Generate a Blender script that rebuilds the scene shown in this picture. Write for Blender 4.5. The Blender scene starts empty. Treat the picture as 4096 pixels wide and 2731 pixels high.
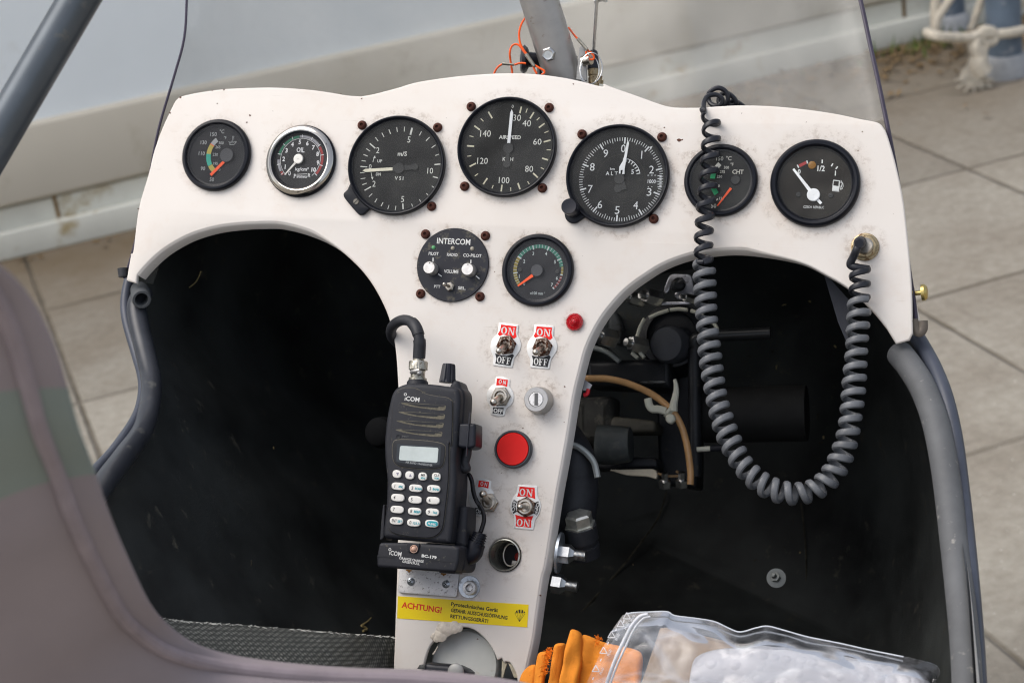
import bpy, bmesh, math, random
from mathutils import Vector, Matrix, noise
random.seed(7)
sc = bpy.context.scene
COL = sc.collection
# ------------------------------------------------------------------ camera, calibrated from the bolt patterns and paving joints
FPX, CX, CY, H = 7500.0, 2048.0, 1365.5, 1.25
up_c = Vector((-0.13892, -0.91225, -0.38536)).normalized()      # world up in camera axes (x right, y down, z forward)
Yc = (Vector((0, 0, 1)) - up_c * up_c.z).normalized()
Xc = Yc.cross(up_c).normalized()
def c2w(v): return Vector((v.dot(Xc), v.dot(Yc), v.dot(up_c)))
CAMP = Vector((0, 0, H))
cam_d = bpy.data.cameras.new('camera'); cam = bpy.data.objects.new('camera', cam_d); COL.objects.link(cam)
r_, u_, b_ = c2w(Vector((1, 0, 0))), c2w(Vector((0, -1, 0))), c2w(Vector((0, 0, -1)))
M = Matrix((r_, u_, b_)).transposed().to_4x4(); M.translation = CAMP
cam.matrix_world = M
cam_d.sensor_width = 36; cam_d.lens = FPX / 4096 * 36
cam_d.clip_start = 0.02; cam_d.clip_end = 200
cam_d.dof.use_dof = True; cam_d.dof.focus_distance = 1.41; cam_d.dof.aperture_fstop = 11.0
sc.camera = cam
# panel frame: U right, V up, N towards the viewer
N_c = Vector((-0.26, -0.135, -1)).normalized()
PD = 1.435
def ray_c(x, y): return Vector(((x - CX) / FPX, (y - CY) / FPX, 1))
def hit_c(x, y, h=0.0):
    d = ray_c(x, y); return d * ((-(PD / math.sqrt(1 + .26**2 + .135**2)) + h) / d.dot(N_c))
Oc = hit_c(2035, 587)
U_c = Vector((0.96532, 0.04531, -0.25710)); U_c = (U_c - N_c * U_c.dot(N_c)).normalized()
V_c = N_c.cross(U_c).normalized()
Uw, Vw, Nw, Ow = c2w(U_c), c2w(V_c), c2w(N_c), c2w(Oc) + CAMP
PM = Matrix((Uw, Vw, Nw)).transposed().to_4x4(); PM.translation = Ow
PMI = PM.inverted()
def P(x, y, h=0.0):
    """point of the panel frame seen at full-size photo pixel (x, y), h metres in front of the panel face"""
    q = hit_c(x, y, h) - Oc
    return Vector((q.dot(U_c), q.dot(V_c), q.dot(N_c)))
def G(x, y, z=0.0):
    d = c2w(ray_c(x, y)); return CAMP + d * ((z - H) / d.z)
D1 = c2w(Vector((-0.33667, -0.32245, 0.88469))).normalized()      # away, square to the wall
D2 = c2w(Vector((-0.93132, 0.25264, -0.26233))).normalized()      # along the wall, to the left
WD = 3.205 * H
def WALL(x, y, dd=0.0):
    d = c2w(ray_c(x, y)); return CAMP + d * ((WD + dd) / d.dot(D1))
def DZ(x, y, z):      # world point at depth z along the camera axis
    return CAMP + c2w(ray_c(x, y) * z)

# ------------------------------------------------------------------ world, sun, view
w = bpy.data.worlds.new('World'); sc.world = w; w.use_nodes = True
nt = w.node_tree; nt.nodes.clear()
sky = nt.nodes.new('ShaderNodeTexSky'); sky.sky_type = 'NISHITA'; sky.sun_disc = False
bg = nt.nodes.new('ShaderNodeBackground'); wo = nt.nodes.new('ShaderNodeOutputWorld')
bg.inputs['Strength'].default_value = 0.15
hs = nt.nodes.new('ShaderNodeHueSaturation'); hs.inputs['Saturation'].default_value = 0.50; nt.links.new(sky.outputs[0], hs.inputs['Color']); nt.links.new(hs.outputs[0], bg.inputs[0]); nt.links.new(bg.outputs[0], wo.inputs[0])
sun_dir = (Uw * -0.52 + Vw * 0.62 + Nw * 0.60).normalized()       # towards the light
sd = bpy.data.lights.new('sun', 'SUN'); sd.energy = 0.95; sd.angle = math.radians(56); sd.color = (1.0, 0.955, 0.90)
so = bpy.data.objects.new('sun', sd); COL.objects.link(so)
so.rotation_euler = sun_dir.to_track_quat('Z', 'Y').to_euler()
sky.sun_elevation = math.asin(sun_dir.z); sky.sun_rotation = math.atan2(sun_dir.x, sun_dir.y)
sky.dust_density = 4.0; sky.air_density = 1.0; sky.ozone_density = 1.0
sc.view_settings.view_transform = 'Standard'; sc.view_settings.look = 'None'
sc.view_settings.exposure = 0.60; sc.view_settings.gamma = 1
sc.render.engine = 'CYCLES'; sc.cycles.pixel_filter_type = 'BLACKMAN_HARRIS'; sc.cycles.filter_width = 1.15

# ------------------------------------------------------------------ crops of the photograph -> full pixel coordinates
def crop(x0, y0, s): return lambda u, v: (x0 + u * s, y0 + v * s)
K1 = crop(500, 340, .42517); K2 = crop(1300, 340, .42517); K3 = crop(2200, 340, .42517); K4 = crop(2700, 340, .42517)
K5 = crop(1600, 880, .34438); K6 = crop(1900, 1260, .31881)
R1 = crop(1450, 1250, .35067); R2 = crop(1450, 1750, .41465); R3 = crop(1850, 1650, .47847); R4 = crop(1500, 2200, .34014)
R5 = crop(2100, 2350, .76531); R6 = crop(2150, 1000, .63776); R7 = crop(2100, 1900, .5102)
T1 = crop(1900, 0, .2551); T2 = crop(0, 0, .70175); T3 = crop(0, 900, .70175); T4 = crop(0, 1900, .72279)
T5 = crop(3300, 0, .63782); T6 = crop(3300, 900, .63782); T7 = crop(3300, 1800, .59359); F = crop(0, 0, 1.7415)

# ------------------------------------------------------------------ materials
MATS = {}
def mat(name, col, rough=.5, metal=0, var=.12, vs=60, dirt=None, dthr=.62, ds=220, bump=0, bs=300, coat=0, spec=.3, trans=0, sss=0, detail=4):
    if name in MATS: return MATS[name]
    m = bpy.data.materials.new(name); m.use_nodes = True; n = m.node_tree; L = n.links
    b = n.nodes['Principled BSDF']; b.inputs['Roughness'].default_value = rough; b.inputs['Metallic'].default_value = metal
    b.inputs['Coat Weight'].default_value = coat; b.inputs['Specular IOR Level'].default_value = spec
    b.inputs['Transmission Weight'].default_value = trans
    tc = n.nodes.new('ShaderNodeTexCoord')
    def nz(scale, det=4, rgh=.6):
        t = n.nodes.new('ShaderNodeTexNoise'); t.inputs['Scale'].default_value = scale; t.inputs['Detail'].default_value = det
        t.inputs['Roughness'].default_value = rgh; L.new(tc.outputs['Object'], t.inputs['Vector']); return t
    a = nz(vs, detail)
    ra = n.nodes.new('ShaderNodeMapRange'); ra.inputs['From Min'].default_value = .3; ra.inputs['From Max'].default_value = .7
    ra.inputs['To Min'].default_value = 1 - var; ra.inputs['To Max'].default_value = 1 + var; L.new(a.outputs[0], ra.inputs[0])
    mx = n.nodes.new('ShaderNodeVectorMath'); mx.operation = 'SCALE'; mx.inputs[0].default_value = col[:3]; L.new(ra.outputs[0], mx.inputs['Scale'])
    out = mx.outputs[0]
    if dirt:
        d = nz(ds, 6, .7); r = n.nodes.new('ShaderNodeMapRange'); r.inputs['From Min'].default_value = dthr - .05; r.inputs['From Max'].default_value = dthr + .06
        L.new(d.outputs[0], r.inputs[0]); mm = n.nodes.new('ShaderNodeMix'); mm.data_type = 'RGBA'
        L.new(r.outputs[0], mm.inputs[0]); L.new(out, mm.inputs[6]); mm.inputs[7].default_value = (*dirt[:3], 1); out = mm.outputs[2]
        rr = n.nodes.new('ShaderNodeMapRange'); rr.inputs['To Min'].default_value = rough; rr.inputs['To Max'].default_value = min(1, rough + .35)
        L.new(r.outputs[0], rr.inputs[0]); L.new(rr.outputs[0], b.inputs['Roughness'])
    L.new(out, b.inputs['Base Color'])
    if bump:
        t = nz(bs, 5); bp = n.nodes.new('ShaderNodeBump'); bp.inputs['Strength'].default_value = bump; bp.inputs['Distance'].default_value = .0006
        L.new(t.outputs[0], bp.inputs['Height']); L.new(bp.outputs[0], b.inputs['Normal'])
    MATS[name] = m; return m
def glass_mat(name, tint, refl, rough=.05, haze=0.0, hcol=(.5, .5, .48), hs=60, crinkle=0):
    m = bpy.data.materials.new(name); m.use_nodes = True; n = m.node_tree; n.nodes.clear(); L = n.links
    o = n.nodes.new('ShaderNodeOutputMaterial'); t = n.nodes.new('ShaderNodeBsdfTransparent'); t.inputs[0].default_value = (*tint, 1)
    g = n.nodes.new('ShaderNodeBsdfGlossy'); g.inputs['Roughness'].default_value = rough
    d = n.nodes.new('ShaderNodeBsdfDiffuse'); d.inputs[0].default_value = (*hcol, 1)
    lw = n.nodes.new('ShaderNodeFresnel'); lw.inputs[0].default_value = 1.45
    sc_ = n.nodes.new('ShaderNodeMath'); sc_.operation = 'MULTIPLY'; sc_.inputs[1].default_value = refl; L.new(lw.outputs[0], sc_.inputs[0])
    m1 = n.nodes.new('ShaderNodeMixShader'); m2 = n.nodes.new('ShaderNodeMixShader')
    tc = n.nodes.new('ShaderNodeTexCoord'); nz = n.nodes.new('ShaderNodeTexNoise'); nz.inputs['Scale'].default_value = hs; nz.inputs['Detail'].default_value = 5
    L.new(tc.outputs['Object'], nz.inputs['Vector']); mr = n.nodes.new('ShaderNodeMapRange'); mr.inputs['From Min'].default_value = .4; mr.inputs['From Max'].default_value = .72
    mr.inputs['To Min'].default_value = haze * .3; mr.inputs['To Max'].default_value = haze; L.new(nz.outputs[0], mr.inputs[0])
    L.new(mr.outputs[0], m1.inputs[0]); L.new(t.outputs[0], m1.inputs[1]); L.new(d.outputs[0], m1.inputs[2])
    L.new(sc_.outputs[0], m2.inputs[0]); L.new(m1.outputs[0], m2.inputs[1]); L.new(g.outputs[0], m2.inputs[2]); L.new(m2.outputs[0], o.inputs[0])
    if crinkle:
        vo = n.nodes.new('ShaderNodeTexVoronoi'); vo.feature = 'DISTANCE_TO_EDGE'; vo.inputs['Scale'].default_value = crinkle; mp = n.nodes.new('ShaderNodeMapping'); mp.inputs['Scale'].default_value = (1, 1.6, .4); mp.inputs['Rotation'].default_value = (0, 0, .5)
        nd = n.nodes.new('ShaderNodeTexNoise'); nd.inputs['Scale'].default_value = crinkle * 1.5; ad = n.nodes.new('ShaderNodeVectorMath'); ad.operation = 'MULTIPLY_ADD'; ad.inputs[1].default_value = (.03, .03, .03)
        L.new(tc.outputs['Object'], nd.inputs['Vector']); L.new(nd.outputs['Color'], ad.inputs[0]); L.new(tc.outputs['Object'], ad.inputs[2]); L.new(ad.outputs[0], mp.inputs[0]); L.new(mp.outputs[0], vo.inputs['Vector'])
        cr = n.nodes.new('ShaderNodeMapRange'); cr.inputs['From Min'].default_value = 0; cr.inputs['From Max'].default_value = .045; cr.inputs['To Min'].default_value = .22; cr.inputs['To Max'].default_value = 0; L.new(vo.outputs['Distance'], cr.inputs[0])
        am = n.nodes.new('ShaderNodeMath'); am.operation = 'ADD'; am.use_clamp = True; L.new(cr.outputs[0], am.inputs[0]); L.new(mr.outputs[0], am.inputs[1]); L.new(am.outputs[0], m1.inputs[0])
        bp = n.nodes.new('ShaderNodeBump'); bp.inputs['Strength'].default_value = .6; bp.inputs['Distance'].default_value = .003; L.new(vo.outputs['Distance'], bp.inputs['Height']); L.new(bp.outputs[0], g.inputs['Normal'])
    MATS[name] = m; return m

BLK = mat('black_plastic', (.011, .012, .018), .38, var=.2, dirt=(.07, .065, .055), dthr=.68, ds=500, bump=.08)
BLKS = mat('black_satin', (.006, .007, .011), .30, var=.15, dirt=(.05, .045, .035), dthr=.74, ds=500, spec=.22)
DIAL = mat('dial_black', (.012, .0125, .013), .8, var=.3, vs=45, dirt=(.028, .028, .026), dthr=.60, ds=40)
DIALR = mat('dial_grey', (.018, .019, .022), .8, var=.12, vs=60)
WHT = mat('mark_white', (.62, .63, .60), .6, var=.12, vs=400)
WHTD = mat('mark_dim', (.30, .31, .31), .6, var=.1)
CRM = mat('mark_cream', (.60, .57, .44), .6, var=.12, vs=400)
RED = mat('mark_red', (.30, .03, .03), .5); GRN = mat('mark_green', (.03, .22, .13), .5); YEL = mat('mark_yellow', (.36, .30, .06), .5)
MGRN = mat('tach_green', (.02, .13, .09), .5); MYEL = mat('tach_yellow', (.18, .14, .02), .5); MRED = mat('tach_red', (.14, .02, .02), .5)
ORG = mat('needle_orange', (.82, .085, .012), .45, var=.05)
RUST = mat('rusty_screw', (.060, .018, .012), .8, 0, var=.45, vs=900, dirt=(.14, .05, .02), dthr=.6, ds=1500, bump=.5, bs=1800)
RNUT = mat('rusty_nut', (.30, .26, .22), .42, .8, var=.3, vs=500, dirt=(.085, .028, .012), dthr=.47, ds=420, bump=.5, bs=1500)
NICK = mat('worn_nickel', (.48, .44, .38), .30, 1, var=.2, vs=500, dirt=(.12, .07, .035), dthr=.66, ds=500, bump=.1, bs=900)
STEEL = mat('bright_steel', (.55, .55, .54), .28, 1, var=.12, vs=300, bump=.05)
CHROME = mat('chrome', (.50, .47, .43), .10, 1, var=.05, dirt=(.25, .2, .15), dthr=.70, ds=300)
ZINC = mat('zinc_plate', (.52, .56, .60), .34, .9, var=.18, vs=300, dirt=(.35, .37, .38), dthr=.6, ds=250)
ALU = mat('scuffed_aluminium', (.66, .65, .64), .45, .55, var=.1, vs=120, dirt=(.22, .20, .19), dthr=.61, ds=420, bump=.2, bs=700)
TUBE = mat('brushed_tube', (.40, .385, .37), .42, .75, var=.14, vs=30, dirt=(.25, .2, .16), dthr=.66, ds=70, bump=.06)
RADIO = mat('radio_shell', (.017, .018, .023), .55, var=.14, vs=90, dirt=(.12, .11, .085), dthr=.66, ds=260, bump=.25, bs=2500)
RADIOD = mat('radio_dark', (.012, .013, .016), .45, var=.2)
DUST = mat('dusty_edge', (.13, .118, .088), .9, var=.3, vs=500)
KEYM = mat('key_white', (.72, .70, .65), .45, var=.05, vs=500)
TEAL = mat('teal_print', (.01, .30, .36), .5); INK = mat('dark_print', (.05, .05, .055), .6)
LCD = mat('lcd', (.50, .55, .53), .25, var=.07, vs=120)
PRINT = mat('white_print', (.62, .62, .60), .6)
SRED = mat('plate_red', (.74, .008, .004), .55, var=.1, vs=300, dirt=(.45, .06, .04), dthr=.71, ds=600)
SWHT = mat('plate_white', (.70, .69, .66), .3, .25, var=.08, vs=200, dirt=(.12, .08, .06), dthr=.69, ds=520)
SBLK = mat('plate_black', (.012, .012, .014), .4)
BRED = mat('button_red', (.66, .006, .004), .6, var=.05)
LAMPR = mat('lamp_red', (.42, .006, .012), .12, coat=.8, var=.1)
RUBBER = mat('rubber', (.026, .027, .031), .48, var=.2, vs=150, dirt=(.08, .075, .065), dthr=.68, ds=400, bump=.1)
COILM = mat('coil_plastic', (.115, .12, .128), .34, var=.2, vs=60, dirt=(.16, .15, .13), dthr=.66, ds=300)
COILD = mat('coil_plastic_shaded', (.020, .021, .026), .32, var=.2, vs=60)  # same cord as the grey coil; shade near the panel put into the colour
TRIM = mat('foam_trim', (.105, .108, .112), .6, var=.15, vs=30, dirt=(.27, .26, .24), dthr=.66, ds=90, bump=.15)
TRIMD = mat('edge_trim', (.055, .062, .082), .38, var=.15, vs=30)
BLACKIN = mat('black_interior', (.025, .028, .027), .7, var=.95, vs=6, dirt=(.075, .07, .055), dthr=.65, ds=45, bump=.5, bs=900, spec=.4)
MECH = mat('black_engine', (.012, .013, .015), .42, var=.4, vs=40, dirt=(.06, .055, .045), dthr=.66, ds=110, bump=.3)
MECHG = mat('grey_engine', (.10, .105, .105), .5, .2, var=.3, vs=40, dirt=(.04, .035, .03), dthr=.55, ds=120)
AMBER = mat('amber_hose', (.68, .39, .17), .25, var=.15, vs=60, coat=.3, trans=.25)
TIE = mat('cable_tie', (.62, .61, .50), .4)
BEIGE = mat('cream_part', (.62, .55, .42), .5)
OCAB = mat('orange_cable', (.80, .10, .01), .35, var=.08)
SEAT = mat('seat_fabric', (.295, .252, .262), .95, var=.10, vs=7, bump=.6, bs=1400)
SEATG = mat('seat_fabric_green', (.235, .27, .245), .95, var=.08, vs=6, bump=.6, bs=1400)
CLOTH = mat('orange_cloth', (.78, .265, .028), .9, var=.14, vs=60, bump=.6, bs=500, dirt=(.5, .13, .02), dthr=.70, ds=180)
CARD = mat('cardboard', (.36, .26, .165), .85, var=.10, vs=40, bump=.1)
STICK = mat('sticker_yellow', (.80, .60, .005), .3, var=.03, vs=60)
TRED = mat('text_red', (.62, .03, .008), .4); TBLK = mat('text_black', (.02, .02, .015), .5)
GLUE = mat('old_sealant', (.58, .52, .44), .5, var=.2, vs=200, bump=.8, bs=300)
PALE = mat('pale_tube', (.64, .65, .61), .3, var=.08, vs=25, dirt=(.42, .36, .24), dthr=.63, ds=25)
AMBL = mat('amber_lamp', (.22, .10, .01), .25)
BRASS = mat('dull_brass', (.36, .29, .18), .42, .85, var=.25, vs=300, dirt=(.14, .07, .03), dthr=.58, ds=300, bump=.3)
GOLD = mat('gold_zinc', (.55, .42, .15), .3, 1, var=.2)
CLEARP = mat('tie_plastic', (.7, .68, .6), .4)
LEDG = mat('led_green', (.10, .32, .14), .2); LEDW = mat('led_clear', (.34, .31, .25), .25)
GL = glass_mat('gauge_glass', (.97, .97, .96), .35, .06, .055, (.40, .40, .37), 40)
GLC = glass_mat('gauge_glass_clean', (.98, .98, .98), .35, .06, .03)
WS = glass_mat('windscreen', (.82, .82, .81), .18, .10, .30, (.70, .68, .63), 9)
BAGM = glass_mat('bag_film', (.97, .97, .98), .8, .18, .15, (.60, .63, .68), 40, crinkle=13)

# ------------------------------------------------------------------ mesh helpers
class B:
    """collects faces in one frame; build() links them as one object"""
    def __init__(s): s.v = []; s.f = []
    def add(s, vs, fs):
        o = len(s.v); s.v += [Vector(q) for q in vs]; s.f += [[i + o for i in f] for f in fs]; return s
    def poly(s, pts): return s.add(pts, [list(range(len(pts)))])
    def mesh(s, me, mtx=None):
        return s.add([(mtx @ q.co if mtx else q.co.copy()) for q in me.vertices], [list(p.vertices) for p in me.polygons])
    def lathe(s, c, axis, prof, seg=64, ref=None, a0=0.0, cap=True):
        a = Vector(axis).normalized(); c = Vector(c)
        x = (Vector(ref) if ref else (Vector((0, 0, 1)) if abs(a.z) < .9 else Vector((1, 0, 0)))); x = (x - a * x.dot(a)).normalized(); y = a.cross(x)
        vs = []; n = len(prof)
        for r, h in prof:
            for i in range(seg):
                t = a0 + 2 * math.pi * i / seg; vs.append(c + a * h + (x * math.cos(t) + y * math.sin(t)) * r)
        fs = []
        for k in range(n - 1):
            for i in range(seg):
                j = (i + 1) % seg; fs.append([k * seg + i, k * seg + j, (k + 1) * seg + j, (k + 1) * seg + i])
        if cap and prof[0][0] > 1e-6: fs.append(list(range(seg))[::-1])
        if cap and prof[-1][0] > 1e-6: fs.append([(n - 1) * seg + i for i in range(seg)])
        return s.add(vs, fs)
    def sweep(s, pts, rad, seg=12, closed=False, flat=1.0, cap=True, ref=None):
        pts = [Vector(p) for p in pts]; n = len(pts)
        if not hasattr(rad, '__len__'): rad = [rad] * n
        T = []
        for i in range(n):
            a = pts[(i + 1) % n] if (closed or i < n - 1) else pts[i]; b = pts[i - 1] if (closed or i > 0) else pts[i]
            T.append((a - b).normalized())
        x = Vector(ref) if ref else (Vector((0, 0, 1)) if abs(T[0].z) < .8 else Vector((1, 0, 0)))
        vs = []
        for i in range(n):
            x = (x - T[i] * x.dot(T[i])).normalized(); y = T[i].cross(x)
            for k in range(seg):
                t = 2 * math.pi * k / seg; vs.append(pts[i] + x * math.cos(t) * rad[i] + y * math.sin(t) * rad[i] * flat)
        fs = []
        for i in range(n if closed else n - 1):
            j = (i + 1) % n
            for k in range(seg):
                l = (k + 1) % seg; fs.append([i * seg + k, i * seg + l, j * seg + l, j * seg + k])
        if cap and not closed: fs.append(list(range(seg))[::-1]); fs.append([(n - 1) * seg + k for k in range(seg)])
        return s.add(vs, fs)
    def ball(s, c, r, seg=16, sz=(1, 1, 1), axis=(0, 0, 1), half=False):
        n = seg // 2; a0 = 0 if half else -math.pi / 2
        prof = [(max(1e-7, r * math.cos(a0 + (math.pi / 2 - a0) * i / n)) * sz[0], r * math.sin(a0 + (math.pi / 2 - a0) * i / n) * sz[2]) for i in range(n + 1)]
        return s.lathe(c, axis, prof, seg)
    def box(s, c, ax, ay, az):
        c, ax, ay, az = map(Vector, (c, ax, ay, az))
        vs = [c + ax * i + ay * j + az * k for i in (-1, 1) for j in (-1, 1) for k in (-1, 1)]
        return s.add(vs, [[0, 1, 3, 2], [4, 6, 7, 5], [0, 4, 5, 1], [2, 3, 7, 6], [0, 2, 6, 4], [1, 5, 7, 3]])
    def build(s, name, material, parent=None, smooth=True, bevel=0, origin=None, sub=0, angle=35):
        me = bpy.data.meshes.new(name); o = Vector(origin) if origin is not None else (parent['_o'] if parent else Vector((0, 0, 0)))
        o = Vector(o); me.from_pydata([tuple(q - o) for q in s.v], [], s.f)
        bm = bmesh.new(); bm.from_mesh(me); bmesh.ops.remove_doubles(bm, verts=bm.verts, dist=2e-6)
        bmesh.ops.recalc_face_normals(bm, faces=bm.faces)
        bm.to_mesh(me); bm.free(); me.materials.append(material)
        ob = bpy.data.objects.new(name, me); COL.objects.link(ob)
        if parent: ob.parent = parent
        ob['_o'] = tuple(o)
        if bevel:
            md = ob.modifiers.new('bevel', 'BEVEL'); md.width = bevel; md.segments = 3; md.limit_method = 'ANGLE'; md.angle_limit = math.radians(40)
        if sub:
            md = ob.modifiers.new('sub', 'SUBSURF'); md.levels = sub; md.render_levels = sub
        if smooth:
            me.polygons.foreach_set('use_smooth', [True] * len(me.polygons))
            if not bevel and not sub: me.set_sharp_from_angle(angle=math.radians(angle))
        return ob
def tag(o, label, cat, group=None):
    o['label'] = label; o['category'] = cat
    if group: o['group'] = group
    return o
def thing(name, label, cat, org=(0, 0, 0), group=None, frame=PM):
    o = bpy.data.objects.new(name, None); COL.objects.link(o); o.empty_display_size = .01
    o.matrix_world = frame @ Matrix.Translation(Vector(org)); o['_o'] = tuple(org)
    return tag(o, label, cat, group)
def single(b, name, material, label, cat, org=None, group=None, frame=PM, **k):
    org = Vector(org) if org is not None else b.v[0]
    o = b.build(name, material, None, origin=org, **k); o.matrix_world = frame @ Matrix.Translation(org); return tag(o, label, cat, group)
I4 = Matrix.Identity(4)
def copy_tree(o, parent=None):
    c = o.copy(); COL.objects.link(c); c.parent = parent
    for ch in o.children: copy_tree(ch, c)
    return c
def fill2d(loops, z0, z1, bev=0, res=3):
    """filled 2D outline(s) with holes, from z0 to z1, bevelled by bev"""
    cu = bpy.data.curves.new('t', 'CURVE'); cu.dimensions = '2D'; cu.fill_mode = 'BOTH'
    for lp in loops:
        sp = cu.splines.new('POLY'); sp.points.add(len(lp) - 1); sp.use_cyclic_u = True
        for i, q in enumerate(lp): sp.points[i].co = (q[0], q[1], 0, 1)
    t = abs(z1 - z0)
    if t > 1e-7:
        cu.extrude = max(t / 2 - bev, 0); cu.bevel_depth = bev; cu.bevel_resolution = res; cu.offset = -bev
    ob = bpy.data.objects.new('t', cu); me = bpy.data.meshes.new_from_object(ob)
    for q in me.vertices: q.co.z += (z0 + z1) / 2
    bpy.data.objects.remove(ob); bpy.data.curves.remove(cu); return me
def cat(pts, n=8, closed=False):
    """Catmull-Rom through points"""
    pts = [Vector(p) for p in pts]; out = []; m = len(pts)
    for i in range(m if closed else m - 1):
        g = (lambda k: pts[k % m]) if closed else (lambda k: pts[min(max(k, 0), m - 1)])
        a, b, c, d = g(i - 1), g(i), g(i + 1), g(i + 2)
        for k in range(n):
            t = k / n; out.append(.5 * (2 * b + (c - a) * t + (2 * a - 5 * b + 4 * c - d) * t * t + (3 * b - a - 3 * c + d) * t ** 3))
    if not closed: out.append(pts[-1])
    return out
def Pk(K, pts, h=0): return [P(*K(u, v), h) for u, v in pts]
TXT = {}
def text_me(s, shear=0, bold=0.0):
    k = (s, shear, bold)
    if k not in TXT:
        cu = bpy.data.curves.new('t', 'FONT'); cu.body = s; cu.size = 1; cu.resolution_u = 2; cu.shear = shear; cu.offset = bold
        ob = bpy.data.objects.new('t', cu); me = bpy.data.meshes.new_from_object(ob)
        bpy.data.objects.remove(ob); TXT[k] = me
    return TXT[k]
def mmpp(K, u, v, h=0):      # metres of panel per crop pixel
    a, b = P(*K(u - 20, v), h), P(*K(u + 20, v), h); c, d = P(*K(u, v - 20), h), P(*K(u, v + 20), h)
    return ((a - b).length / 40 + (c - d).length / 40) / 2
def text(b, K, s, u, v, hp, h, wp=None, rot=0.0, bold=0.012):
    """text centred on crop pixel (u, v), hp pixels tall (wp wide), rotated rot degrees clockwise"""
    me = text_me(s, 0, bold); xs = [q.co.x for q in me.vertices]; ys = [q.co.y for q in me.vertices]
    w_, h_ = max(xs) - min(xs), max(ys) - min(ys); cx, cy = (max(xs) + min(xs)) / 2, (max(ys) + min(ys)) / 2
    k = mmpp(K, u, v, h); sy = hp * k / h_; sx = (wp * k / w_) if wp else sy * .92; c = P(*K(u, v), h)
    m = Matrix.Translation(c) @ Matrix.Rotation(math.radians(-rot), 4, 'Z') @ Matrix.Diagonal((sx, sy, 1, 1)) @ Matrix.Translation((-cx, -cy, 0))
    return b.mesh(me, m)
def bar(b, p, q, w0, w1=None, tip=False):
    p, q = Vector(p), Vector(q); w1 = w0 if w1 is None else w1; d = (q - p).normalized(); s = Vector((-d.y, d.x, 0))
    return b.poly([p - s * w0 / 2, q - s * w1 / 2, q + s * w1 / 2, p + s * w0 / 2])
def arc(b, c, r0, r1, a0, a1, h, n=None):
    """band between radii, angles in degrees clockwise from up"""
    n = n or max(2, int(abs(a1 - a0) / 4)); vs = []; fs = []
    for i in range(n + 1):
        t = math.radians(a0 + (a1 - a0) * i / n)
        for r in (r0, r1): vs.append((c[0] + r * math.sin(t), c[1] + r * math.cos(t), h))
    for i in range(n): fs.append([2 * i, 2 * i + 1, 2 * i + 3, 2 * i + 2])
    return b.add(vs, fs)
def disc(b, c, r, h, n=32): return b.poly([(c[0] + r * math.cos(2 * math.pi * i / n), c[1] + r * math.sin(2 * math.pi * i / n), h) for i in range(n)])
def circ(c, r, n=64): return [(c[0] + r * math.cos(2 * math.pi * i / n), c[1] + r * math.sin(2 * math.pi * i / n)) for i in range(n)]
def ang(c, p): return math.degrees(math.atan2(p[0] - c[0], p[1] - c[1]))
Z = Vector((0, 0, 1))

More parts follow.
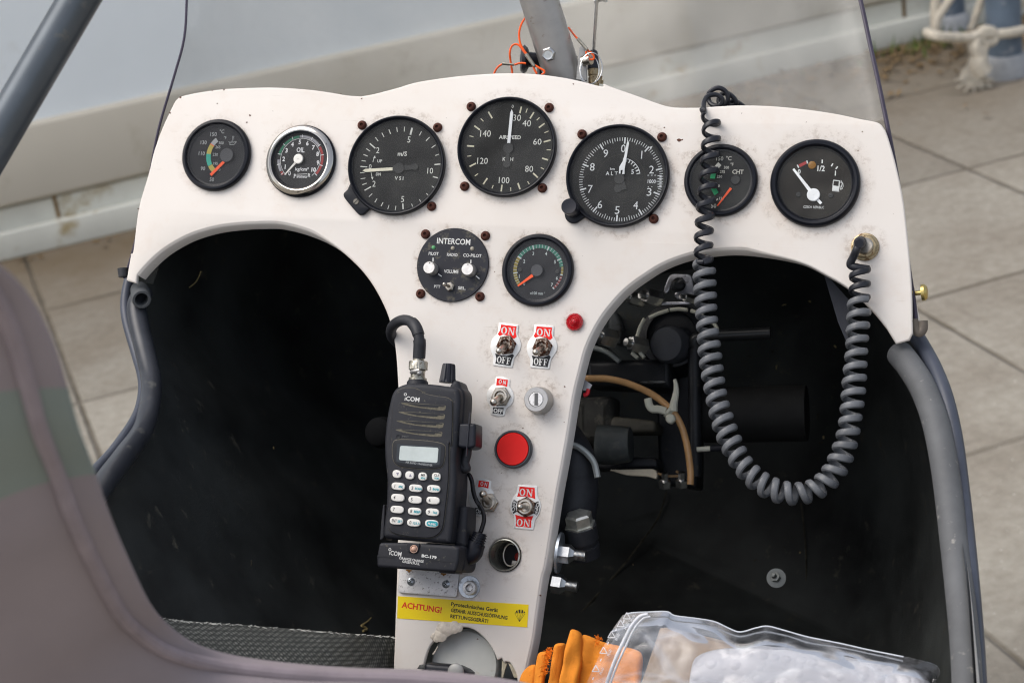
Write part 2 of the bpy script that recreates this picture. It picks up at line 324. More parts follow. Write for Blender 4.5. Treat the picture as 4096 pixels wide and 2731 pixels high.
# ------------------------------------------------------------------ the setting
def ground():
    m = bpy.data.materials.new('paving'); m.use_nodes = True; n = m.node_tree; L = n.links; b = n.nodes['Principled BSDF']; b.inputs['Roughness'].default_value = .85
    tc = n.nodes.new('ShaderNodeTexCoord'); sx = n.nodes.new('ShaderNodeSeparateXYZ'); L.new(tc.outputs['Object'], sx.inputs[0])
    def line(out, per, off):
        a = n.nodes.new('ShaderNodeMath'); a.operation = 'ADD'; a.inputs[1].default_value = -off + per * 40; L.new(out, a.inputs[0])
        a2 = n.nodes.new('ShaderNodeMath'); a2.operation = 'PINGPONG'; a2.inputs[1].default_value = per / 2; L.new(a.outputs[0], a2.inputs[0])
        nz = n.nodes.new('ShaderNodeTexNoise'); nz.inputs['Scale'].default_value = 9; L.new(tc.outputs['Object'], nz.inputs[0])
        j = n.nodes.new('ShaderNodeMath'); j.operation = 'MULTIPLY_ADD'; j.inputs[1].default_value = .008; L.new(nz.outputs[0], j.inputs[0]); L.new(a2.outputs[0], j.inputs[2])
        r = n.nodes.new('ShaderNodeMapRange'); r.inputs['From Min'].default_value = .006; r.inputs['From Max'].default_value = .0105; r.inputs['To Min'].default_value = 1; r.inputs['To Max'].default_value = 0
        L.new(j.outputs[0], r.inputs[0]); return r.outputs[0]
    l1 = line(sx.outputs[0], .445, 1.464); l2 = line(sx.outputs[1], .52, 2.585)
    mxx = n.nodes.new('ShaderNodeMath'); mxx.operation = 'MAXIMUM'; L.new(l1, mxx.inputs[0]); L.new(l2, mxx.inputs[1])
    def nz(s, d=6): 
        t = n.nodes.new('ShaderNodeTexNoise'); t.inputs['Scale'].default_value = s; t.inputs['Detail'].default_value = d; t.inputs['Roughness'].default_value = .65; L.new(tc.outputs['Object'], t.inputs[0]); return t
    cr = n.nodes.new('ShaderNodeValToRGB'); e = cr.color_ramp.elements; e[0].position = .32; e[0].color = (.235, .205, .165, 1); e[1].position = .7; e[1].color = (.36, .335, .285, 1); L.new(nz(2.6).outputs[0], cr.inputs[0])
    g = n.nodes.new('ShaderNodeMix'); g.data_type = 'RGBA'; g.blend_type = 'MULTIPLY'; g.inputs[0].default_value = .7
    c2 = n.nodes.new('ShaderNodeValToRGB'); c2.color_ramp.elements[0].position = .3; c2.color_ramp.elements[0].color = (.62, .6, .57, 1); c2.color_ramp.elements[1].position = .62; L.new(nz(45, 8).outputs[0], c2.inputs[0])
    L.new(cr.outputs[0], g.inputs[6]); L.new(c2.outputs[0], g.inputs[7])
    fx = []
    for o_, per, off in ((0, .445, 1.464), (1, .52, 2.585)):
        a = n.nodes.new('ShaderNodeMath'); a.operation = 'SUBTRACT'; a.inputs[1].default_value = off; L.new(sx.outputs[o_], a.inputs[0]); d = n.nodes.new('ShaderNodeMath'); d.operation = 'DIVIDE'; d.inputs[1].default_value = per; L.new(a.outputs[0], d.inputs[0]); f = n.nodes.new('ShaderNodeMath'); f.operation = 'FLOOR'; L.new(d.outputs[0], f.inputs[0]); fx.append(f.outputs[0])
    cb = n.nodes.new('ShaderNodeCombineXYZ'); L.new(fx[0], cb.inputs[0]); L.new(fx[1], cb.inputs[1]); wn = n.nodes.new('ShaderNodeTexWhiteNoise'); wn.noise_dimensions = '2D'; L.new(cb.outputs[0], wn.inputs['Vector'])
    tr = n.nodes.new('ShaderNodeMapRange'); tr.inputs['To Min'].default_value = .88; tr.inputs['To Max'].default_value = 1.08; L.new(wn.outputs['Value'], tr.inputs[0]); tv = n.nodes.new('ShaderNodeVectorMath'); tv.operation = 'SCALE'; L.new(g.outputs[2], tv.inputs[0]); L.new(tr.outputs[0], tv.inputs['Scale'])
    gr = n.nodes.new('ShaderNodeMapRange'); gr.inputs['From Min'].default_value = .66; gr.inputs['From Max'].default_value = .72; L.new(nz(130, 3).outputs[0], gr.inputs[0]); gm = n.nodes.new('ShaderNodeMix'); gm.data_type = 'RGBA'; L.new(gr.outputs[0], gm.inputs[0]); L.new(tv.outputs[0], gm.inputs[6]); gm.inputs[7].default_value = (.50, .48, .43, 1); g = gm
    # dirt: brown moss and litter towards the wall (a real band along it)
    dr = n.nodes.new('ShaderNodeMapRange'); dr.inputs['From Min'].default_value = WD - 1.25; dr.inputs['From Max'].default_value = WD - .1; L.new(sx.outputs[1], dr.inputs[0])
    dn = n.nodes.new('ShaderNodeMath'); dn.operation = 'MULTIPLY_ADD'; dn.inputs[1].default_value = 1.3; dn.inputs[2].default_value = -.5; L.new(nz(5).outputs[0], dn.inputs[0])
    dm = n.nodes.new('ShaderNodeMath'); dm.operation = 'ADD'; dm.use_clamp = True; L.new(dn.outputs[0], dm.inputs[0])
    dsx = n.nodes.new('ShaderNodeMath'); dsx.operation = 'MULTIPLY'; dsx.inputs[1].default_value = .75; L.new(dr.outputs[0], dsx.inputs[0]); L.new(dsx.outputs[0], dm.inputs[1])
    dd = n.nodes.new('ShaderNodeMath'); dd.operation = 'MULTIPLY'; L.new(dm.outputs[0], dd.inputs[0]); L.new(dr.outputs[0], dd.inputs[1])
    g2 = n.nodes.new('ShaderNodeMix'); g2.data_type = 'RGBA'; L.new(dd.outputs[0], g2.inputs[0]); L.new(g.outputs[2], g2.inputs[6]); g2.inputs[7].default_value = (.17, .125, .075, 1)
    g3 = n.nodes.new('ShaderNodeMix'); g3.data_type = 'RGBA'; jm = n.nodes.new('ShaderNodeMath'); jm.operation = 'MULTIPLY'; jr = n.nodes.new('ShaderNodeMapRange'); jr.inputs['From Min'].default_value = .35; jr.inputs['From Max'].default_value = .6; jr.inputs['To Min'].default_value = .35; L.new(nz(3.2).outputs[0], jr.inputs[0]); L.new(jr.outputs[0], jm.inputs[0]); L.new(mxx.outputs[0], jm.inputs[1]); L.new(jm.outputs[0], g3.inputs[0]); L.new(g2.outputs[2], g3.inputs[6]); g3.inputs[7].default_value = (.085, .068, .045, 1)
    L.new(g3.outputs[2], b.inputs['Base Color'])
    bp = n.nodes.new('ShaderNodeBump'); bp.inputs['Strength'].default_value = .6; bp.inputs['Distance'].default_value = .004
    hh = n.nodes.new('ShaderNodeMath'); hh.operation = 'MULTIPLY_ADD'; hh.inputs[1].default_value = -2; L.new(mxx.outputs[0], hh.inputs[0]); L.new(nz(60, 8).outputs[0], hh.inputs[2]); L.new(hh.outputs[0], bp.inputs['Height']); L.new(bp.outputs[0], b.inputs['Normal'])
    fm = Matrix((-D2, D1, Z)).transposed().to_4x4()      # x right along the wall, y away
    me = bpy.data.meshes.new('paving'); me.from_pydata([(-60, -60, 0), (60, -60, 0), (60, 60, 0), (-60, 60, 0)], [], [(0, 1, 2, 3)]); me.materials.append(m)
    o = bpy.data.objects.new('paving', me); COL.objects.link(o); o.matrix_world = fm; o['kind'] = 'structure'
    return fm
FM = ground(); FMI = FM.inverted()
def fz(x, y): return WALL(x, y).z
def wall():
    t = thing('hangar_wall', 'long pale hangar wall with beige lower band and stained plinth', 'wall', (0, WD, 0), frame=FM)
    zb = fz(*F(200, 436)); za = fz(*F(390, 213))
    wp = mat('wall_paint', (.80, .845, .86), .6, var=.05, vs=2, dirt=(.70, .72, .70), dthr=.64, ds=3)
    wb = mat('wall_beige', (.60, .55, .455), .6, var=.08, vs=1.5, dirt=(.50, .45, .35), dthr=.6, ds=4)
    wc = mat('wall_plinth', (.66, .65, .57), .85, var=.14, vs=4, dirt=(.42, .34, .20), dthr=.64, ds=7, bump=.5)
    X0, X1 = -14, 14
    b = B(); b.box((0, WD + .12, (za + 4) / 2), (14, 0, 0), (0, .10, 0), (0, 0, (4 - za) / 2)); b.build('upper_cladding', wp, t)
    b = B(); b.box((0, WD + .105, (za + zb) / 2), (14, 0, 0), (0, .10, 0), (0, 0, (za - zb) / 2 - .0005)); b.build('lower_band', wb, t, bevel=.01)
    b = B(); b.box((0, WD + .11, zb / 2), (14, 0, 0), (0, .085, 0), (0, 0, zb / 2 - .006)); b.box((0, WD + .05, .03), (14, 0, 0), (0, .05, 0), (0, 0, .03)); b.build('plinth', wc, t, bevel=.004)
    wj = mat('joint_stain', (.20, .13, .06), .9, var=.3, vs=20); b = B()
    for k in range(-6, 8):
        q = FMI @ WALL(*F(137, 500)); b.box((q.x + k * 1.05, WD + .0235, zb * .55), (.004, 0, 0), (0, .002, 0), (0, 0, zb * .42))
    b.build('plinth_joint', wj, t)
wall()
def posts():
    gp = mat('blue_grey_pipe', (.13, .17, .22), .45, .1, var=.25, vs=14, dirt=(.30, .31, .32), dthr=.62, ds=30)
    pg = []
    for (bx, by, r, lab) in ((3805, 133, .036, 'blue grey pipe at the wall foot, left one of the two roped pipes'),
                             (4022, 300, .040, 'blue grey pipe standing nearest the right photo edge, wrapped by pale rope')):
        q = FMI @ G(bx, by); t = thing('downpipe', lab, 'pipe', q, group='pipes standing at the foot of the wall', frame=FM)
        B().lathe(q, Z, [(r, .0), (r, 2.2)], 32).build('pipe', gp, t)
        B().lathe(q, Z, [(r + .012, 0), (r + .012, .035), (r + .004, .05), (r, .052)], 32).build('foot_collar', mat('pipe_foot', (.34, .35, .36), .6), t)
        pg.append(q)
    # pale rope knotted between them
    rp = mat('pale_rope', (.58, .52, .42), .9, var=.2, vs=60, bump=.6, bs=200, dirt=(.10, .22, .40), dthr=.72, ds=30)
    a, c = pg; def_y = lambda q, dy: Vector((q.x, q.y + dy, q.z))
    t = thing('knotted_rope', 'dirty pale rope knotted in front of the blue grey pipes with frayed hanging end', 'rope', (a.x, a.y, 0), frame=FM)
    def at(u, v, s=.5, dy=0): 
        x, y = T5(u, v); d0 = (FMI @ G(*T5(1000, 460))); dd = c2w(ray_c(x, y)); dloc = FMI.to_3x3() @ dd; cl = FMI @ CAMP
        yy = c.y - .055 + dy; return cl + dloc * ((yy - cl.y) / dloc.y)
    b = B()
    b.sweep(cat([at(640, 205, dy=.05), at(700, 228), at(800, 235), at(900, 235), at(960, 220), at(1000, 190), at(1050, 200), at(1060, 250), at(1010, 270), at(960, 240), at(1000, 215), at(1080, 215), at(1180, 205), at(1330, 170, dy=.03)], 6), .0112, 10)
    b.build('rope', rp, t)
    b = B(); b.sweep(cat([at(960, 240), at(940, 290), at(965, 350), at(960, 400), at(985, 450)], 6), [.014 + .010 * i / 24 for i in range(25)], 10)
    b.sweep(cat([at(1010, 260), at(985, 330), at(960, 400)], 6), .012, 8); b.build('hanging_end', rp, t)
    b = B(); random.seed(3)
    for i in range(46):
        u0 = 900 + random.random() * 90; v0 = 380 + random.random() * 60
        b.sweep(cat([at(u0, v0), at(u0 + random.uniform(-70, 40), v0 + random.uniform(40, 90)), at(u0 + random.uniform(-110, 80), v0 + random.uniform(90, 150), dy=-.01)], 4), .0022, 5)
    b.build('frayed_strands', rp, t)
    # a second pale hose rising behind the pipes
    b = B(); b.sweep(cat([at(700, 210, dy=.12), at(705, 120, dy=.12), at(760, 30, dy=.12), at(820, -60, dy=.12)], 6), .010, 10)
    b.sweep(cat([at(690, 180, dy=.13), at(690, 60, dy=.13), at(700, -60, dy=.13)], 6), .011, 10)
    b.sweep(cat([at(915, 190, dy=.13), at(945, 110, dy=.13), at(1000, -60, dy=.13)], 6), .009, 10)
    single(b, 'old_hose', rp, 'old pale hoses rising between the blue grey pipes beside the wall', 'hose', FMI @ G(3750, 130), frame=FM)
    # leaf litter: nobody could count it
    lm = mat('leaf_litter', (.19, .125, .06), .9, var=.5, vs=8); b = B(); random.seed(11)
    cl = FMI @ G(*T5(760, 260))
    for i in range(1500):
        x = cl.x + random.gauss(-.0, .42); y = WD - .02 - abs(random.gauss(0, .17)); s = random.uniform(.004, .015)
        if random.random() < .25: x = random.uniform(-3.5, 3.0); y = WD - .01 - abs(random.gauss(0, .05))
        a = random.random() * 6.3; d = Vector((math.cos(a), math.sin(a), random.uniform(-.4, .4))) * s; e = Vector((-math.sin(a), math.cos(a), random.uniform(-.4, .4))) * s * .5
        q = Vector((x, y, .004 + random.random() * .008)); b.poly([q - d, q + e, q + d, q - e])
    o = b.build('leaf_litter', lm, None, origin=(0, 0, 0)); o.matrix_world = FM; o['kind'] = 'stuff'; tag(o, 'brown leaf litter gathered along the foot of the wall', 'leaf litter')
    mm_ = mat('moss', (.10, .15, .03), .95, var=.4); b = B()
    for i in range(110):
        q = Vector((cl.x + random.gauss(-.02, .14), WD - .03 - abs(random.gauss(0, .05)), 0)); a = random.random() * 6.3; s = random.uniform(.01, .05)
        d = Vector((math.cos(a) * .004, math.sin(a) * .004, 0)); b.poly([q - d, q + d, q + Vector((random.gauss(0, .015), random.gauss(0, .01), s))])
    o = b.build('grass_tuft', mm_, None, origin=(0, 0, 0)); o.matrix_world = FM; o['kind'] = 'stuff'; tag(o, 'small green moss and grass at the wall foot beside the pipes', 'grass')
posts()

# ------------------------------------------------------------------ the aircraft: fascia, cabin shell, windscreen
def panel_mat():
    m = bpy.data.materials.new('panel_white'); m.use_nodes = True; n = m.node_tree; L = n.links; b = n.nodes['Principled BSDF']
    b.inputs['Roughness'].default_value = .5; b.inputs['Specular IOR Level'].default_value = .3
    tc = n.nodes.new('ShaderNodeTexCoord')
    def nz(s, d=5, r=.6):
        t = n.nodes.new('ShaderNodeTexNoise'); t.inputs['Scale'].default_value = s; t.inputs['Detail'].default_value = d; t.inputs['Roughness'].default_value = r; L.new(tc.outputs['Object'], t.inputs[0]); return t.outputs[0]
    def mr(v, a, c, lo=0., hi=1.):
        r = n.nodes.new('ShaderNodeMapRange'); r.inputs['From Min'].default_value = a; r.inputs['From Max'].default_value = c; r.inputs['To Min'].default_value = lo; r.inputs['To Max'].default_value = hi; L.new(v, r.inputs[0]); return r.outputs[0]
    def op(o, a, c):
        q = n.nodes.new('ShaderNodeMath'); q.operation = o
        for i, v in enumerate((a, c)):
            if isinstance(v, (int, float)): q.inputs[i].default_value = v
            else: L.new(v, q.inputs[i])
        return q.outputs[0]
    def mix(f, a, c):
        q = n.nodes.new('ShaderNodeMix'); q.data_type = 'RGBA'
        if isinstance(f, float): q.inputs[0].default_value = f
        else: L.new(f, q.inputs[0])
        if isinstance(a, tuple): q.inputs[6].default_value = (*a, 1)
        else: L.new(a, q.inputs[6])
        q.inputs[7].default_value = (*c, 1); return q.outputs[2]
    c = mix(mr(nz(7), .35, .7), (.69, .65, .605), (.65, .60, .545))
    c = mix(op('MULTIPLY', mr(nz(26, 7, .7), .52, .78), .5), c, (.60, .50, .42))
    # grime gathered round fittings: distance to each of them
    g = None
    for (x, y, R, wd, st) in GRIME:
        q = P(x, y); d = n.nodes.new('ShaderNodeVectorMath'); d.operation = 'DISTANCE'; L.new(tc.outputs['Object'], d.inputs[0]); d.inputs[1].default_value = (q.x, q.y, 0)
        k = op('MULTIPLY', mr(d.outputs['Value'], R, R + wd * .7, 1, 0), st * .85); g = k if g is None else op('MAXIMUM', g, k)
    gg = op('MULTIPLY', g, mr(nz(150, 9, .8), .50, .60)); c = mix(op('MULTIPLY', gg, .70), c, (.20, .13, .08))
    c = mix(op('MULTIPLY', g, .13), c, (.42, .32, .22))
    sp = op('MULTIPLY', mr(nz(330, 3, .5), .735, .755), mr(nz(30), .42, .6)); c = mix(op('MULTIPLY', sp, .8), c, (.14, .09, .06))
    # scuffs: stretched noise
    mp = n.nodes.new('ShaderNodeMapping'); mp.inputs['Scale'].default_value = (40, 420, 40); mp.inputs['Rotation'].default_value = (0, 0, .5); L.new(tc.outputs['Object'], mp.inputs[0])
    t = n.nodes.new('ShaderNodeTexNoise'); t.inputs['Scale'].default_value = 1; t.inputs['Detail'].default_value = 3; L.new(mp.outputs[0], t.inputs[0])
    c = mix(op('MULTIPLY', mr(t.outputs[0], .70, .76), .30), c, (.40, .33, .27))
    L.new(c, b.inputs['Base Color'])
    bp = n.nodes.new('ShaderNodeBump'); bp.inputs['Strength'].default_value = .12; bp.inputs['Distance'].default_value = .002; L.new(nz(16, 4), bp.inputs['Height']); L.new(bp.outputs[0], b.inputs['Normal'])
    return m
def K2F(K, *pts): return [K(u, v) for u, v in pts]
GRIME = [(861, 618, .029, .010, .55), (1197, 641, .030, .006, .7), (1590, 660, .044, .006, .6), (2035, 587, .044, .006, .45), (2475, 705, .046, .007, .7),
         (2882, 718, .033, .006, .7), (3260, 730, .040, .008, .55), (1810, 1059, .029, .008, 1.0), (2147, 1078, .028, .009, 1.0), (2295, 1285, .006, .009, .8),
         (2022, 1385, .010, .020, 1.0), (2168, 1385, .010, .020, 1.0), (2000, 1590, .008, .016, 1.0), (2155, 1600, .012, .018, .95), (2050, 1793, .014, .018, .9),
         (1955, 2000, .010, .016, .7), (2100, 2020, .012, .018, .8), (2017, 2220, .012, .016, .7), (3459, 985, .008, .016, 1.0), (1880, 2345, .010, .010, .5)]
SCREWS = [('v', K2(343, 375)), ('v', K2(1054, 396)), ('v', K2(997, 1138)), ('s', K2(1370, 200)), ('s', K2(2104, 210)), ('s', K2(1308, 950)), ('s', K2(2040, 966)),
          ('a', K3(297, 460)), ('a', K3(1050, 487)), ('a', K3(972, 1255)), ('i', K5(290, 160)), ('i', K5(985, 180)), ('i', K5(232, 852)), ('i', K5(922, 885))]
for _, (x, y) in SCREWS: GRIME.append((x, y, .003, .006, .85))
PANEL = panel_mat()
def fascia():
    t = thing('instrument_panel', 'white fibreglass instrument panel with curved top, two leg openings and central pedestal', 'instrument panel')
    fl = .0095; ow = .0038
    top = K2F(K1, (75, 1552), (125, 1165), (220, 830), (265, 640), (330, 450), (400, 290), (462, 165), (490, 130), (525, 108), (600, 88), (700, 68), (900, 40), (1100, 28), (1400, 22), (1700, 40), (1900, 65), (2080, 95), (2200, 104)) + \
        K2F(K2, (350, 103), (430, 90), (560, 58), (700, 20)) + K2F(F, (960, 188), (1050, 175), (1150, 168), (1230, 170), (1310, 181), (1380, 198)) + \
        K2F(K3, (500, -12), (580, 18), (700, 60), (870, 120), (1000, 168), (1100, 198), (1200, 211), (1400, 211), (1600, 198), (1800, 190)) + \
        K2F(K4, (900, 197), (1200, 225), (1500, 268), (1750, 320), (1870, 342), (1925, 362), (1960, 400), (2000, 480), (2080, 760), (2150, 1100), (2200, 1552)) + K2F(T6, (545, 400), (549, 600))
    br = K2F(T6, (552, 675), (530, 722), (445, 745))
    rr = [(*q, 0) for q in K2F(T6, (380, 640), (290, 530), (150, 400), (0, 310))] + [(*F(1840, 604), 0), (*F(1760, 590), -.004), (*F(1690, 588), -.012)]
    ro = [(*R6(*q), -fl) for q in ((1040, 52), (960, 70), (880, 96), (810, 126), (740, 166), (600, 265), (500, 368), (420, 478), (350, 620), (310, 760), (270, 930), (235, 1150), (200, 1350), (160, 1568))]
    ro += [(*R4(*q), -fl) for q in ((2095, 150), (2050, 330), (2000, 650), (1945, 1050), (1880, 1350), (1830, 1620), (1800, 1800))]
    lo = [(*F(895, 1700), 0), (*F(904, 1532), 0), (*F(908, 1420), 0), (*F(912, 1300), 0), (*F(916, 1100), 0), (*F(917, 960), 0), (*F(914, 880), 0), (*F(908, 800), 0), (*F(896, 740), 0), (*F(876, 690), 0), (*F(846, 640), 0), (*F(808, 598), 0), (*F(765, 566), -.003), (*F(716, 544), -.010), (*F(660, 531), -.016)]
    lo += [(x, y, -fl) for x, y in K2F(T3, (1500, 24), (1425, 27), (1300, 40), (1200, 62), (1100, 97), (1000, 152), (930, 205), (870, 265), (830, 312))]
    p2 = lambda L_: [P(x, y, 0) for x, y in L_]
    p3 = lambda L_: [Vector((*P(x, y, h).xy, h)) for x, y, h in L_]
    def inset(crv):
        n = len(crv); r = []
        for i, q in enumerate(crv):
            d = (crv[min(i + 1, n - 1)] - crv[max(i - 1, 0)]); d.z = 0; d.normalize(); f = min(1, max(0, -q.z / fl)); r.append((Vector((q.x + d.y * ow * f, q.y - d.x * ow * f, 0)), f))
        return r
    ir, il = inset(cat(p3(rr + ro), 5)), inset(cat(p3(lo), 5)); inner_r = [q for q, f in ir]; inner_l = [q for q, f in il]
    out = cat(p2([F(290, 642), F(300, 585)] + top), 5) + p2(br[:]) + inner_r + inner_l + p2(K2F(T3, (778, 333), (725, 318)))
    # the torn hole at the foot
    hole = cat([P(*R4(u, v)) for u, v in ((560, 1420), (590, 1290), (640, 1140), (720, 1040), (800, 975), (900, 928), (1000, 908), (1090, 908), (1180, 945), (1250, 1000), (1320, 1075), (1380, 1165), (1420, 1250))], 4) + \
        [P(*R4(u, v)) for u, v in ((1432, 1285), (1452, 1288), (1470, 1278), (1488, 1268), (1502, 1300), (1520, 1325), (1540, 1308), (1580, 1318), (1610, 1360), (1640, 1410), (1665, 1475), (1690, 1700), (600, 1700))]
    sock = circ(P(*R3(352, 1188)), .0125, 48)
    me = fill2d([[q.xy for q in out], [q.xy for q in hole], sock], -.0045, 0, .0016)
    b = B(); b.mesh(me); o = b.build('fascia', PANEL, t, angle=50)
    # rounded return flanges along both leg openings and the pedestal sides
    for cf in (ir, il):
        b = B(); crv = [q for q, f in cf]; n = len(crv); vs = []; fs = []
        for i, (q, f) in enumerate(cf):
            d = (crv[min(i + 1, n - 1)] - crv[max(i - 1, 0)]).normalized(); nn = Vector((-d.y, d.x, 0)); o_ = ow * f    # the opening lies on the left of travel
            for a, h in ((-.0012, -.0003), (.12 * o_, -.0009), (.32 * o_, -.0020), (.55 * o_, -.0040), (.80 * o_, -.0062), (o_, -fl), (o_ - .0016, -fl), (-.0016, -.0050)): vs.append(q + nn * a + Z * h)
        m_ = 8
        for i in range(n - 1):
            for j in range(m_): fs.append([i * m_ + j, i * m_ + (j + 1) % m_, (i + 1) * m_ + (j + 1) % m_, (i + 1) * m_ + j])
        b.add(vs, fs); b.build('return_flange', PANEL, t, angle=70)
    chip = mat('paint_chip', (.10, .045, .03), .9, var=.4, vs=900); random.seed(31)
    for K, u, v, sz in ((K2, 345, 130, .0013), (K2, 150, 82, .0007), (K1, 868, 175, .0007), (K1, 1148, 352, .0009), (K1, 1175, 288, .0012), (K1, 520, 118, .0014), (K1, 930, 45, .0012), (K1, 820, 55, .0008), (K3, 1218, 520, .0022), (K3, 1245, 517, .0010), (K3, 1076, 402, .0008), (T1, 1540, 1320, .0009), (K4, 1762, 440, .0008), (K4, 1720, 620, .0006), (K5, 1098, 600, .0006), (K6, 1123, 897, .0010), (K6, 30, 822, .0005), (R4, 1945, 530, .0011), (R4, 1205, 1042, .0008), (R3, 850, 78, .0006), (R3, 325, 503, .0006), (R3, 505, 130, .0007), (R4, 1112, 215, .0010), (K1, 125, 1163, .0009), (K1, 426, 265, .0010)):
        q = P(*K(u, v)); pts = [(q.x + math.cos(a * .9) * sz * random.uniform(.35, 1.2), q.y + math.sin(a * .9) * sz * random.uniform(.3, .8)) for a in range(7)]
        b = B(); b.mesh(fill2d([[Vector(p_) for p_ in pts]], 0, .00012)); b.build('paint_chip', chip, t, smooth=False)
    return t, out
PANELT, OUT = fascia()
def loft(b, rows, closed=False):
    n = len(rows[0]); vs = [q for r in rows for q in r]; fs = []
    for i in range(len(rows) - 1):
        for j in range(n if closed else n - 1):
            k = (j + 1) % n; fs.append([i * n + j, i * n + k, (i + 1) * n + k, (i + 1) * n + j])
    return b.add(vs, fs)
def cabin():
    t = thing('cabin_shell', 'black lined open aircraft cabin shell with grey foam edge trims around both leg wells', 'aircraft cabin', (0, -.25, -.25))
    # rim: left side, across behind the fascia, right side (panel frame)
    L = [P(*F(x, y), h) for x, y, h in ((60, 1700, .38), (60, 1500, .34), (110, 1280, .26), (200, 1120, .18), (262, 1050, .12), (318, 985, .06), (345, 920, .03), (346, 870, .01), (325, 800, -.012), (306, 730, -.022), (302, 650, -.03))]
    Tm = [P(*q, -.045) for q in (F(325, 560), F(350, 420), F(385, 300), F(440, 235), F(620, 215), F(860, 232), F(1150, 190), F(1480, 250), F(1700, 260), F(1950, 290), F(2010, 380), F(2055, 560), F(2088, 700))]
    Rr = [P(*F(x, y), h) for x, y, h in ((2105, 775, -.03), (2140, 850, -.01), (2168, 950, .01), (2190, 1080, .03), (2205, 1200, .06), (2222, 1350, .10), (2232, 1480, .14), (2240, 1600, .18), (2250, 1750, .22))]
    rim = cat(L + Tm + Rr, 4); n = len(rim)
    c0 = Vector((0, -.28, 0)); rows = [rim]
    for f, dh in ((.995, -.05), (.97, -.16), (.93, -.28), (.80, -.40), (.5, -.50), (.05, -.52)):
        rows.append([Vector((c0.x + (q.x - c0.x) * f, c0.y + (q.y - c0.y) * f, q.z * (f if dh > -.3 else .2) + dh + .030 * noise.noise(Vector((c0.x + (q.x - c0.x) * f, c0.y + (q.y - c0.y) * f, 0)) * 6) * min(1, -dh * 5))) for q in rim])
    rows_l = rows; b = B(); loft(b, rows, closed=True); b.poly(rows[-1]); b.build('liner', BLACKIN, t, sub=1)
    # outer white skin just outside the liner
    rows2 = [[Vector((c0.x + (q.x - c0.x) * f, c0.y + (q.y - c0.y) * f, (q.z if dh > -.3 else q.z * .2) + dh)) for q in rim] for f, dh in ((1.004, -.004), (1.02, -.06), (1.0, -.2), (.96, -.32), (.82, -.46), (.5, -.55), (.05, -.57))]
    b = B(); loft(b, rows2, closed=True); b.poly(rows2[-1]); b.build('outer_skin', mat('outer_skin', (.70, .68, .65), .35), t, sub=1)
    # trims: thin outer edge trim and fat foam tube, both sides
    def off(pts, dx, dh): return [q + Vector((dx, 0, dh)) for q in pts]
    lt = [P(*F(x, y), h) for x, y, h in ((30, 1560, .36), (60, 1420, .33), (120, 1240, .26), (205, 1100, .18), (262, 1034, .12), (308, 968, .06), (326, 920, .03), (328, 870, .012), (312, 810, -.004), (292, 740, -.014), (288, 690, -.02), (297, 640, -.026))]
    b = B(); b.sweep(cat(lt, 6), .0042, 12); b.build('edge_trim', TRIMD, t)
    li = [P(*F(x, y), h) for x, y, h in ((60, 1560, .37), (90, 1420, .34), (150, 1255, .27), (232, 1120, .19), (282, 1052, .13), (326, 990, .07), (345, 925, .038), (347, 870, .016), (333, 805, .0), (318, 740, -.010), (315, 700, -.016), (330, 668, -.024))]
    pts = cat(li, 6)
    def hose(pts, r, name):
        b = B(); n_ = len(pts); b.sweep(pts, r, 20, cap=False); b.sweep(pts, [q * .58 for q in ([r] * n_)], 16, cap=False)
        # annular mouth
        for e in (0, n_ - 1):
            d = (pts[1] - pts[0]).normalized() if e == 0 else (pts[-1] - pts[-2]).normalized()
            b.lathe(pts[e], d, [(r * .58, 0), (r * .7, .0012), (r * .9, .0012), (r, 0)], 20)
        return b.build(name, TRIM, t)
    LT = mat('left_trim', (.036, .039, .047), .30, var=.2, vs=40, dirt=(.09, .09, .085), dthr=.66, ds=70); b = B(); r = .0082; b.sweep(pts, r, 20); b.build('foam_trim', LT, t)
    b = B(); a_, c_ = P(*F(318, 668), -.02), P(*F(338, 704), .004); 
    b.lathe(P(*F(324, 682), -.008), (P(*F(330, 705), .02) - P(*F(318, 655), -.03)), [(.0052, -.02), (.0075, -.02), (.0080, .006), (.0072, .008), (.0055, .008), (.0050, .006), (.0050, -.018)], 28); b.build('trim_mouth', mat('trim_mouth_grey', (.07, .075, .08), .6), t)
    rt = [P(*F(x, y), h) for x, y, h in ((2104, 770, -.03), (2122, 800, -.022), (2146, 845, -.008), (2171, 910, .008), (2192, 1000, .02), (2208, 1120, .036), (2222, 1250, .06), (2234, 1380, .085), (2243, 1500, .11), (2250, 1640, .15))]
    b = B(); b.sweep(cat(rt, 6), .0058, 14); b.build('edge_trim', TRIMD, t)
    ri = [P(*F(x, y), h) for x, y, h in ((2066, 812, -.018), (2092, 845, -.006), (2122, 895, .006), (2148, 965, .02), (2168, 1060, .034), (2183, 1170, .05), (2197, 1290, .07), (2209, 1400, .095), (2218, 1500, .12), (2226, 1640, .16))]
    b = B(); pr = cat(ri, 6); b.sweep(pr, [.0098] * len(pr), 22, cap=False)
    d0 = (pr[0] - pr[1]).normalized(); b.lathe(pr[0], d0, [(.0099, -.001), (.0094, .0012), (.0075, .0015), (.0062, .0006), (.0058, -.03)], 28); b.build('foam_trim', TRIM, t)
    # woven shelf at the lower left, with its frayed top edge
    sh = mat('woven_shelf', (.15, .15, .135), .6, var=.3, vs=25, dirt=(.26, .255, .23), dthr=.58, ds=60)
    nt = sh.node_tree; bs = nt.nodes['Principled BSDF']; tc = nt.nodes.new('ShaderNodeTexCoord'); ck = nt.nodes.new('ShaderNodeTexVoronoi'); ck.inputs['Scale'].default_value = 330; ck.inputs['Randomness'].default_value = .15
    nt.links.new(tc.outputs['Object'], ck.inputs['Vector']); old = bs.inputs['Base Color'].links[0].from_socket; mx = nt.nodes.new('ShaderNodeMix'); mx.data_type = 'RGBA'
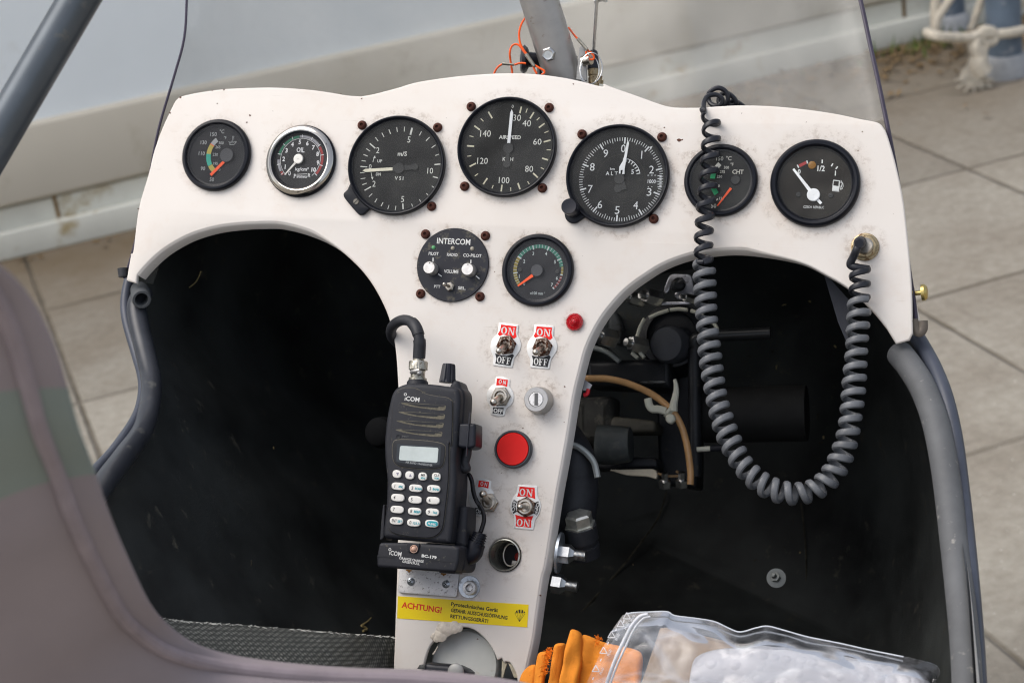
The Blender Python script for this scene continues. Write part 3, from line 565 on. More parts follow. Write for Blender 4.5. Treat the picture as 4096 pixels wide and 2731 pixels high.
    rr = nt.nodes.new('ShaderNodeMapRange'); rr.inputs['From Min'].default_value = .25; rr.inputs['From Max'].default_value = .55; nt.links.new(ck.outputs['Distance'], rr.inputs[0]); nt.links.new(rr.outputs[0], mx.inputs[0]); nt.links.new(old, mx.inputs[6]); mx.inputs[7].default_value = (.05, .053, .048, 1); nt.links.new(mx.outputs[2], bs.inputs['Base Color'])
    bp = nt.nodes.new('ShaderNodeBump'); bp.inputs['Strength'].default_value = .8; bp.inputs['Distance'].default_value = .001; bp.invert = True; nt.links.new(ck.outputs['Distance'], bp.inputs['Height']); nt.links.new(bp.outputs[0], bs.inputs['Normal'])
    up = cat([P(*F(x, y), h) for x, y, h in ((300, 1410, .20), (420, 1426, .165), (560, 1436, .12), (760, 1452, .05), (905, 1463, -.02), (980, 1470, -.03))], 6)
    dn = cat([P(*F(x, y), h) for x, y, h in ((250, 1640, .30), (420, 1640, .26), (560, 1640, .21), (760, 1640, .13), (905, 1640, -.008), (980, 1640, -.012))], 6)
    rows = [[a.lerp(c, k / 10) + Z * .004 * math.sin(k * .9) for a, c in zip(up, dn)] for k in range(11)]
    lower = [[q - Z * .012 for q in rows[0]]] + rows
    b = B(); loft(b, lower); b.build('woven_shelf', sh, t)
    b = B(); random.seed(5)
    for i in range(170):
        q = random.choice(up[4:]); q = q + Vector((random.uniform(-.006, .006), 0, .0012)); b.sweep([q, q + Vector((random.uniform(.001, .004), random.uniform(-.0008, .0012), random.uniform(0, .0008)))], .00022, 4)
    b.build('frayed_edge', mat('frayed_fibre', (.6, .6, .55), .8), t)
    # dust creases and straw bits stuck to the liner
    from mathutils.bvhtree import BVHTree
    nr = len(rim); vs_ = [q for r in rows_l for q in r]; fs_ = [[i * nr + j, i * nr + (j + 1) % nr, (i + 1) * nr + (j + 1) % nr, (i + 1) * nr + j] for i in range(len(rows_l) - 1) for j in range(nr)]
    bv = BVHTree.FromPolygons(vs_, fs_); CPF = PMI @ CAMP
    def on(x, y):
        d = (P(x, y, 0) - CPF).normalized(); h_ = bv.ray_cast(P(x, y, 0) + d * .02, d)[0]; return (h_ if h_ else P(x, y, -.25)) - d * .012
    st = mat('straw', (.42, .33, .15), .9, var=.4); sd_ = mat('seam_dust', (.05, .045, .032), .95, var=.6, vs=120)
    def strand(K, pts, r, name='straw', m=st): b = B(); b.sweep(cat([on(*K(u, v)) for u, v in pts], 5), r, 5); b.build(name, m, t)
    strand(T3, ((945, 1310), (962, 1345), (975, 1390), (990, 1425)), .0011); strand(T3, ((935, 1310), (930, 1280), (965, 1268)), .0005)
    strand(T4, ((2105, 640), (2095, 700), (2050, 790), (2000, 830)), .0007); strand(T4, ((2000, 830), (2030, 850), (2010, 860)), .0012); strand(T3, ((1145, 265), (1120, 320), (1080, 355)), .0005)
    strand(R7, ((2195, 1030), (2175, 1090), (2150, 1160)), .0022); strand(R7, ((2165, 220), (2195, 500), (2205, 800), (2185, 1020)), .0008, 'liner_seam', sd_)
    strand(R7, ((1110, 130), (1040, 340), (900, 540), (760, 720), (590, 910), (360, 1160)), .0009, 'liner_seam', sd_)
    random.seed(21)
    for i in range(34):
        x, y = random.choice((F(random.uniform(380, 880), random.uniform(620, 1400)), F(random.uniform(1450, 2050), random.uniform(1150, 1420)), F(random.uniform(1700, 1940), random.uniform(640, 1050)))); q = on(x, y); a_ = random.random() * 6.3; L_ = random.uniform(.0006, .0045)
        b = B(); b.sweep([q, q + Vector((math.cos(a_), math.sin(a_), .1)) * L_ * .5 + Vector((0, .0006, 0)), q + Vector((math.cos(a_), math.sin(a_), .1)) * L_], random.uniform(.0003, .0008), 5); b.build('dust_fleck', sd_ if i % 3 else st, t)
    b = B(); g_ = [P(*q, -.03) for q in (F(1890, 622), F(1960, 700), F(1946, 790), F(1925, 740))]; b.mesh(fill2d([[q.xy for q in g_]], -.034, -.03)); b.build('gusset', mat('gusset', (.020, .022, .030), .6), t)
    # bolt with washer on the liner
    q = P(*F(1783, 1327), -.20); b = B(); b.lathe(q, (.1, .1, 1), [(.0080, 0), (.0080, .0010), (.003, .0014)], 28); b.build('washer', mat('dull_washer', (.20, .21, .20), .5, .5), t)
    b = B(); b.lathe(q, (-.25, .35, 1), [(.0042, 0), (.0042, .004), (.0022, .0045), (.0022, .009), (0, .010)], 6); b.build('bolt', MATS['dull_washer'], t)
cabin()
def windscreen():
    t = thing('windscreen', 'clear smoky curved windscreen with purple cut edges rising behind the white panel', 'windscreen', (0, .1, -.1))
    Lf = cat([P(*q, h) for q, h in ((F(440, -620), -.03), (F(432, -90), -.02), (F(430, 0), -.018), (F(424, 90), -.015), (F(400, 180), -.012), (F(365, 300), -.010), (F(340, 430), -.010), (F(318, 530), -.010), (F(300, 600), -.010), (F(286, 640), -.010))], 5)
    Rt = cat([P(*q, h) for q, h in ((F(1850, -620), -.04), (F(1950, -90), -.03), (F(1976, 0), -.026), (F(1998, 100), -.02), (F(2022, 210), -.015), (F(2050, 350), -.010), (F(2070, 470), -.010), (F(2085, 600), -.010), (F(2100, 700), -.010), (F(2107, 768), -.010))], 5)
    n = 90; cut = 24; b = B(); rows = []
    for i, (a, c) in enumerate(zip(Lf, Rt)):
        rows.append([a.lerp(c, k / n) + Vector((0, 0, -.20 * (math.sin(math.pi * k / n) ** .8))) for k in range(n + 1)])
    for i in range(len(rows) - 1):
        for k in range(n):
            if i >= cut and 1 < k < n - 2: continue
            b.poly([rows[i][k], rows[i][k + 1], rows[i + 1][k + 1], rows[i + 1][k]])
    b.build('screen_sheet', WS, t)
    em = mat('screen_edge', (.05, .042, .065), .3)
    b = B(); b.sweep([q + Vector((0, 0, .001)) for q in Lf], .0011, 8); b.build('cut_edge', em, t)
    b = B(); b.sweep([q + Vector((0, 0, .001)) for q in Rt], .0017, 8); b.build('cut_edge', em, t)
    # left lower rubber end, right screw and hooked bracket
    b = B(); b.sweep([P(*F(283, 617), -.008), P(*F(284, 636), -.008)], [.0048, .0042], 14); b.build('rubber_end', RUBBER, t)
    b = B(); q = P(*F(2117, 672), -.012); b.lathe(q, (1, .12, .1), [(.0018, -.022), (.0018, 0), (.0062, 0), (.0062, .0022), (.0045, .004), (.002, .0045)], 20); b.lathe(q, (1, .12, .1), [(.0058, -.008), (.0058, -.0055)], 6); b.build('screw', GOLD, t)
    b = B(); b.sweep(cat([P(*T6(555, 590), -.006), P(*T6(565, 640), -.006), P(*T6(590, 675), -.006), P(*T6(615, 650), -.006), P(*T6(615, 600), -.006)], 5), .0016, 10, flat=2.2); b.build('hook_bracket', mat('old_hook', (.10, .085, .07), .5, .3), t)
windscreen()
def tubes():
    # dark strut upper left, nearer than the panel
    b = B(); a, c = DZ(*T2(100, 1010), 1.13), DZ(*T2(560, -190), 1.13)
    a = DZ(*T2(-60, 870), 1.13)
    b = B(); ax = (c - a).normalized(); L_ = (c - a).length
    m = mat('strut_paint', (.10, .115, .13), .30, .35, var=.2, vs=18, dirt=(.17, .165, .15), dthr=.63, ds=40)
    b.lathe(a - ax * .3, ax, [(.0122, 0), (.0122, L_ + .6)], 40); o = single(b, 'frame_strut', m, 'dark blue grey frame tube crossing the upper left corner', 'frame tube', a, frame=I4)
    # central mast tube with fittings
    t = thing('mast_tube', 'grey aluminium tube bolted in a bracket above the panel top beside orange cables', 'frame tube', P(*T1(1350, 1100), -.045))
    p0 = P(*T1(1375, 1180), -.047); p1 = P(*T1(1000, -20), -.020); ax = (p1 - p0).normalized()
    prof = []
    x = (Vector((1, 0, 0)) - ax * ax.x).normalized(); y = ax.cross(x)
    R = .0152; ns = 40; vs = []; fs = []
    for k, d in enumerate((-.02, .0, .32)):
        for i in range(ns):
            a_ = 2 * math.pi * i / ns; rr = R * (1 + .07 * abs(math.cos(2 * (a_ + .5))) ** 6)
            vs.append(p0 + ax * d + x * math.cos(a_) * rr + y * math.sin(a_) * rr)
    for k in range(2):
        for i in range(ns): j = (i + 1) % ns; fs.append([k * ns + i, k * ns + j, (k + 1) * ns + j, (k + 1) * ns + i])
    fs.append(list(range(ns))); fs.append([2 * ns + i for i in range(ns)])
    b = B(); b.add(vs, fs); b.build('tube', TUBE, t)
    # bolt through the tube
    hb = -.047 + .018; q = P(*T1(1180, 850), hb); dd = Vector((-.05, -.35, 1)).normalized()
    b = B(); b.lathe(q, dd, [(.0066, -.006), (.0066, .0012)], 32); b.build('washer', ZINC, t)
    b = B(); b.lathe(q + dd * .001, dd, [(.0058, 0), (.0058, .0045), (.0050, .0052)], 6, a0=.3); b.lathe(q + dd * .0062, dd, [(.0044, 0), (.0040, .0004), (.0030, .0002)], 24); b.build('hex_bolt', STEEL, t, smooth=False)
    # two cheek plates of the bracket
    for nm, quad, hh in (('bracket_plate', ((1640, 760), (1680, 725), (1725, 760), (1740, 900), (1762, 1280), (1590, 1260)), -.035), ('bracket_plate', ((1000, 800), (1030, 830), (1020, 1180), (975, 1180)), -.05)):
        pts = [P(*T1(u, v), hh) for u, v in quad]; b = B(); me = fill2d([[q.xy for q in pts]], -.0015, .0015, .0006); b.mesh(me, Matrix.Translation((0, 0, hh))); b.build(nm, mat('bracket_steel', (.26, .26, .255), .5, .3, var=.15, vs=90), t)
    b = B(); pts = [P(*T1(u, v), -.056) for u, v in ((1020, 880), (1600, 880), (1600, 1240), (1010, 1200))]; b.mesh(fill2d([[q.xy for q in pts]], -.058, -.055)); b.build('bracket_back', mat('bracket_dark', (.02, .02, .022), .5), t)
    q = P(*T1(1690, 960), -.033); b = B(); b.lathe(q, (1, .1, .35), [(.0042, 0), (.0042, .0075), (.0032, .008)], 24); b.build('clevis_pin', NICK, t)
    b = B(); b.lathe(P(*T1(1130, 1165), -.040), (0, .2, 1), [(.0035, 0), (.0035, .003)], 6); b.build('nut', MATS['dull_washer'], t)
    # black locking knob on the left
    q = P(*T1(770, 935), -.045); b = B(); b.lathe(q, (1, .06, -.35), [(.0, -.0035), (.0095, -.0025), (.0118, 0), (.0095, .0025), (.0062, .004), (.0055, .016), (.0052, .0165)], 32); b.build('lock_knob', BLK, t)
    b = B(); b.lathe(q + Vector((.014, .001, -.004)), (1, .06, -.35), [(.0022, 0), (.0022, .012)], 16); b.build('knob_stud', NICK, t)
    # orange cables, ferrules, split ring
    def cable(pts, h, r=.00085, lab=''):
        return B().sweep(cat([P(*T1(u, v), hh) for (u, v), hh in zip(pts, h)], 6), r, 8)
    t2 = thing('safety_cable', 'bright orange coated safety cables looped beside the aluminium tube at the panel top', 'cable', P(*T1(700, 900), -.03))
    cable(((830, 250), (800, 275), (740, 360), (700, 470), (692, 580), (715, 700), (770, 800), (815, 855)), [-.045, -.04, -.03, -.025, -.025, -.025, -.025, -.025]).build('cable', OCAB, t2)
    cable(((580, 1230), (583, 1130), (560, 980), (545, 840), (570, 740), (625, 697), (690, 715), (750, 790), (810, 865)), [-.03] * 3 + [-.027] * 6).build('cable', OCAB, t2)
    cable(((285, 1200), (320, 1110), (370, 1045), (430, 1008)), [-.03] * 4).build('cable', OCAB, t2)
    cable(((620, 1020), (680, 1000), (740, 992), (800, 1000)), [-.03] * 4).build('cable', OCAB, t2)
    cable(((945, 1030), (1010, 1070), (1080, 1110), (1085, 1150), (1040, 1175)), [-.026] * 5).build('cable', OCAB, t2)
    cable(((915, 1040), (930, 1090), (970, 1160)), [-.028] * 3).build('cable', OCAB, t2)
    cable(((1470, 440), (1530, 520), (1580, 580), (1625, 630)), [-.05, -.042, -.035, -.03]).build('cable', OCAB, t2)
    cable(((1755, 790), (1820, 830), (1865, 890), (1850, 935), (1800, 930), (1755, 880), (1740, 810)), [-.028] * 7).build('cable', OCAB, t2)
    fer = mat('ferrule', (.34, .32, .27), .4, .7, var=.3, vs=400)
    for (a_, c_, r_) in (((805, 860), (935, 1045), .0024), ((430, 1000), (610, 1018), .0017), ((1615, 615), (1765, 785), .0021)):
        b = B(); b.sweep([P(*T1(*a_), -.026), P(*T1(*c_), -.026)], [r_, r_ * .8], 14, flat=.7); b.build('ferrule', fer, t2)
    b = B(); c_ = P(*T1(1830, 1090), -.028); b.sweep([c_ + Vector((math.cos(a_) * .0085 , math.sin(a_) * .0125, math.sin(a_ * .5) * .004)) for a_ in [i * math.pi / 20 for i in range(40)]], .0005, 6, closed=True)
    b.sweep([c_ + Vector((math.cos(a_) * .0075 - .002, math.sin(a_) * .0118 - .001, -.002)) for a_ in [i * math.pi / 20 for i in range(40)]], .0005, 6, closed=True); b.build('split_ring', STEEL, t2)
    # rod antenna
    t3 = thing('rod_antenna', 'thin silver rod antenna on a black base standing behind the panel top', 'antenna', P(*T1(1850, 1250), -.055))
    h = -.052; top_ = P(*T1(1915, -60), -.03); mid = P(*T1(1862, 790), h)
    b = B(); b.sweep([mid, top_], .00135, 12); b.build('rod', STEEL, t3)
    b = B(); ax = (P(*T1(1862, 790), h) - P(*T1(1868, 1090), h)).normalized(); q = P(*T1(1858, 1090), h); b.lathe(q, ax, [(.0050, 0), (.0048, .004), (.0036, .0142), (.0030, .0152), (.0014, .0155)], 28); b.build('black_base', BLK, t3)
    b = B(); b.lathe(q - ax * .013, ax, [(.0044, -.002), (.0044, .006), (.0038, .0064), (.0038, .0075), (.0044, .008), (.0044, .0132)], 24); b.build('socket', BRASS, t3)
    b = B(); b.lathe(P(*T1(1945, 10), -.035), (1, .2, .2), [(.0018, -.004), (.0018, .004), (.0032, .0042), (.0032, .0062)], 6); b.build('clamp_nut', STEEL, t3)
    b = B(); b.lathe(P(*T1(1950, 1310), -.03), (.2, 1, .3), [(.003, 0), (.003, .003), (.0015, .003), (.0015, .006)], 12); b.build('terminal', BRASS, t3)
tubes()

# ------------------------------------------------------------------ instruments
def screw_mb(b, c, seed=0):
    rnd = random.Random(seed); a = (rnd.uniform(-.06, .06), rnd.uniform(-.06, .06), 1)
    return b.lathe(c, a, [(.0038, 0), (.0037, .0009), (.0031, .0021), (.0022, .0027), (.0014, .0028), (.0013, .0013), (0, .0012)], 20)
def screws(t, kind):
    for i, (k, (x, y)) in enumerate(SCREWS):
        if k == kind:
            q = P(x, y, .002); b = B(); screw_mb(b, Vector((q.x, q.y, .0001)), i); b.build('mounting_screw', RUST, t)
def rr_(K, u, v, du, dv, h):     # mean radius in metres from half extents in crop pixels
    return ((P(*K(u + du, v), h) - P(*K(u - du, v), h)).length + (P(*K(u, v + dv), h) - P(*K(u, v - dv), h)).length) / 4
def tk(b, K, a, c, wpx, h):
    k = mmpp(K, *a, h); return bar(b, P(*K(*a), h), P(*K(*c), h), wpx * k)
def ring(t, c, prof, m, name='bezel', seg=96): b = B(); b.lathe((c.x, c.y, 0), (0, 0, 1), prof, seg, cap=False); return b.build(name, m, t)
def face(t, c, r, h, m, name='dial'): b = B(); b.lathe((c.x, c.y, 0), (0, 0, 1), [(r, h - .001), (r, h)], 64); return b.build(name, m, t)
def cover(t, c, r, h, m=None):
    b = B(); disc(b, c, r, h, 64); return b.build('glass', m or GL, t, smooth=False)
def vdo(t, c, R, dm=None, inner=.80):
    ring(t, c, [(R * .985, 0), (R, .0008), (R, .0022), (R * .985, .0036), (R * .95, .0046), (R * .90, .0048), (R * .865, .0042), (R * .855, .0030), (R * .85, .0018), (R * inner, .0014), (R * inner, .0004)], BLKS)
    d = face(t, c, R * .86, .0010, dm or DIAL); return d
# --- oil temperature
def oil_temp():
    c = P(*K1(850, 655), .004); R = rr_(K1, 850, 655, 320, 338, .004); h = .0013
    t = thing('oil_temperature_gauge', 'round black gauge with yellow and green arc, leftmost on the panel', 'gauge', (c.x, c.y, 0))
    d = vdo(t, c, R, DIALR); hb = P(*K1(963, 665), h); k = mmpp(K1, 850, 650, h)
    b = B()
    for s, u, v, hp in (('150', 833, 465, 38), ('°C', 912, 438, 36), ('°F', 942, 497, 25), ('130', 740, 542, 36), ('110', 722, 645, 36), ('90', 733, 787, 36), ('50', 817, 890, 36), ('300', 905, 547, 27), ('265', 874, 585, 27), ('230', 850, 655, 27), ('195', 852, 740, 27), ('150', 878, 797, 25)): text(b, K1, s, u, v, hp, h)
    tk(b, K1, (1015, 482), (1015, 520), 6, h); tk(b, K1, (1015, 486), (1028, 486), 4, h); tk(b, K1, (1015, 500), (1028, 500), 4, h)
    for p_, q_ in (((975, 535), (990, 545)), ((990, 540), (985, 562)), ((985, 562), (1025, 562)), ((990, 540), (1025, 540)), ((1025, 562), (1050, 535)), ((1025, 540), (1045, 533)), ((1000, 530), (1018, 530))): tk(b, K1, p_, q_, 5, h)
    b.build('scale_print', WHTD, d, smooth=False)
    ro, ri = 203 * k, 160 * k; A = lambda u, v: ang(hb, P(*K1(u, v), h)) % 360
    for nm, m, a0, a1 in (('white_arc', WHTD, A(850, 490), A(800, 545)), ('red_mark', MATS['needle_orange'], A(800, 545) - .2, A(800, 545) - 2.5), ('yellow_arc', YEL, A(800, 550) - .5, A(772, 648)), ('green_arc', mat('teal_arc', (.02, .30, .22), .5), A(772, 648), A(790, 762)), ('yellow_arc', YEL, A(790, 765), A(815, 830))):
        b = B(); arc(b, hb, ri, ro, a0, a1, h + .0001); b.build(nm, m, d, smooth=False)
    b = B(); tk(b, K1, (930, 722), (805, 848), 26, .0024); [v_ for v_ in b.v]; b.add([q - Z * .0004 for q in b.v], [[0, 1, 2, 3]]); b.build('needle', ORG, t, smooth=False)
    b = B(); b.lathe((hb.x, hb.y, 0), (0, 0, 1), [(64 * k, .0011), (64 * k, .0028), (60 * k, .0032)], 40); b.build('hub', mat('hub_grey', (.055, .057, .062), .6), t)
    cover(t, c, R * .85, .0037, GLC)
oil_temp()
# --- oil pressure
def oil_press():
    c = P(*K1(1640, 708), .005); R = rr_(K1, 1640, 708, 320, 332, .005); h = .0022
    t = thing('oil_pressure_gauge', 'round gauge marked OIL in a wide chrome bezel with white needle', 'gauge', (c.x, c.y, 0))
    b = B(); b.lathe((c.x, c.y, 0), Z, [(R * 1.015, 0), (R * 1.02, .002), (R * .97, .0028)], 96, cap=False); b.build('gasket', BLKS, t)
    ring(t, c, [(R * .97, .0018), (R * .985, .0030), (R * .985, .0044), (R * .95, .0056), (R * .90, .0060), (R * .86, .0066), (R * .83, .0064), (R * .82, .0055), (R * .81, .0040)], CHROME)
    b = B(); b.lathe((c.x, c.y, 0), Z, [(R * .82, .0040), (R * .82, .0052), (R * .78, .0048), (R * .76, .0022), (R * .76, .0010)], 96, cap=False); b.build('inner_ring', BLKS, t)
    cc = P(*K1(1650, 700), h); d = face(t, c, R * .78, h - .0003, mat('dial_deep', (.008, .008, .009), .5)); k = mmpp(K1, 1650, 700, h)
    A = lambda u, v: ang(cc, P(*K1(u, v), h)); ro, ri = 221 * k, 199 * k
    b = B(); arc(b, cc, ri, ro, A(1445, 690), A(1490, 855) , h) if False else None
    for nm, m, a0, a1 in (('white_arc', mat('arc_grey', (.30, .30, .32), .4), -92, -122), ('red_arc', RED, -124, -133), ('green_arc', mat('arc_green', (.01, .16, .08), .45), -80, -8), ('white_arc', mat('arc_grey', (.3, .3, .32)), -7, 54), ('red_arc', RED, 56, 128)):
        b = B(); arc(b, cc, ri, ro, a0, a1, h); b.build(nm, m, d, smooth=False)
    b = B(); arc(b, cc, 190 * k, 193.5 * k, -140, 140, h)
    for a0 in range(-130, 131, 26):
        t_ = math.radians(a0); bar(b, (cc.x + ri * math.sin(t_), cc.y + ri * math.cos(t_), h + .0001), (cc.x + (ro + 6 * k) * math.sin(t_), cc.y + (ro + 6 * k) * math.cos(t_), h + .0001), 6 * k)
    for s, u, v in (('0', 1548, 832), ('1', 1507, 770), ('2', 1493, 697), ('3', 1520, 618), ('4', 1575, 560), ('5', 1645, 538), ('6', 1716, 550), ('7', 1773, 590), ('8', 1812, 650), ('9', 1815, 732), ('10', 1775, 798)): text(b, K1, s, u, v, 42, h, bold=.03)
    text(b, K1, 'OIL', 1652, 612, 46, h, 76, bold=.02); text(b, K1, 'kg/cm²', 1665, 797, 42, h, 128); text(b, K1, 'P', 1600, 858, 38, h); text(b, K1, 'aramete', 1664, 863, 24, h, 100); text(b, K1, 'R', 1733, 851, 34, h); tk(b, K1, (1618, 842), (1715, 838), 4, h)
    b.build('scale_print', mat('print_bright', (.72, .72, .72), .5), d, smooth=False)
    b = B(); p_, q_ = P(*K1(1632, 697), h + .0018), P(*K1(1502, 845), h + .0018); bar(b, p_, q_, 24 * k, 9 * k); b.add([q - Z * .0003 for q in b.v], [[0, 1, 2, 3]]); b.build('needle', KEYM, t, smooth=False)
    b = B(); b.lathe((p_.x, p_.y, 0), Z, [(45 * k, h + .0012), (45 * k, h + .0024), (40 * k, h + .0028), (5 * k, h + .0028), (4 * k, h + .0020), (0, h + .002)], 40); b.build('hub', KEYM, t)
    cover(t, c, R * .80, .0046, GLC)
oil_press()
def aero(t, K, u, v, du, dv, inner=.905):
    c = P(*K(u, v), .004); R = rr_(K, u, v, du, dv, .004)
    ring(t, c, [(R * .985, 0), (R, .0006), (R, .0040), (R * .992, .0050), (R * .975, .0056), (R * .955, .0054), (R * .935, .0038), (R * .915, .0030), (R * inner, .0005)], BLKS)
    return c, R
def lug_loop(K, pts, c, R):
    out = [P(*K(u, v), .002) for u, v in pts]; a0, a1 = ang(c, out[0]), ang(c, out[-1]); d = (a0 - a1 + 180) % 360 - 180
    q = [p_.xy for p_ in cat([Vector((p_.x, p_.y, 0)) for p_ in out], 5)]
    return q + [Vector((c.x + R * math.sin(math.radians(a1 + d * i / 8)), c.y + R * math.cos(math.radians(a1 + d * i / 8)))) for i in range(9)]
# --- vertical speed
def vsi():
    t = thing('vertical_speed_gauge', 'large round gauge marked VSI with cream needle near 0 and corner lug', 'gauge', (P(*K2(668, 755)).x, P(*K2(668, 755)).y, 0))
    c, R = aero(t, K2, 667, 755, 452, 469); h = .0010
    d = face(t, c, R * .93, h - .0002, DIAL); A2 = K2
    b = B(); wd = lambda *q: [tk(b, K2, (a, c_), (e, f), w_, h) for a, c_, e, f, w_ in q]
    wd((820, 405, 803, 470, 17), (748, 395, 745, 440, 7), (674, 398, 681, 443, 7), (601, 420, 617, 462, 7), (535, 452, 555, 490, 7), (474, 494, 500, 530, 7), (421, 551, 473, 597, 11), (388, 600, 425, 625, 7), (362, 655, 402, 671, 7), (345, 712, 385, 719, 6),
       (333, 768, 398, 772, 9), (330, 827, 372, 824, 6), (335, 884, 380, 877, 6), (350, 940, 392, 925, 7), (373, 992, 433, 958, 10), (413, 1052, 444, 1023, 7), (468, 1105, 490, 1070, 7), (527, 1140, 546, 1105, 7), (590, 1168, 603, 1130, 6), (660, 1180, 667, 1138, 6),
       (735, 1170, 732, 1115, 11), (825, 1148, 815, 1118, 6), (903, 1103, 888, 1078, 6), (975, 1043, 953, 1020, 7), (1027, 968, 1005, 950, 7), (1062, 876, 1015, 863, 10), (1085, 745, 1030, 750, 11), (1072, 653, 1037, 665, 7), (1040, 566, 1003, 592, 8), (984, 492, 950, 527, 8), (908, 438, 888, 476, 7))
    for s, u, v, hp in (('5', 790, 515, 56), ('2', 497, 615, 54), ('0', 425, 770, 44), ('2', 461, 930, 54), ('5', 730, 1075, 56), ('10', 990, 808, 54)): text(b, K2, s, u, v, hp, h, bold=0)
    text(b, K2, 'm/S', 728, 648, 42, h, 88, bold=.02); text(b, K2, 'V S I', 697, 878, 34, h, 82, bold=.02); text(b, K2, 'UP', 515, 717, 28, h, 46, bold=.02); text(b, K2, 'DN', 502, 840, 28, h, 46, bold=.02)
    tk(b, K2, (450, 727), (462, 685), 6, h); tk(b, K2, (433, 823), (444, 875), 6, h)
    b.poly(Pk(K2, ((452, 690), (476, 690), (470, 663)), h)); b.poly(Pk(K2, ((433, 868), (455, 868), (448, 893)), h)); b.build('scale_print', WHT, d, smooth=False)
    z = .0022; b = B(); b.poly(Pk(K2, ((353, 806), (378, 791), (635, 776), (635, 804), (378, 820)), z)); b.add([q - Z * .0004 for q in b.v], [[0, 1, 2, 3, 4]]); b.build('needle', mat('needle_cream', (.72, .69, .56), .5), t, smooth=False)
    b = B(); bar(b, P(*K2(640, 785), z), P(*K2(850, 772), z), .0045, .0035); b.add([q - Z * .0006 for q in b.v], [[0, 1, 2, 3]]); b.lathe(P(*K2(700, 785), .0015), Z, [(.0042, 0), (.0042, .0013)], 24); b.lathe(P(*K2(848, 772), .0015), Z, [(.0026, 0), (.0026, .0009)], 20); b.build('hub', mat('hub_black', (.026, .027, .028), .6), t, smooth=False)
    # corner lug with a small slotted screw
    lug = lug_loop(K2, ((242, 925), (215, 985), (182, 1020), (180, 1050), (205, 1090), (310, 1212), (345, 1226), (375, 1215), (410, 1180), (445, 1168)), c, R * .97)
    b = B(); b.mesh(fill2d([lug], 0, .0036, .0010)); lg = b.build('corner_lug', BLKS, t)
    q = P(*K2(293, 1098), .0036); b = B(); b.lathe((q.x, q.y, .0034), Z, [(.0024, 0), (.0022, .0008), (0, .0009)], 20); b.build('lug_screw', mat('old_screw', (.16, .15, .13), .5, .4), lg)
    b = B(); b.box((q.x, q.y, .0043), Vector((.8, .9, 0)).normalized() * .0022, Vector((-.9, .8, 0)).normalized() * .0003, (0, 0, .0001)); b.build('screw_slot', MATS['text_black'], lg)
    cover(t, c, R * .93, .0034); screws(t, 'v')
vsi()
# --- airspeed
def airspeed():
    t = thing('airspeed_gauge', 'large round gauge marked AIRSPEED with white needle pointing up, topmost on the panel', 'gauge', (P(*K2(1706, 580)).x, P(*K2(1706, 580)).y, 0))
    c, R = aero(t, K2, 1706, 580, 461, 473, .9); h = .0010; d = face(t, c, R * .93, h - .0002, DIAL)
    b = B()
    T = [(1848, 205, 1832, 268), (1903, 225, 1890, 262), (1965, 258, 1928, 318), (2018, 308, 1992, 333), (2066, 363, 2012, 403), (2103, 435, 2064, 452), (2122, 520, 2058, 537), (2125, 612, 2085, 612), (2098, 707, 2043, 690), (2060, 793, 2030, 778), (2003, 873, 1958, 830), (1922, 935, 1906, 908),
         (1835, 982, 1815, 924), (1748, 1000, 1747, 965), (1657, 1003, 1665, 940), (1570, 975, 1583, 943), (1488, 935, 1527, 878), (1410, 857, 1440, 835), (1360, 768, 1420, 738), (1338, 672, 1376, 667), (1335, 573, 1402, 578), (1360, 480, 1396, 489), (1405, 385, 1457, 424), (1465, 318, 1490, 343), (1537, 254, 1573, 315)]
    for i, (a, e, f, g) in enumerate(T): tk(b, K2, (a, e), (f, g), 14 if i % 2 == 0 else 8, h)
    b.build('tick_marks', CRM, d, smooth=False); b = B()
    for s, u, v, hp, wp in (('0', 1766, 203, 30, 18), ('30', 1806, 310, 60, 76), ('40', 1898, 362, 60, 80), ('60', 1998, 535, 58, 78), ('80', 1920, 790, 58, 76), ('100', 1685, 897, 58, 100), ('120', 1482, 715, 58, 100), ('140', 1510, 458, 62, 100)): text(b, K2, s, u, v, hp, h, wp, bold=0)
    text(b, K2, 'AIRSPEED', 1740, 493, 36, h, 208, bold=.02); text(b, K2, 'K', 1686, 698, 36, h); text(b, K2, 'H', 1756, 700, 36, h); text(b, K2, '.', 1722, 712, 6, h)
    b.build('scale_print', WHT, d, smooth=False)
    z = .0022; b = B(); b.poly(Pk(K2, ((1756, 230), (1770, 262), (1741, 556), (1713, 556), (1742, 262)), z)); b.add([q - Z * .0004 for q in b.v], [[0, 1, 2, 3, 4]]); b.build('needle', mat('needle_white', (.72, .74, .76), .45), t, smooth=False)
    b = B(); bar(b, P(*K2(1728, 590), z), P(*K2(1712, 745), z), .0030, .0020); b.lathe(P(*K2(1727, 597), .0012), Z, [(.0040, 0), (.0040, .0012)], 24); b.lathe(P(*K2(1714, 745), .0012), Z, [(.0030, 0), (.0030, .0012)], 24); b.build('hub', MATS['hub_black'], t, smooth=False)
    cover(t, c, R * .93, .0034); screws(t, 's')
airspeed()
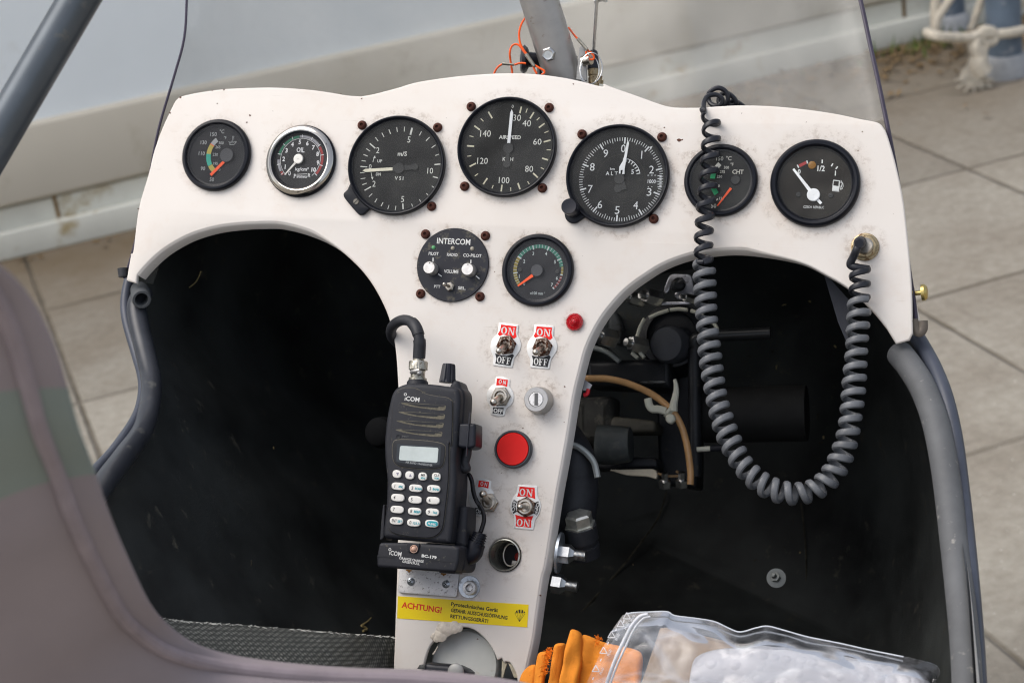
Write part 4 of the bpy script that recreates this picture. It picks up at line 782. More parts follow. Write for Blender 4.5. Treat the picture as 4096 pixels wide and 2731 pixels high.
# --- altimeter
def altimeter():
    t = thing('altimeter', 'large round gauge marked ALT with fine white ticks and a black knob', 'gauge', (P(*K3(632, 853)).x, P(*K3(632, 853)).y, 0))
    c, R = aero(t, K3, 632, 853, 480, 490, .9); h = .0010; d = face(t, c, R * .93, h - .0003, DIAL)
    cc = P(*K3(667, 888), h); k = mmpp(K3, 667, 888, h); a0 = ang(cc, P(*K3(706, 510), h)); b = B(); Ro = ((P(*K3(705, 495), h) - P(*K3(627, 1280), h)).length + (P(*K3(275, 850), h) - P(*K3(1062, 925), h)).length) / 4
    for i in range(100):
        a = math.radians(a0 + i * 3.6); L_ = 60 if i % 10 == 0 else (46 if i % 5 == 0 else 33); w_ = 14 if i % 10 == 0 else 5.5
        sn, cs = math.sin(a), math.cos(a); bar(b, (cc.x + sn * Ro, cc.y + cs * Ro, h), (cc.x + sn * (Ro - L_ * k), cc.y + cs * (Ro - L_ * k), h), w_ * k)
    for s, u, v in (('0', 690, 598), ('1', 863, 658), ('2', 956, 797), ('3', 933, 1007), ('4', 806, 1132), ('5', 633, 1178), ('6', 470, 1125), ('7', 378, 980), ('8', 398, 772), ('9', 524, 645)): text(b, K3, s, u, v, 74, h, 44 if s != '1' else None, bold=0)
    text(b, K3, '5', 777, 817, 46, h, bold=.02); text(b, K3, 'A L T', 581, 833, 36, h, 112); text(b, K3, 'km', 587, 790, 22, h, 44)
    c2 = P(*K3(668, 868), h)
    for i in range(8):
        a = math.radians(2 + i * 10.4 + a0); sn, cs = math.sin(a), math.cos(a); r0 = (c2 - P(*K3(700, 690), h)).length; bar(b, (c2.x + sn * (r0 + 2 * k), c2.y + cs * (r0 + 2 * k), h), (c2.x + sn * (r0 - 32 * k), c2.y + cs * (r0 - 32 * k), h), (9 if i != 6 else 14) * k)
    arc(b, c2, (c2 - P(*K3(700, 690), h)).length - 3 * k, (c2 - P(*K3(700, 690), h)).length + 3 * k, a0 + 2, a0 + 76, h + .00005)
    b.poly(Pk(K3, ((935, 585), (965, 575), (948, 612)), h)); b.build('scale_print', mat('print_alt', (.60, .62, .64), .6), d, smooth=False)
    b = B(); ci = P(*K3(665, 885), h); arc(b, ci, 226 * k, 231 * k, 0, 360, h - .0001, 80); b.build('inner_groove', MATS['text_black'], d, smooth=False)
    # pressure window
    b = B(); b.poly(Pk(K3, ((915, 855), (1030, 835), (1030, 955), (915, 945)), h + .00015)); wn = b.build('pressure_window', MATS['dial_deep'], d, smooth=False)
    b = B(); text(b, K3, '1000', 957, 908, 36, h + .0003, 76)
    for i in range(-4, 5): tk(b, K3, (1030 if i % 2 else 1012, 908 + i * 13), (1050, 908 + i * 13.5), 8 if i else 9, h + .0003)
    tk(b, K3, (1000, 908), (1050, 908), 5, h + .0003)
    for u in (925, 957, 990): tk(b, K3, (u - 8, 851), (u + 8, 850), 6, h + .0003)
    for u in (925, 957): tk(b, K3, (u - 4, 957), (u + 6, 957), 5, h + .0003)
    b.build('pressure_print', MATS['print_alt'], wn, smooth=False)
    z = .0026; b = B(); b.poly(Pk(K3, ((733, 520), (743, 548), (711, 735), (702, 790), (700, 838), (678, 838), (685, 800), (665, 800), (662, 835), (648, 835), (652, 770), (690, 708), (722, 548)), z)); b.add([q - Z * .0004 for q in b.v], [list(range(13))]); b.build('needle', MATS['needle_white'], t, smooth=False)
    b = B(); bar(b, P(*K3(665, 880), z - .0006), P(*K3(690, 985), z - .0006), .0042, .0050); b.lathe(P(*K3(655, 885), .0012), Z, [(.0040, 0), (.0040, .0012)], 24); b.lathe(P(*K3(640, 975), .0012), Z, [(.0030, 0), (.0030, .0008)], 24); b.build('hub', MATS['hub_black'], t, smooth=False)
    lug = lug_loop(K3, ((190, 1060), (140, 1180), (150, 1260), (190, 1298), (240, 1302), (280, 1280), (325, 1252), (370, 1255)), c, R * .97)
    b = B(); b.mesh(fill2d([lug], 0, .0036, .001)); lg = b.build('corner_lug', BLKS, t)
    q = P(*K3(176, 1140), .019); r = 74 * mmpp(K3, 176, 1140, .019); b = B(); b.lathe((q.x, q.y, .0036), Z, [(r * .93, 0), (r * .97, .001), (r, .0085), (r * 1.0, .0142), (r * .93, .0152), (r * .6, .0150), (0, .0147)], 36); b.build('knob', BLK, lg)
    cover(t, c, R * .93, .0036); screws(t, 'a')
altimeter()
# --- cylinder head temperature
def cht():
    c = P(*K3(1603, 892), .004); R = rr_(K3, 1603, 892, 346, 344, .004); h = .0013
    t = thing('cylinder_head_gauge', 'round black gauge marked CHT with orange needle, partly covered by the coiled cord', 'gauge', (c.x, c.y, 0))
    d = vdo(t, c, R, DIAL); k = mmpp(K3, 1600, 890, h); hb = P(*K3(1745, 895), h); b = B()
    for s, u, v, hp in (('150', 1597, 693, 42), ('°C', 1682, 690, 42), ('°F', 1712, 747, 30), ('300', 1660, 777, 27), ('275', 1622, 818, 27), ('250', 1595, 862, 27), ('210', 1572, 950, 27), ('120', 1615, 1068, 27), ('CHT', 1768, 818, 42), ('50', 1540, 1137, 42), ('80', 1470, 830, 34)): text(b, K3, s, u, v, hp, h, bold=.02)
    arc(b, hb, 195 * k, 238 * k, A_(hb, K3, 1592, 735, h), A_(hb, K3, 1560, 780, h), h); tk(b, K3, (1510, 825), (1555, 845), 12, h); tk(b, K3, (1555, 1092), (1580, 1072), 12, h)
    b.build('scale_print', mat('print_cht', (.48, .47, .43), .6), d, smooth=False)
    b = B(); arc(b, hb, 192 * k, 238 * k, A_(hb, K3, 1545, 795, h), A_(hb, K3, 1510, 880, h), h + .0001); b.build('green_arc', mat('cht_green', (.01, .26, .10), .5), d, smooth=False)
    b = B(); arc(b, hb, 192 * k, 238 * k, A_(hb, K3, 1505, 960, h), A_(hb, K3, 1535, 1050, h), h + .0001); b.build('green_arc', MATS['cht_green'], d, smooth=False)
    b = B(); arc(b, hb, 192 * k, 238 * k, A_(hb, K3, 1562, 778, h), A_(hb, K3, 1553, 790, h), h + .0001); b.build('red_mark', RED, d, smooth=False)
    b = B(); bar(b, P(*K3(1703, 970), .0026), P(*K3(1573, 1138), .0026), 24 * k, 11 * k); b.add([q - Z * .0004 for q in b.v], [[0, 1, 2, 3]]); b.build('needle', ORG, t, smooth=False)
    b = B(); b.lathe((hb.x, hb.y, 0), Z, [(44 * k, .0011), (44 * k, .0020), (40 * k, .0023)], 40); b.build('hub', MATS['hub_black'], t)
    cover(t, c, R * .85, .0037)
def A_(hb, K, u, v, h): return ang(hb, P(*K(u, v), h)) % 360
cht()
# --- fuel
def fuel():
    c = P(*K4(1315, 918), .005); R = rr_(K4, 1315, 918, 425, 415, .005); h = .0012
    t = thing('fuel_gauge', 'round fuel gauge with white needle and pump symbol, rightmost on the panel', 'gauge', (c.x, c.y, 0))
    ring(t, c, [(R * .985, 0), (R, .0010), (R, .0032), (R * .975, .0050), (R * .93, .0060), (R * .88, .0058), (R * .845, .0046), (R * .83, .0026), (R * .80, .0010)], BLKS)
    d = face(t, c, R * .83, h - .0002, mat('dial_brown', (.014, .012, .010), .85, var=.3, vs=60, dirt=(.030, .027, .023), dthr=.58, ds=60)); k = mmpp(K4, 1312, 920, h)
    b = B(); text(b, K4, '1/2', 1375, 786, 54, h, 68, bold=.02); text(b, K4, '0', 1168, 816, 46, h, bold=.03); text(b, K4, '1', 1509, 831, 48, h, bold=.04); text(b, K4, 'CZECH  REPUBLIC', 1305, 1150, 24, h, 192)
    for p_ in ((1150, 752, 1164, 780), (1240, 712, 1247, 740), (1386, 704, 1384, 738), (1486, 740, 1470, 766), (1531, 768, 1512, 792)): tk(b, K4, p_[:2], p_[2:], 12, h)
    # pump symbol
    b.poly(Pk(K4, ((1483, 945), (1547, 955), (1541, 998), (1478, 990)), h)); 
    for p_, q_, w_ in (((1490, 900), (1485, 950), 7), ((1490, 897), (1548, 903), 9), ((1548, 900), (1542, 955), 9), ((1478, 997), (1545, 1002), 6), ((1552, 915), (1575, 920), 6), ((1575, 920), (1566, 955), 6), ((1566, 955), (1575, 975), 6), ((1575, 975), (1558, 985), 6), ((1552, 950), (1555, 985), 6), ((1545, 950), (1556, 955), 5), ((1560, 897), (1580, 930), 5), ((1580, 930), (1582, 960), 5)): tk(b, K4, p_, q_, w_, h)
    b.build('scale_print', mat('print_fuel', (.60, .62, .62), .6), d, smooth=False)
    b = B(); b.poly(Pk(K4, ((1162, 750), (1230, 718), (1240, 742), (1174, 776)), h)); b.build('red_mark', RED, d, smooth=False)
    q = P(*K4(1290, 755), h); b = B(); b.lathe((q.x, q.y, h), Z, [(38 * k, 0), (36 * k, .0006), (24 * k, .0009), (0, .0010)], 32); b.build('warning_lamp', AMBL, d)
    for u, v in ((1162, 1033), (1467, 1040)): q = P(*K4(u, v), h); b = B(); b.lathe((q.x, q.y, h), Z, [(25 * k, 0), (20 * k, .0006), (0, .0007)], 24); b.box((q.x, q.y, h + .0008), (15 * k, 5 * k, 0), (-1 * k, 3 * k, 0), (0, 0, .0001)); b.build('dial_screw', MATS['hub_black'], d)
    z = .0028; b = B(); bar(b, P(*K4(1303, 1035), z), P(*K4(1113, 790), z), 34 * k, 20 * k); bar(b, P(*K4(1303, 1035), z), P(*K4(1375, 1116), z), 30 * k, 26 * k); b.add([q - Z * .0004 for q in b.v], [[0, 1, 2, 3], [4, 5, 6, 7]]); b.build('needle', MATS['needle_white'], t, smooth=False)
    q = P(*K4(1303, 1035), z); b = B(); b.lathe((q.x, q.y, z), Z, [(60 * k, -.0006), (61 * k, .0006), (56 * k, .0010), (4 * k, .0010), (3 * k, .0004), (0, .0004)], 40); b.build('hub', MATS['needle_white'], t)
    cover(t, c, R * .83, .0044)
fuel()
# --- tachometer
def tach():
    c = P(*K5(1588, 575), .005); R = rr_(K5, 1588, 575, 416, 425, .005); h = .0012
    t = thing('tachometer', 'round gauge with green and yellow tick ring, beside the intercom', 'gauge', (c.x, c.y, 0))
    d = vdo(t, c, R, DIALR); cc = P(*K5(1606, 580), h); k = mmpp(K5, 1600, 580, h)
    A = [ang(cc, P(*K5(u, v), h)) for u, v in ((1370, 765), (1335, 615), (1395, 440), (1548, 320), (1722, 330), (1858, 455), (1880, 637), (1785, 795))]; A = [a if i or a < 0 else a - 360 for i, a in enumerate(A)]
    g = lambda x: A[min(int(x), 6)] + (A[min(int(x), 6) + 1] - A[min(int(x), 6)]) * (x - min(int(x), 6)); ro, ri = 293 * k, 252 * k
    for nm, m, x0, x1 in (('yellow_arc', MYEL, 0, 2), ('green_arc', MGRN, 2, 5.5), ('yellow_arc', MYEL, 5.5, 6.05), ('red_arc', MRED, 6.1, 7)):
        b = B(); n = 24; vs = []; fs = []; sp = 1 if x1 <= 5.5 else .6
        for i in range(n + 1):
            a = math.radians(g(x0 + (x1 - x0) * i / n)); [vs.append((cc.x + r * math.sin(a), cc.y + r * math.cos(a), h)) for r in (ro - (ro - ri) * sp, ro)]
        b.add(vs, [[2 * i, 2 * i + 1, 2 * i + 3, 2 * i + 2] for i in range(n)]); b.build(nm, m, d, smooth=False)
    b = B(); i = 0
    for i in range(36):
        x = i / 5; 
        if x > 7: break
        a = math.radians(g(x)); mj = i % 5 == 0; r1 = ri - (10 * k if mj else 0) if x < 5.4 else (ri + 14 * k)
        bar(b, (cc.x + math.sin(a) * ro, cc.y + math.cos(a) * ro, h + .0001), (cc.x + math.sin(a) * r1, cc.y + math.cos(a) * r1, h + .0001), (15 if mj else 5) * k)
    b.build('tick_marks', mat('print_tach', (.36, .40, .40), .6), d, smooth=False); b = B()
    for s, u, v in (('0', 1443, 740), ('1', 1385, 655), ('2', 1443, 480), ('3', 1548, 390), ('4', 1697, 392), ('5', 1800, 487), ('6', 1822, 675), ('7', 1765, 752)): text(b, K5, s, u, v, 40, h, bold=.02)
    text(b, K5, 'x100 min', 1585, 850, 34, h, 150); text(b, K5, '-1', 1677, 842, 16, h); b.build('scale_print', MATS['print_tach'], d, smooth=False)
    for u, v in ((1395, 580), (1830, 600)): q = P(*K5(u, v), h); b = B(); b.lathe((q.x, q.y, h), Z, [(26 * k, 0), (22 * k, .0004), (0, .0005)], 20); b.build('dial_screw', MATS['hub_black'], d)
    b = B(); bar(b, P(*K5(1540, 642), .0026), P(*K5(1368, 766), .0026), 36 * k, 16 * k); b.add([q - Z * .0004 for q in b.v], [[0, 1, 2, 3]]); b.build('needle', ORG, t, smooth=False)
    q = P(*K5(1590, 585), .003); b = B(); b.lathe((q.x, q.y, 0), Z, [(70 * k, .0011), (70 * k, .0030), (66 * k, .0034)], 40); b.build('hub', MATS['hub_grey'], t)
    cover(t, c, R * .85, .0037, GLC)
tach()
# --- intercom
def intercom():
    c = P(*K5(609, 520), .002); R = rr_(K5, 609, 520, 417, 428, .002); h = .0022
    t = thing('intercom', 'round black intercom panel with two silver volume knobs and a small toggle', 'intercom', (c.x, c.y, 0))
    fp = mat('intercom_black', (.010, .011, .017), .42, var=.2, vs=60, dirt=(.085, .078, .06), dthr=.60, ds=130)
    b = B(); b.lathe((c.x, c.y, 0), Z, [(R * .985, 0), (R, .0004), (R, .0014), (R * .985, .0020)], 96); d = b.build('face_plate', fp, t)
    b = B(); k = mmpp(K5, 610, 520, h)
    for s, u, v, hp, wp in (('INTERCOM', 623, 249, 68, 392), ('PILOT', 390, 391, 36, 116), ('RADIO', 607, 404, 36, 124), ('CO-PILOT', 840, 413, 38, 216), ('VOLUME', 595, 598, 40, 170), ('PTT', 432, 773, 34, 74), ('SEL.', 720, 790, 36, 92)): text(b, K5, s, u, v, hp, h, wp, rot=.6, bold=.012)
    for p_, q_ in (((384, 438), (383, 484)), ((824, 462), (822, 504)), ((443, 626), (484, 656)), ((883, 649), (923, 683))): tk(b, K5, p_, q_, 11, h)
    b.build('lettering', PRINT, d, smooth=False)
    for (u, v), m in (((389, 320), LEDG), ((612, 328), LEDW), ((838, 333), LEDW)): q = P(*K5(u, v), h); b = B(); b.ball((q.x, q.y, .0018), 24 * k, 20, half=True); b.build('indicator_lamp', m, t)
    for u, v in ((335, 550), (780, 568)):
        q = P(*K5(u, v), .011); b = B(); r = 70 * k; b.lathe((q.x, q.y, .002), Z, [(r * 1.04, 0), (r * 1.04, .0012), (r, .0016), (r, .0078), (r * .93, .0088), (r * .3, .0088), (0, .0088)], 40); kn = b.build('volume_knob', mat('knob_silver', (.62, .60, .57), .38, .75, var=.15, vs=300, dirt=(.25, .22, .18), dthr=.64, ds=500), t)
        b = B(); b.lathe((q.x + .0003, q.y + r * .72, .0108), Z, [(r * .1, 0), (r * .1, .00012)], 10); b.build('pointer_dot', MATS['text_black'], kn, smooth=False)
    q = P(*K5(577, 775), .003); b = B(); b.lathe((q.x, q.y, .002), Z, [(.0036, 0), (.0036, .0018), (.0030, .0022)], 6, a0=.3); b.lathe((q.x, q.y, .002), Z, [(.0026, 0), (.0026, .0034), (.0016, .0034), (.0014, .0020)], 20); tg = b.build('toggle_bushing', NICK, t, angle=30)
    tp = P(*K5(516, 746), .0125); b = B(); b.sweep([Vector((q.x, q.y, .0035)), Vector((q.x, q.y, .0035)).lerp(tp, .6), tp], [.0009, .0012, .0015], 12); b.ball(tp, .00165, 14); b.build('toggle_lever', NICK, t)
    screws(t, 'i')
intercom()

# ------------------------------------------------------------------ switches, lamps, lock, button, socket, fasteners
def serif(b, ch, x0, x1, y0, y1, f, st=.3):
    """slab serif capital in the box (x 0..1 right, y 0..1 down), mapped by f"""
    W_ = x1 - x0; Hh = y1 - y0; m = lambda x, y: f(x0 + x * W_, y0 + y * Hh); R_ = lambda a, c, e, g: b.poly([m(a, c), m(e, c), m(e, g), m(a, g)])
    if ch == 'O':
        n = 24; vs = []
        for i in range(n):
            t = 2 * math.pi * i / n; vs.append(m(.5 + .5 * math.sin(t), .5 - .5 * math.cos(t))); vs.append(m(.5 + .24 * math.sin(t), .5 - .40 * math.cos(t)))
        b.add(vs, [[2 * i, 2 * i + 1, (2 * i + 3) % (2 * n), (2 * i + 2) % (2 * n)] for i in range(n)])
    elif ch == 'N':
        R_(.12, 0, .22, 1); R_(.80, 0, .90, 1); b.poly([m(.02, 0), m(.30, 0), m(.92, 1), m(.72, 1), m(.12, .05)]); R_(0, .92, .34, 1); R_(.68, 0, 1, .08); R_(0, 0, .2, .08)
    else:
        R_(.14, 0, .42, 1); R_(0, .92, .58, 1); R_(0, 0, .95, .08); R_(.88, 0, .96, .28); R_(.42, .45, .68, .53); R_(.64, .36, .72, .62)
def lever_switch(t, K, nut, tip, rusty, nr=.0068, tiph=.021, a0=.2, nutm=None, fat=1.0):
    q = P(*K(*nut), .003); m = nutm or (RNUT if rusty else NICK); b = B(); b.lathe((q.x, q.y, .0008), Z, [(nr * .98, 0), (nr, .0004), (nr, .0017), (nr * .90, .0024)], 6, a0=a0); n = b.build('hex_nut', m, t, angle=25)
    b = B(); b.lathe((q.x, q.y, .0008), Z, [(nr * .74, 0), (nr * .74, .0046), (nr * .68, .0050), (nr * .52, .0050), (nr * .48, .0044), (nr * .42, .0028), (0, .0026)], 28); b.build('bushing', m if rusty else NICK, t, angle=40)
    b = B(); base = Vector((q.x, q.y, .0038)); tp = P(*K(*tip), tiph); b.sweep([base, base.lerp(tp, .5), base.lerp(tp, .92)], [.0016 * fat, .0020 * fat, .0023 * fat], 16); d = (tp - base).normalized(); b.ball(tp - d * .0008, .00265 * fat, 20); b.build('lever', NICK, t)
def label_plate(t, K, poly, h=.0007, hole=None):
    lp = [P(*K(u, v), h).xy for u, v in poly]; k = mmpp(K, *poly[0], h)
    # round the corners slightly
    n = len(lp); out = []
    for i in range(n):
        a, c, e = lp[i - 1], lp[i], lp[(i + 1) % n]; r1 = min(.0009, (c - a).length * .3); r2 = min(.0009, (e - c).length * .3); p0 = c + (a - c).normalized() * r1; p1 = c + (e - c).normalized() * r2
        out += [p0, p0.lerp(c, .5).lerp(c.lerp(p1, .5), .5), p1]
    b = B(); b.mesh(fill2d([out], 0, h, .0002, 1)); return b.build('label_plate', SWHT, t, angle=50)
def plate_a(K, o, nut, tip, label, rot):
    """large ON / OFF plate; o shifts crop points of the first plate"""
    cx, cy = 385, 375; r = math.radians(rot); cs, sn = math.cos(r), math.sin(r)
    X = lambda u, v: (cx + o[0] + (u - cx) * cs - (v - cy) * sn, cy + o[1] + (u - cx) * sn + (v - cy) * cs)
    q = P(*K(*nut), 0); t = thing('toggle_switch', label, 'toggle switch', (q.x, q.y, 0), 'toggle switches with ON OFF plates'); KK = lambda u, v: K(*X(u, v))
    pl = label_plate(t, KK, ((300, 90), (548, 120), (532, 250), (562, 300), (580, 375), (565, 440), (530, 490), (492, 540), (465, 662), (222, 630), (232, 530), (200, 460), (190, 390), (210, 310), (250, 262), (285, 225)))
    h = .00085; b = B(); b.poly(Pk(KK, ((328, 118), (522, 142), (510, 210), (523, 272), (488, 298), (430, 262), (350, 245), (305, 262), (285, 238), (315, 190)), h)); b.build('red_field', SRED, pl, smooth=False)
    b = B(); b.poly(Pk(KK, ((252, 478), (300, 495), (400, 510), (470, 488), (490, 505), (465, 560), (445, 637), (255, 608), (268, 545)), h)); b.build('black_field', SBLK, pl, smooth=False)
    h2 = h + .0001; b = B(); f1 = lambda u0, v0, du, dv, s_: (lambda x, y: P(*KK(u0 + x * du + y * s_, v0 + y * dv + x * .13 * du), h2))
    serif(b, 'O', 0, .44, 0, 1, f1(332, 142, 172, 92, -10)); serif(b, 'N', .50, 1, 0, 1, f1(332, 142, 172, 92, -10)); b.build('on_letters', PRINT, pl, smooth=False)
    b = B(); g = f1(280, 512, 172, 86, -10); serif(b, 'O', 0, .34, 0, 1, g); serif(b, 'F', .36, .67, 0, 1, g); serif(b, 'F', .70, 1, 0, 1, g); b.build('off_letters', PRINT, pl, smooth=False)
    lever_switch(t, K, nut, tip, True, .0079, .021)
plate_a(K6, (0, 0), (388, 372), (300, 455), 'rusty toggle switch on large ON OFF plate, left one of the upper pair', 0)
plate_a(K6, (455, 20), (842, 398), (760, 470), 'rusty toggle switch on large ON OFF plate, below the small red lamp', -2.4)
def plate_b(K, o, nut, tip, label, s=1.0, a0=.1, rot=0):
    X = lambda u, v: (310 + o[0] + ((u - 310) * math.cos(rot) - (v - 1030) * math.sin(rot)) * s, 1030 + o[1] + ((v - 1030) * math.cos(rot) + (u - 310) * math.sin(rot)) * s); KK = lambda u, v: K6(*X(u, v))
    q = P(*K(*nut), 0); t = thing('toggle_switch', label, 'toggle switch', (q.x, q.y, 0), 'toggle switches with ON OFF plates')
    pl = label_plate(t, KK, ((258, 775), (345, 770), (440, 800), (432, 895), (470, 945), (488, 1010), (480, 1080), (450, 1130), (388, 1175), (368, 1262), (285, 1272), (190, 1242), (194, 1160), (152, 1085), (143, 1010), (160, 940), (200, 890), (243, 865)))
    h = .00085; b = B(); b.poly(Pk(KK, ((278, 792), (412, 812), (402, 900), (340, 878), (265, 880)), h)); b.build('red_field', SRED, pl, smooth=False)
    b = B(); b.poly(Pk(KK, ((228, 1152), (290, 1160), (360, 1160), (350, 1245), (220, 1230)), h)); b.build('black_field', SBLK, pl, smooth=False)
    b = B(); text(b, KK, 'O N', 342, 840, 54, h + .0001, 92, rot=6, bold=.03); b.build('on_letters', PRINT, pl, smooth=False)
    b = B(); text(b, KK, 'OFF', 289, 1202, 58, h + .0001, 118, rot=5, bold=.03); b.build('off_letters', PRINT, pl, smooth=False)
    lever_switch(t, K, nut, tip, False, .0079, .021, a0, fat=1.15)
plate_b(K6, (0, 0), (320, 1020), (232, 1095), 'clean nickel toggle switch on small ON OFF plate, beside the key lock')
plate_b(R3, (-230, 1268), (213, 752), (172, 678), 'nickel toggle switch flipped up on small ON OFF plate, beside the radio cable', .95)
def plate_c():
    q = P(*R3(525, 785), 0); t = thing('toggle_switch', 'toggle switch on large plate reading ON at both ends, OFF at its sides', 'toggle switch', (q.x, q.y, 0), 'toggle switches with ON OFF plates')
    pl = label_plate(t, R3, ((460, 600), (625, 610), (628, 700), (650, 740), (657, 785), (640, 845), (605, 900), (592, 982), (428, 964), (432, 868), (402, 820), (398, 770), (415, 715), (448, 672)))
    h = .00085; b = B(); b.poly(Pk(R3, ((477, 615), (603, 627), (606, 690), (608, 722), (575, 708), (520, 700), (455, 700), (470, 665)), h)); b.build('red_field', SRED, pl, smooth=False)
    b = B(); b.poly(Pk(R3, ((440, 850), (500, 868), (592, 862), (575, 905), (574, 960), (444, 948), (448, 890)), h)); b.build('red_field', SRED, pl, smooth=False)
    h2 = h + .0001; b = B(); f = lambda u0, v0, du, dv: (lambda x, y: P(*R3(u0 + x * du - y * 4, v0 + y * dv + x * .08 * du), h2))
    for u0, v0 in ((478, 632), (455, 884)):
        g = f(u0, v0, 112, 60); serif(b, 'O', 0, .44, 0, 1, g); serif(b, 'N', .50, 1, 0, 1, g)
    b.build('on_letters', PRINT, pl, smooth=False)
    b = B(); cc = P(*R3(527, 787), h); k = mmpp(R3, 527, 787, h); arc(b, cc, 84 * k, 118 * k, -122, -62, h); arc(b, cc, 84 * k, 118 * k, 62, 122, h); b.build('black_field', SBLK, pl, smooth=False)
    b = B(); text(b, R3, 'OFF', 430, 780, 26, h2, 100, rot=-82, bold=.02); text(b, R3, 'OFF', 622, 797, 26, h2, 100, rot=100, bold=.02); b.build('off_letters', PRINT, pl, smooth=False)
    lever_switch(t, R3, (527, 787), (482, 787), False, .0078, .020, .5, nutm=RNUT)
plate_c()
def fittings():
    # small red lamp
    q = P(*K5(2022, 1180), .003); r = 97 * mmpp(K5, 2022, 1180, .003); t = thing('warning_lamp', 'small round red ribbed lamp right of the upper switches', 'lamp', (q.x, q.y, 0))
    b = B(); b.lathe((q.x, q.y, 0), Z, [(r, 0), (r, .0018), (r * .9, .0030), (r * .86, .0026), (r * .70, .0034), (r * .66, .0030), (r * .5, .0042), (r * .46, .0038), (r * .3, .0050), (r * .26, .0046), (r * .1, .0052), (0, .0052)], 48); b.build('lens', LAMPR, t, angle=30)
    b = B()
    for i in range(36): a = i * math.pi / 18; b.box((q.x + r * 1.0 * math.cos(a), q.y + r * 1.0 * math.sin(a), .0012), (math.cos(a) * .0003, math.sin(a) * .0003, 0), (-math.sin(a) * .0003, math.cos(a) * .0003, 0), (0, 0, .0011))
    b.build('knurled_rim', LAMPR, t, smooth=False)
    # key lock
    ht = .0125; q = P(*K6(765, 1056), ht); k = mmpp(K6, 765, 1056, ht); t = thing('key_lock', 'round steel ignition key lock with vertical slot', 'key lock', (q.x, q.y, 0)); r = 153 * k; x, y = q.x, q.y
    b = B(); b.lathe((x, y, 0), Z, [(r * 1.08, 0), (r * 1.14, .0006), (r * 1.13, .0020), (r * 1.04, ht * .8), (r * 1.0, ht * .97), (r * .96, ht), (r * .62, ht), (r * .60, ht - .0008), (0, ht - .0008)], 72); b.build('collar', mat('lock_steel', (.40, .39, .375), .34, .75, var=.08, vs=300, dirt=(.45, .42, .38), dthr=.62, ds=120), t, angle=30)
    b = B(); b.lathe((x, y, 0), Z, [(r * .58, ht - .0009), (r * .58, ht - .0001), (r * .55, ht + .0001), (0, ht + .0001)], 48); cy = b.build('cylinder', ALU, t)
    b = B(); b.box((x + .0002, y + .0001, ht + .0002), (.00135, .00005, 0), (-.0003, r * .50, 0), (0, 0, .00008)); b.build('key_slot', mat('slot_grey', (.10, .10, .10), .5, .5), cy)
    # big red button
    q = P(*R3(418, 303), .005); k = mmpp(R3, 418, 303, .005); t = thing('push_button', 'big flat red push button in a dark grey ring', 'button', (q.x, q.y, 0)); x, y = q.x, q.y; r = 155 * k
    b = B(); b.lathe((x, y, 0), Z, [(r * 1.02, 0), (r * 1.02, .002), (r, .0048), (r * .97, .0053), (r * .90, .0053), (r * .885, .0040), (r * .885, .002)], 72, cap=False); b.build('ring', mat('button_ring', (.045, .052, .060), .4), t)
    b = B(); b.lathe((x, y, 0), Z, [(r * .875, .001), (r * .875, .0046), (r * .85, .0052), (r * .5, .0049), (0, .0048)], 64); b.build('cap', BRED, t)
    # power socket
    q = P(*R3(350, 1188), .002); k = mmpp(R3, 350, 1188, .002); t = thing('power_socket', 'round metal power socket, open, with red contact inside', 'socket', (q.x, q.y, 0)); x, y = q.x, q.y; r = 134 * k
    b = B(); b.lathe((x, y, 0), Z, [(r * .98, .0), (r * 1.0, .0014), (r * .97, .0026), (r * .92, .0028), (r * .88, .0018), (r * .87, -.030)], 64, cap=False); b.build('sleeve', mat('socket_zinc', (.50, .50, .45), .32, .9, var=.15, vs=150, dirt=(.2, .19, .15), dthr=.6, ds=160), t)
    b = B(); b.lathe((x, y, -.0295), Z, [(r * .87, 0), (0, .0002)], 48); b.build('base', MATS['bracket_dark'], t)
    b = B(); b.lathe((x + .005, y - .0005, -.0292), Z, [(.0034, 0), (.0034, .006), (.0026, .0065), (.0024, .0055), (.0012, .0055), (.0010, .0066), (0, .0066)], 28); b.build('contact', mat('contact_red', (.45, .03, .02), .4), t)
    b = B(); b.sweep([Vector((x - .001 + .0055 * math.cos(a), y + .0005 + .0085 * math.sin(a), -.020)) for a in [1.1 + i * .2 for i in range(22)]], .0007, 8); b.build('spring_clip', NICK, t)
    b = B(); b.box((x + .0045, y - .0062, -.022), (.0042, -.0004, 0), (.0002, .0022, 0), (0, 0, .001)); b.build('contact_tab', NICK, t)
    # washer and socket-head bolt
    q = P(*R4(1108, 430), .001); t = thing('socket_bolt', 'socket head bolt on a wide zinc washer beside the aluminium bracket', 'bolt', (q.x, q.y, 0)); k = mmpp(R4, 1108, 430, .001)
    b = B(); b.lathe((q.x, q.y, 0), Z, [(130 * k, 0), (130 * k, .0010), (127 * k, .0013), (60 * k, .0013)], 56); b.build('washer', ZINC, t)
    p_ = P(*R4(1094, 434), .007); b = B(); b.lathe((p_.x + .0008, p_.y - .0004, .0013), Z, [(84 * k, 0), (84 * k, .0042), (76 * k, .0056), (44 * k, .0058)], 40, cap=False); b.lathe((p_.x + .0008, p_.y - .0004, .0013), Z, [(44 * k, .0058), (42 * k, .0052), (40 * k, .0022), (0, .0018)], 6, cap=False); b.build('bolt_head', mat('bolt_zinc', (.55, .54, .52), .3, .95, var=.2, vs=500, dirt=(.3, .28, .25), dthr=.6, ds=900), t, angle=40)
    # yellow sticker
    h = .0003; t = thing('warning_sticker', 'yellow warning sticker reading ACHTUNG in red beside a small parachute symbol', 'sticker', P(*R4(1020, 720), 0))
    b = B(); b.mesh(fill2d([[P(*R4(u, v), h).xy for u, v in ((268, 537), (1806, 637), (1790, 904), (260, 798))]], 0, h)); st = b.build('film', STICK, t, smooth=False)
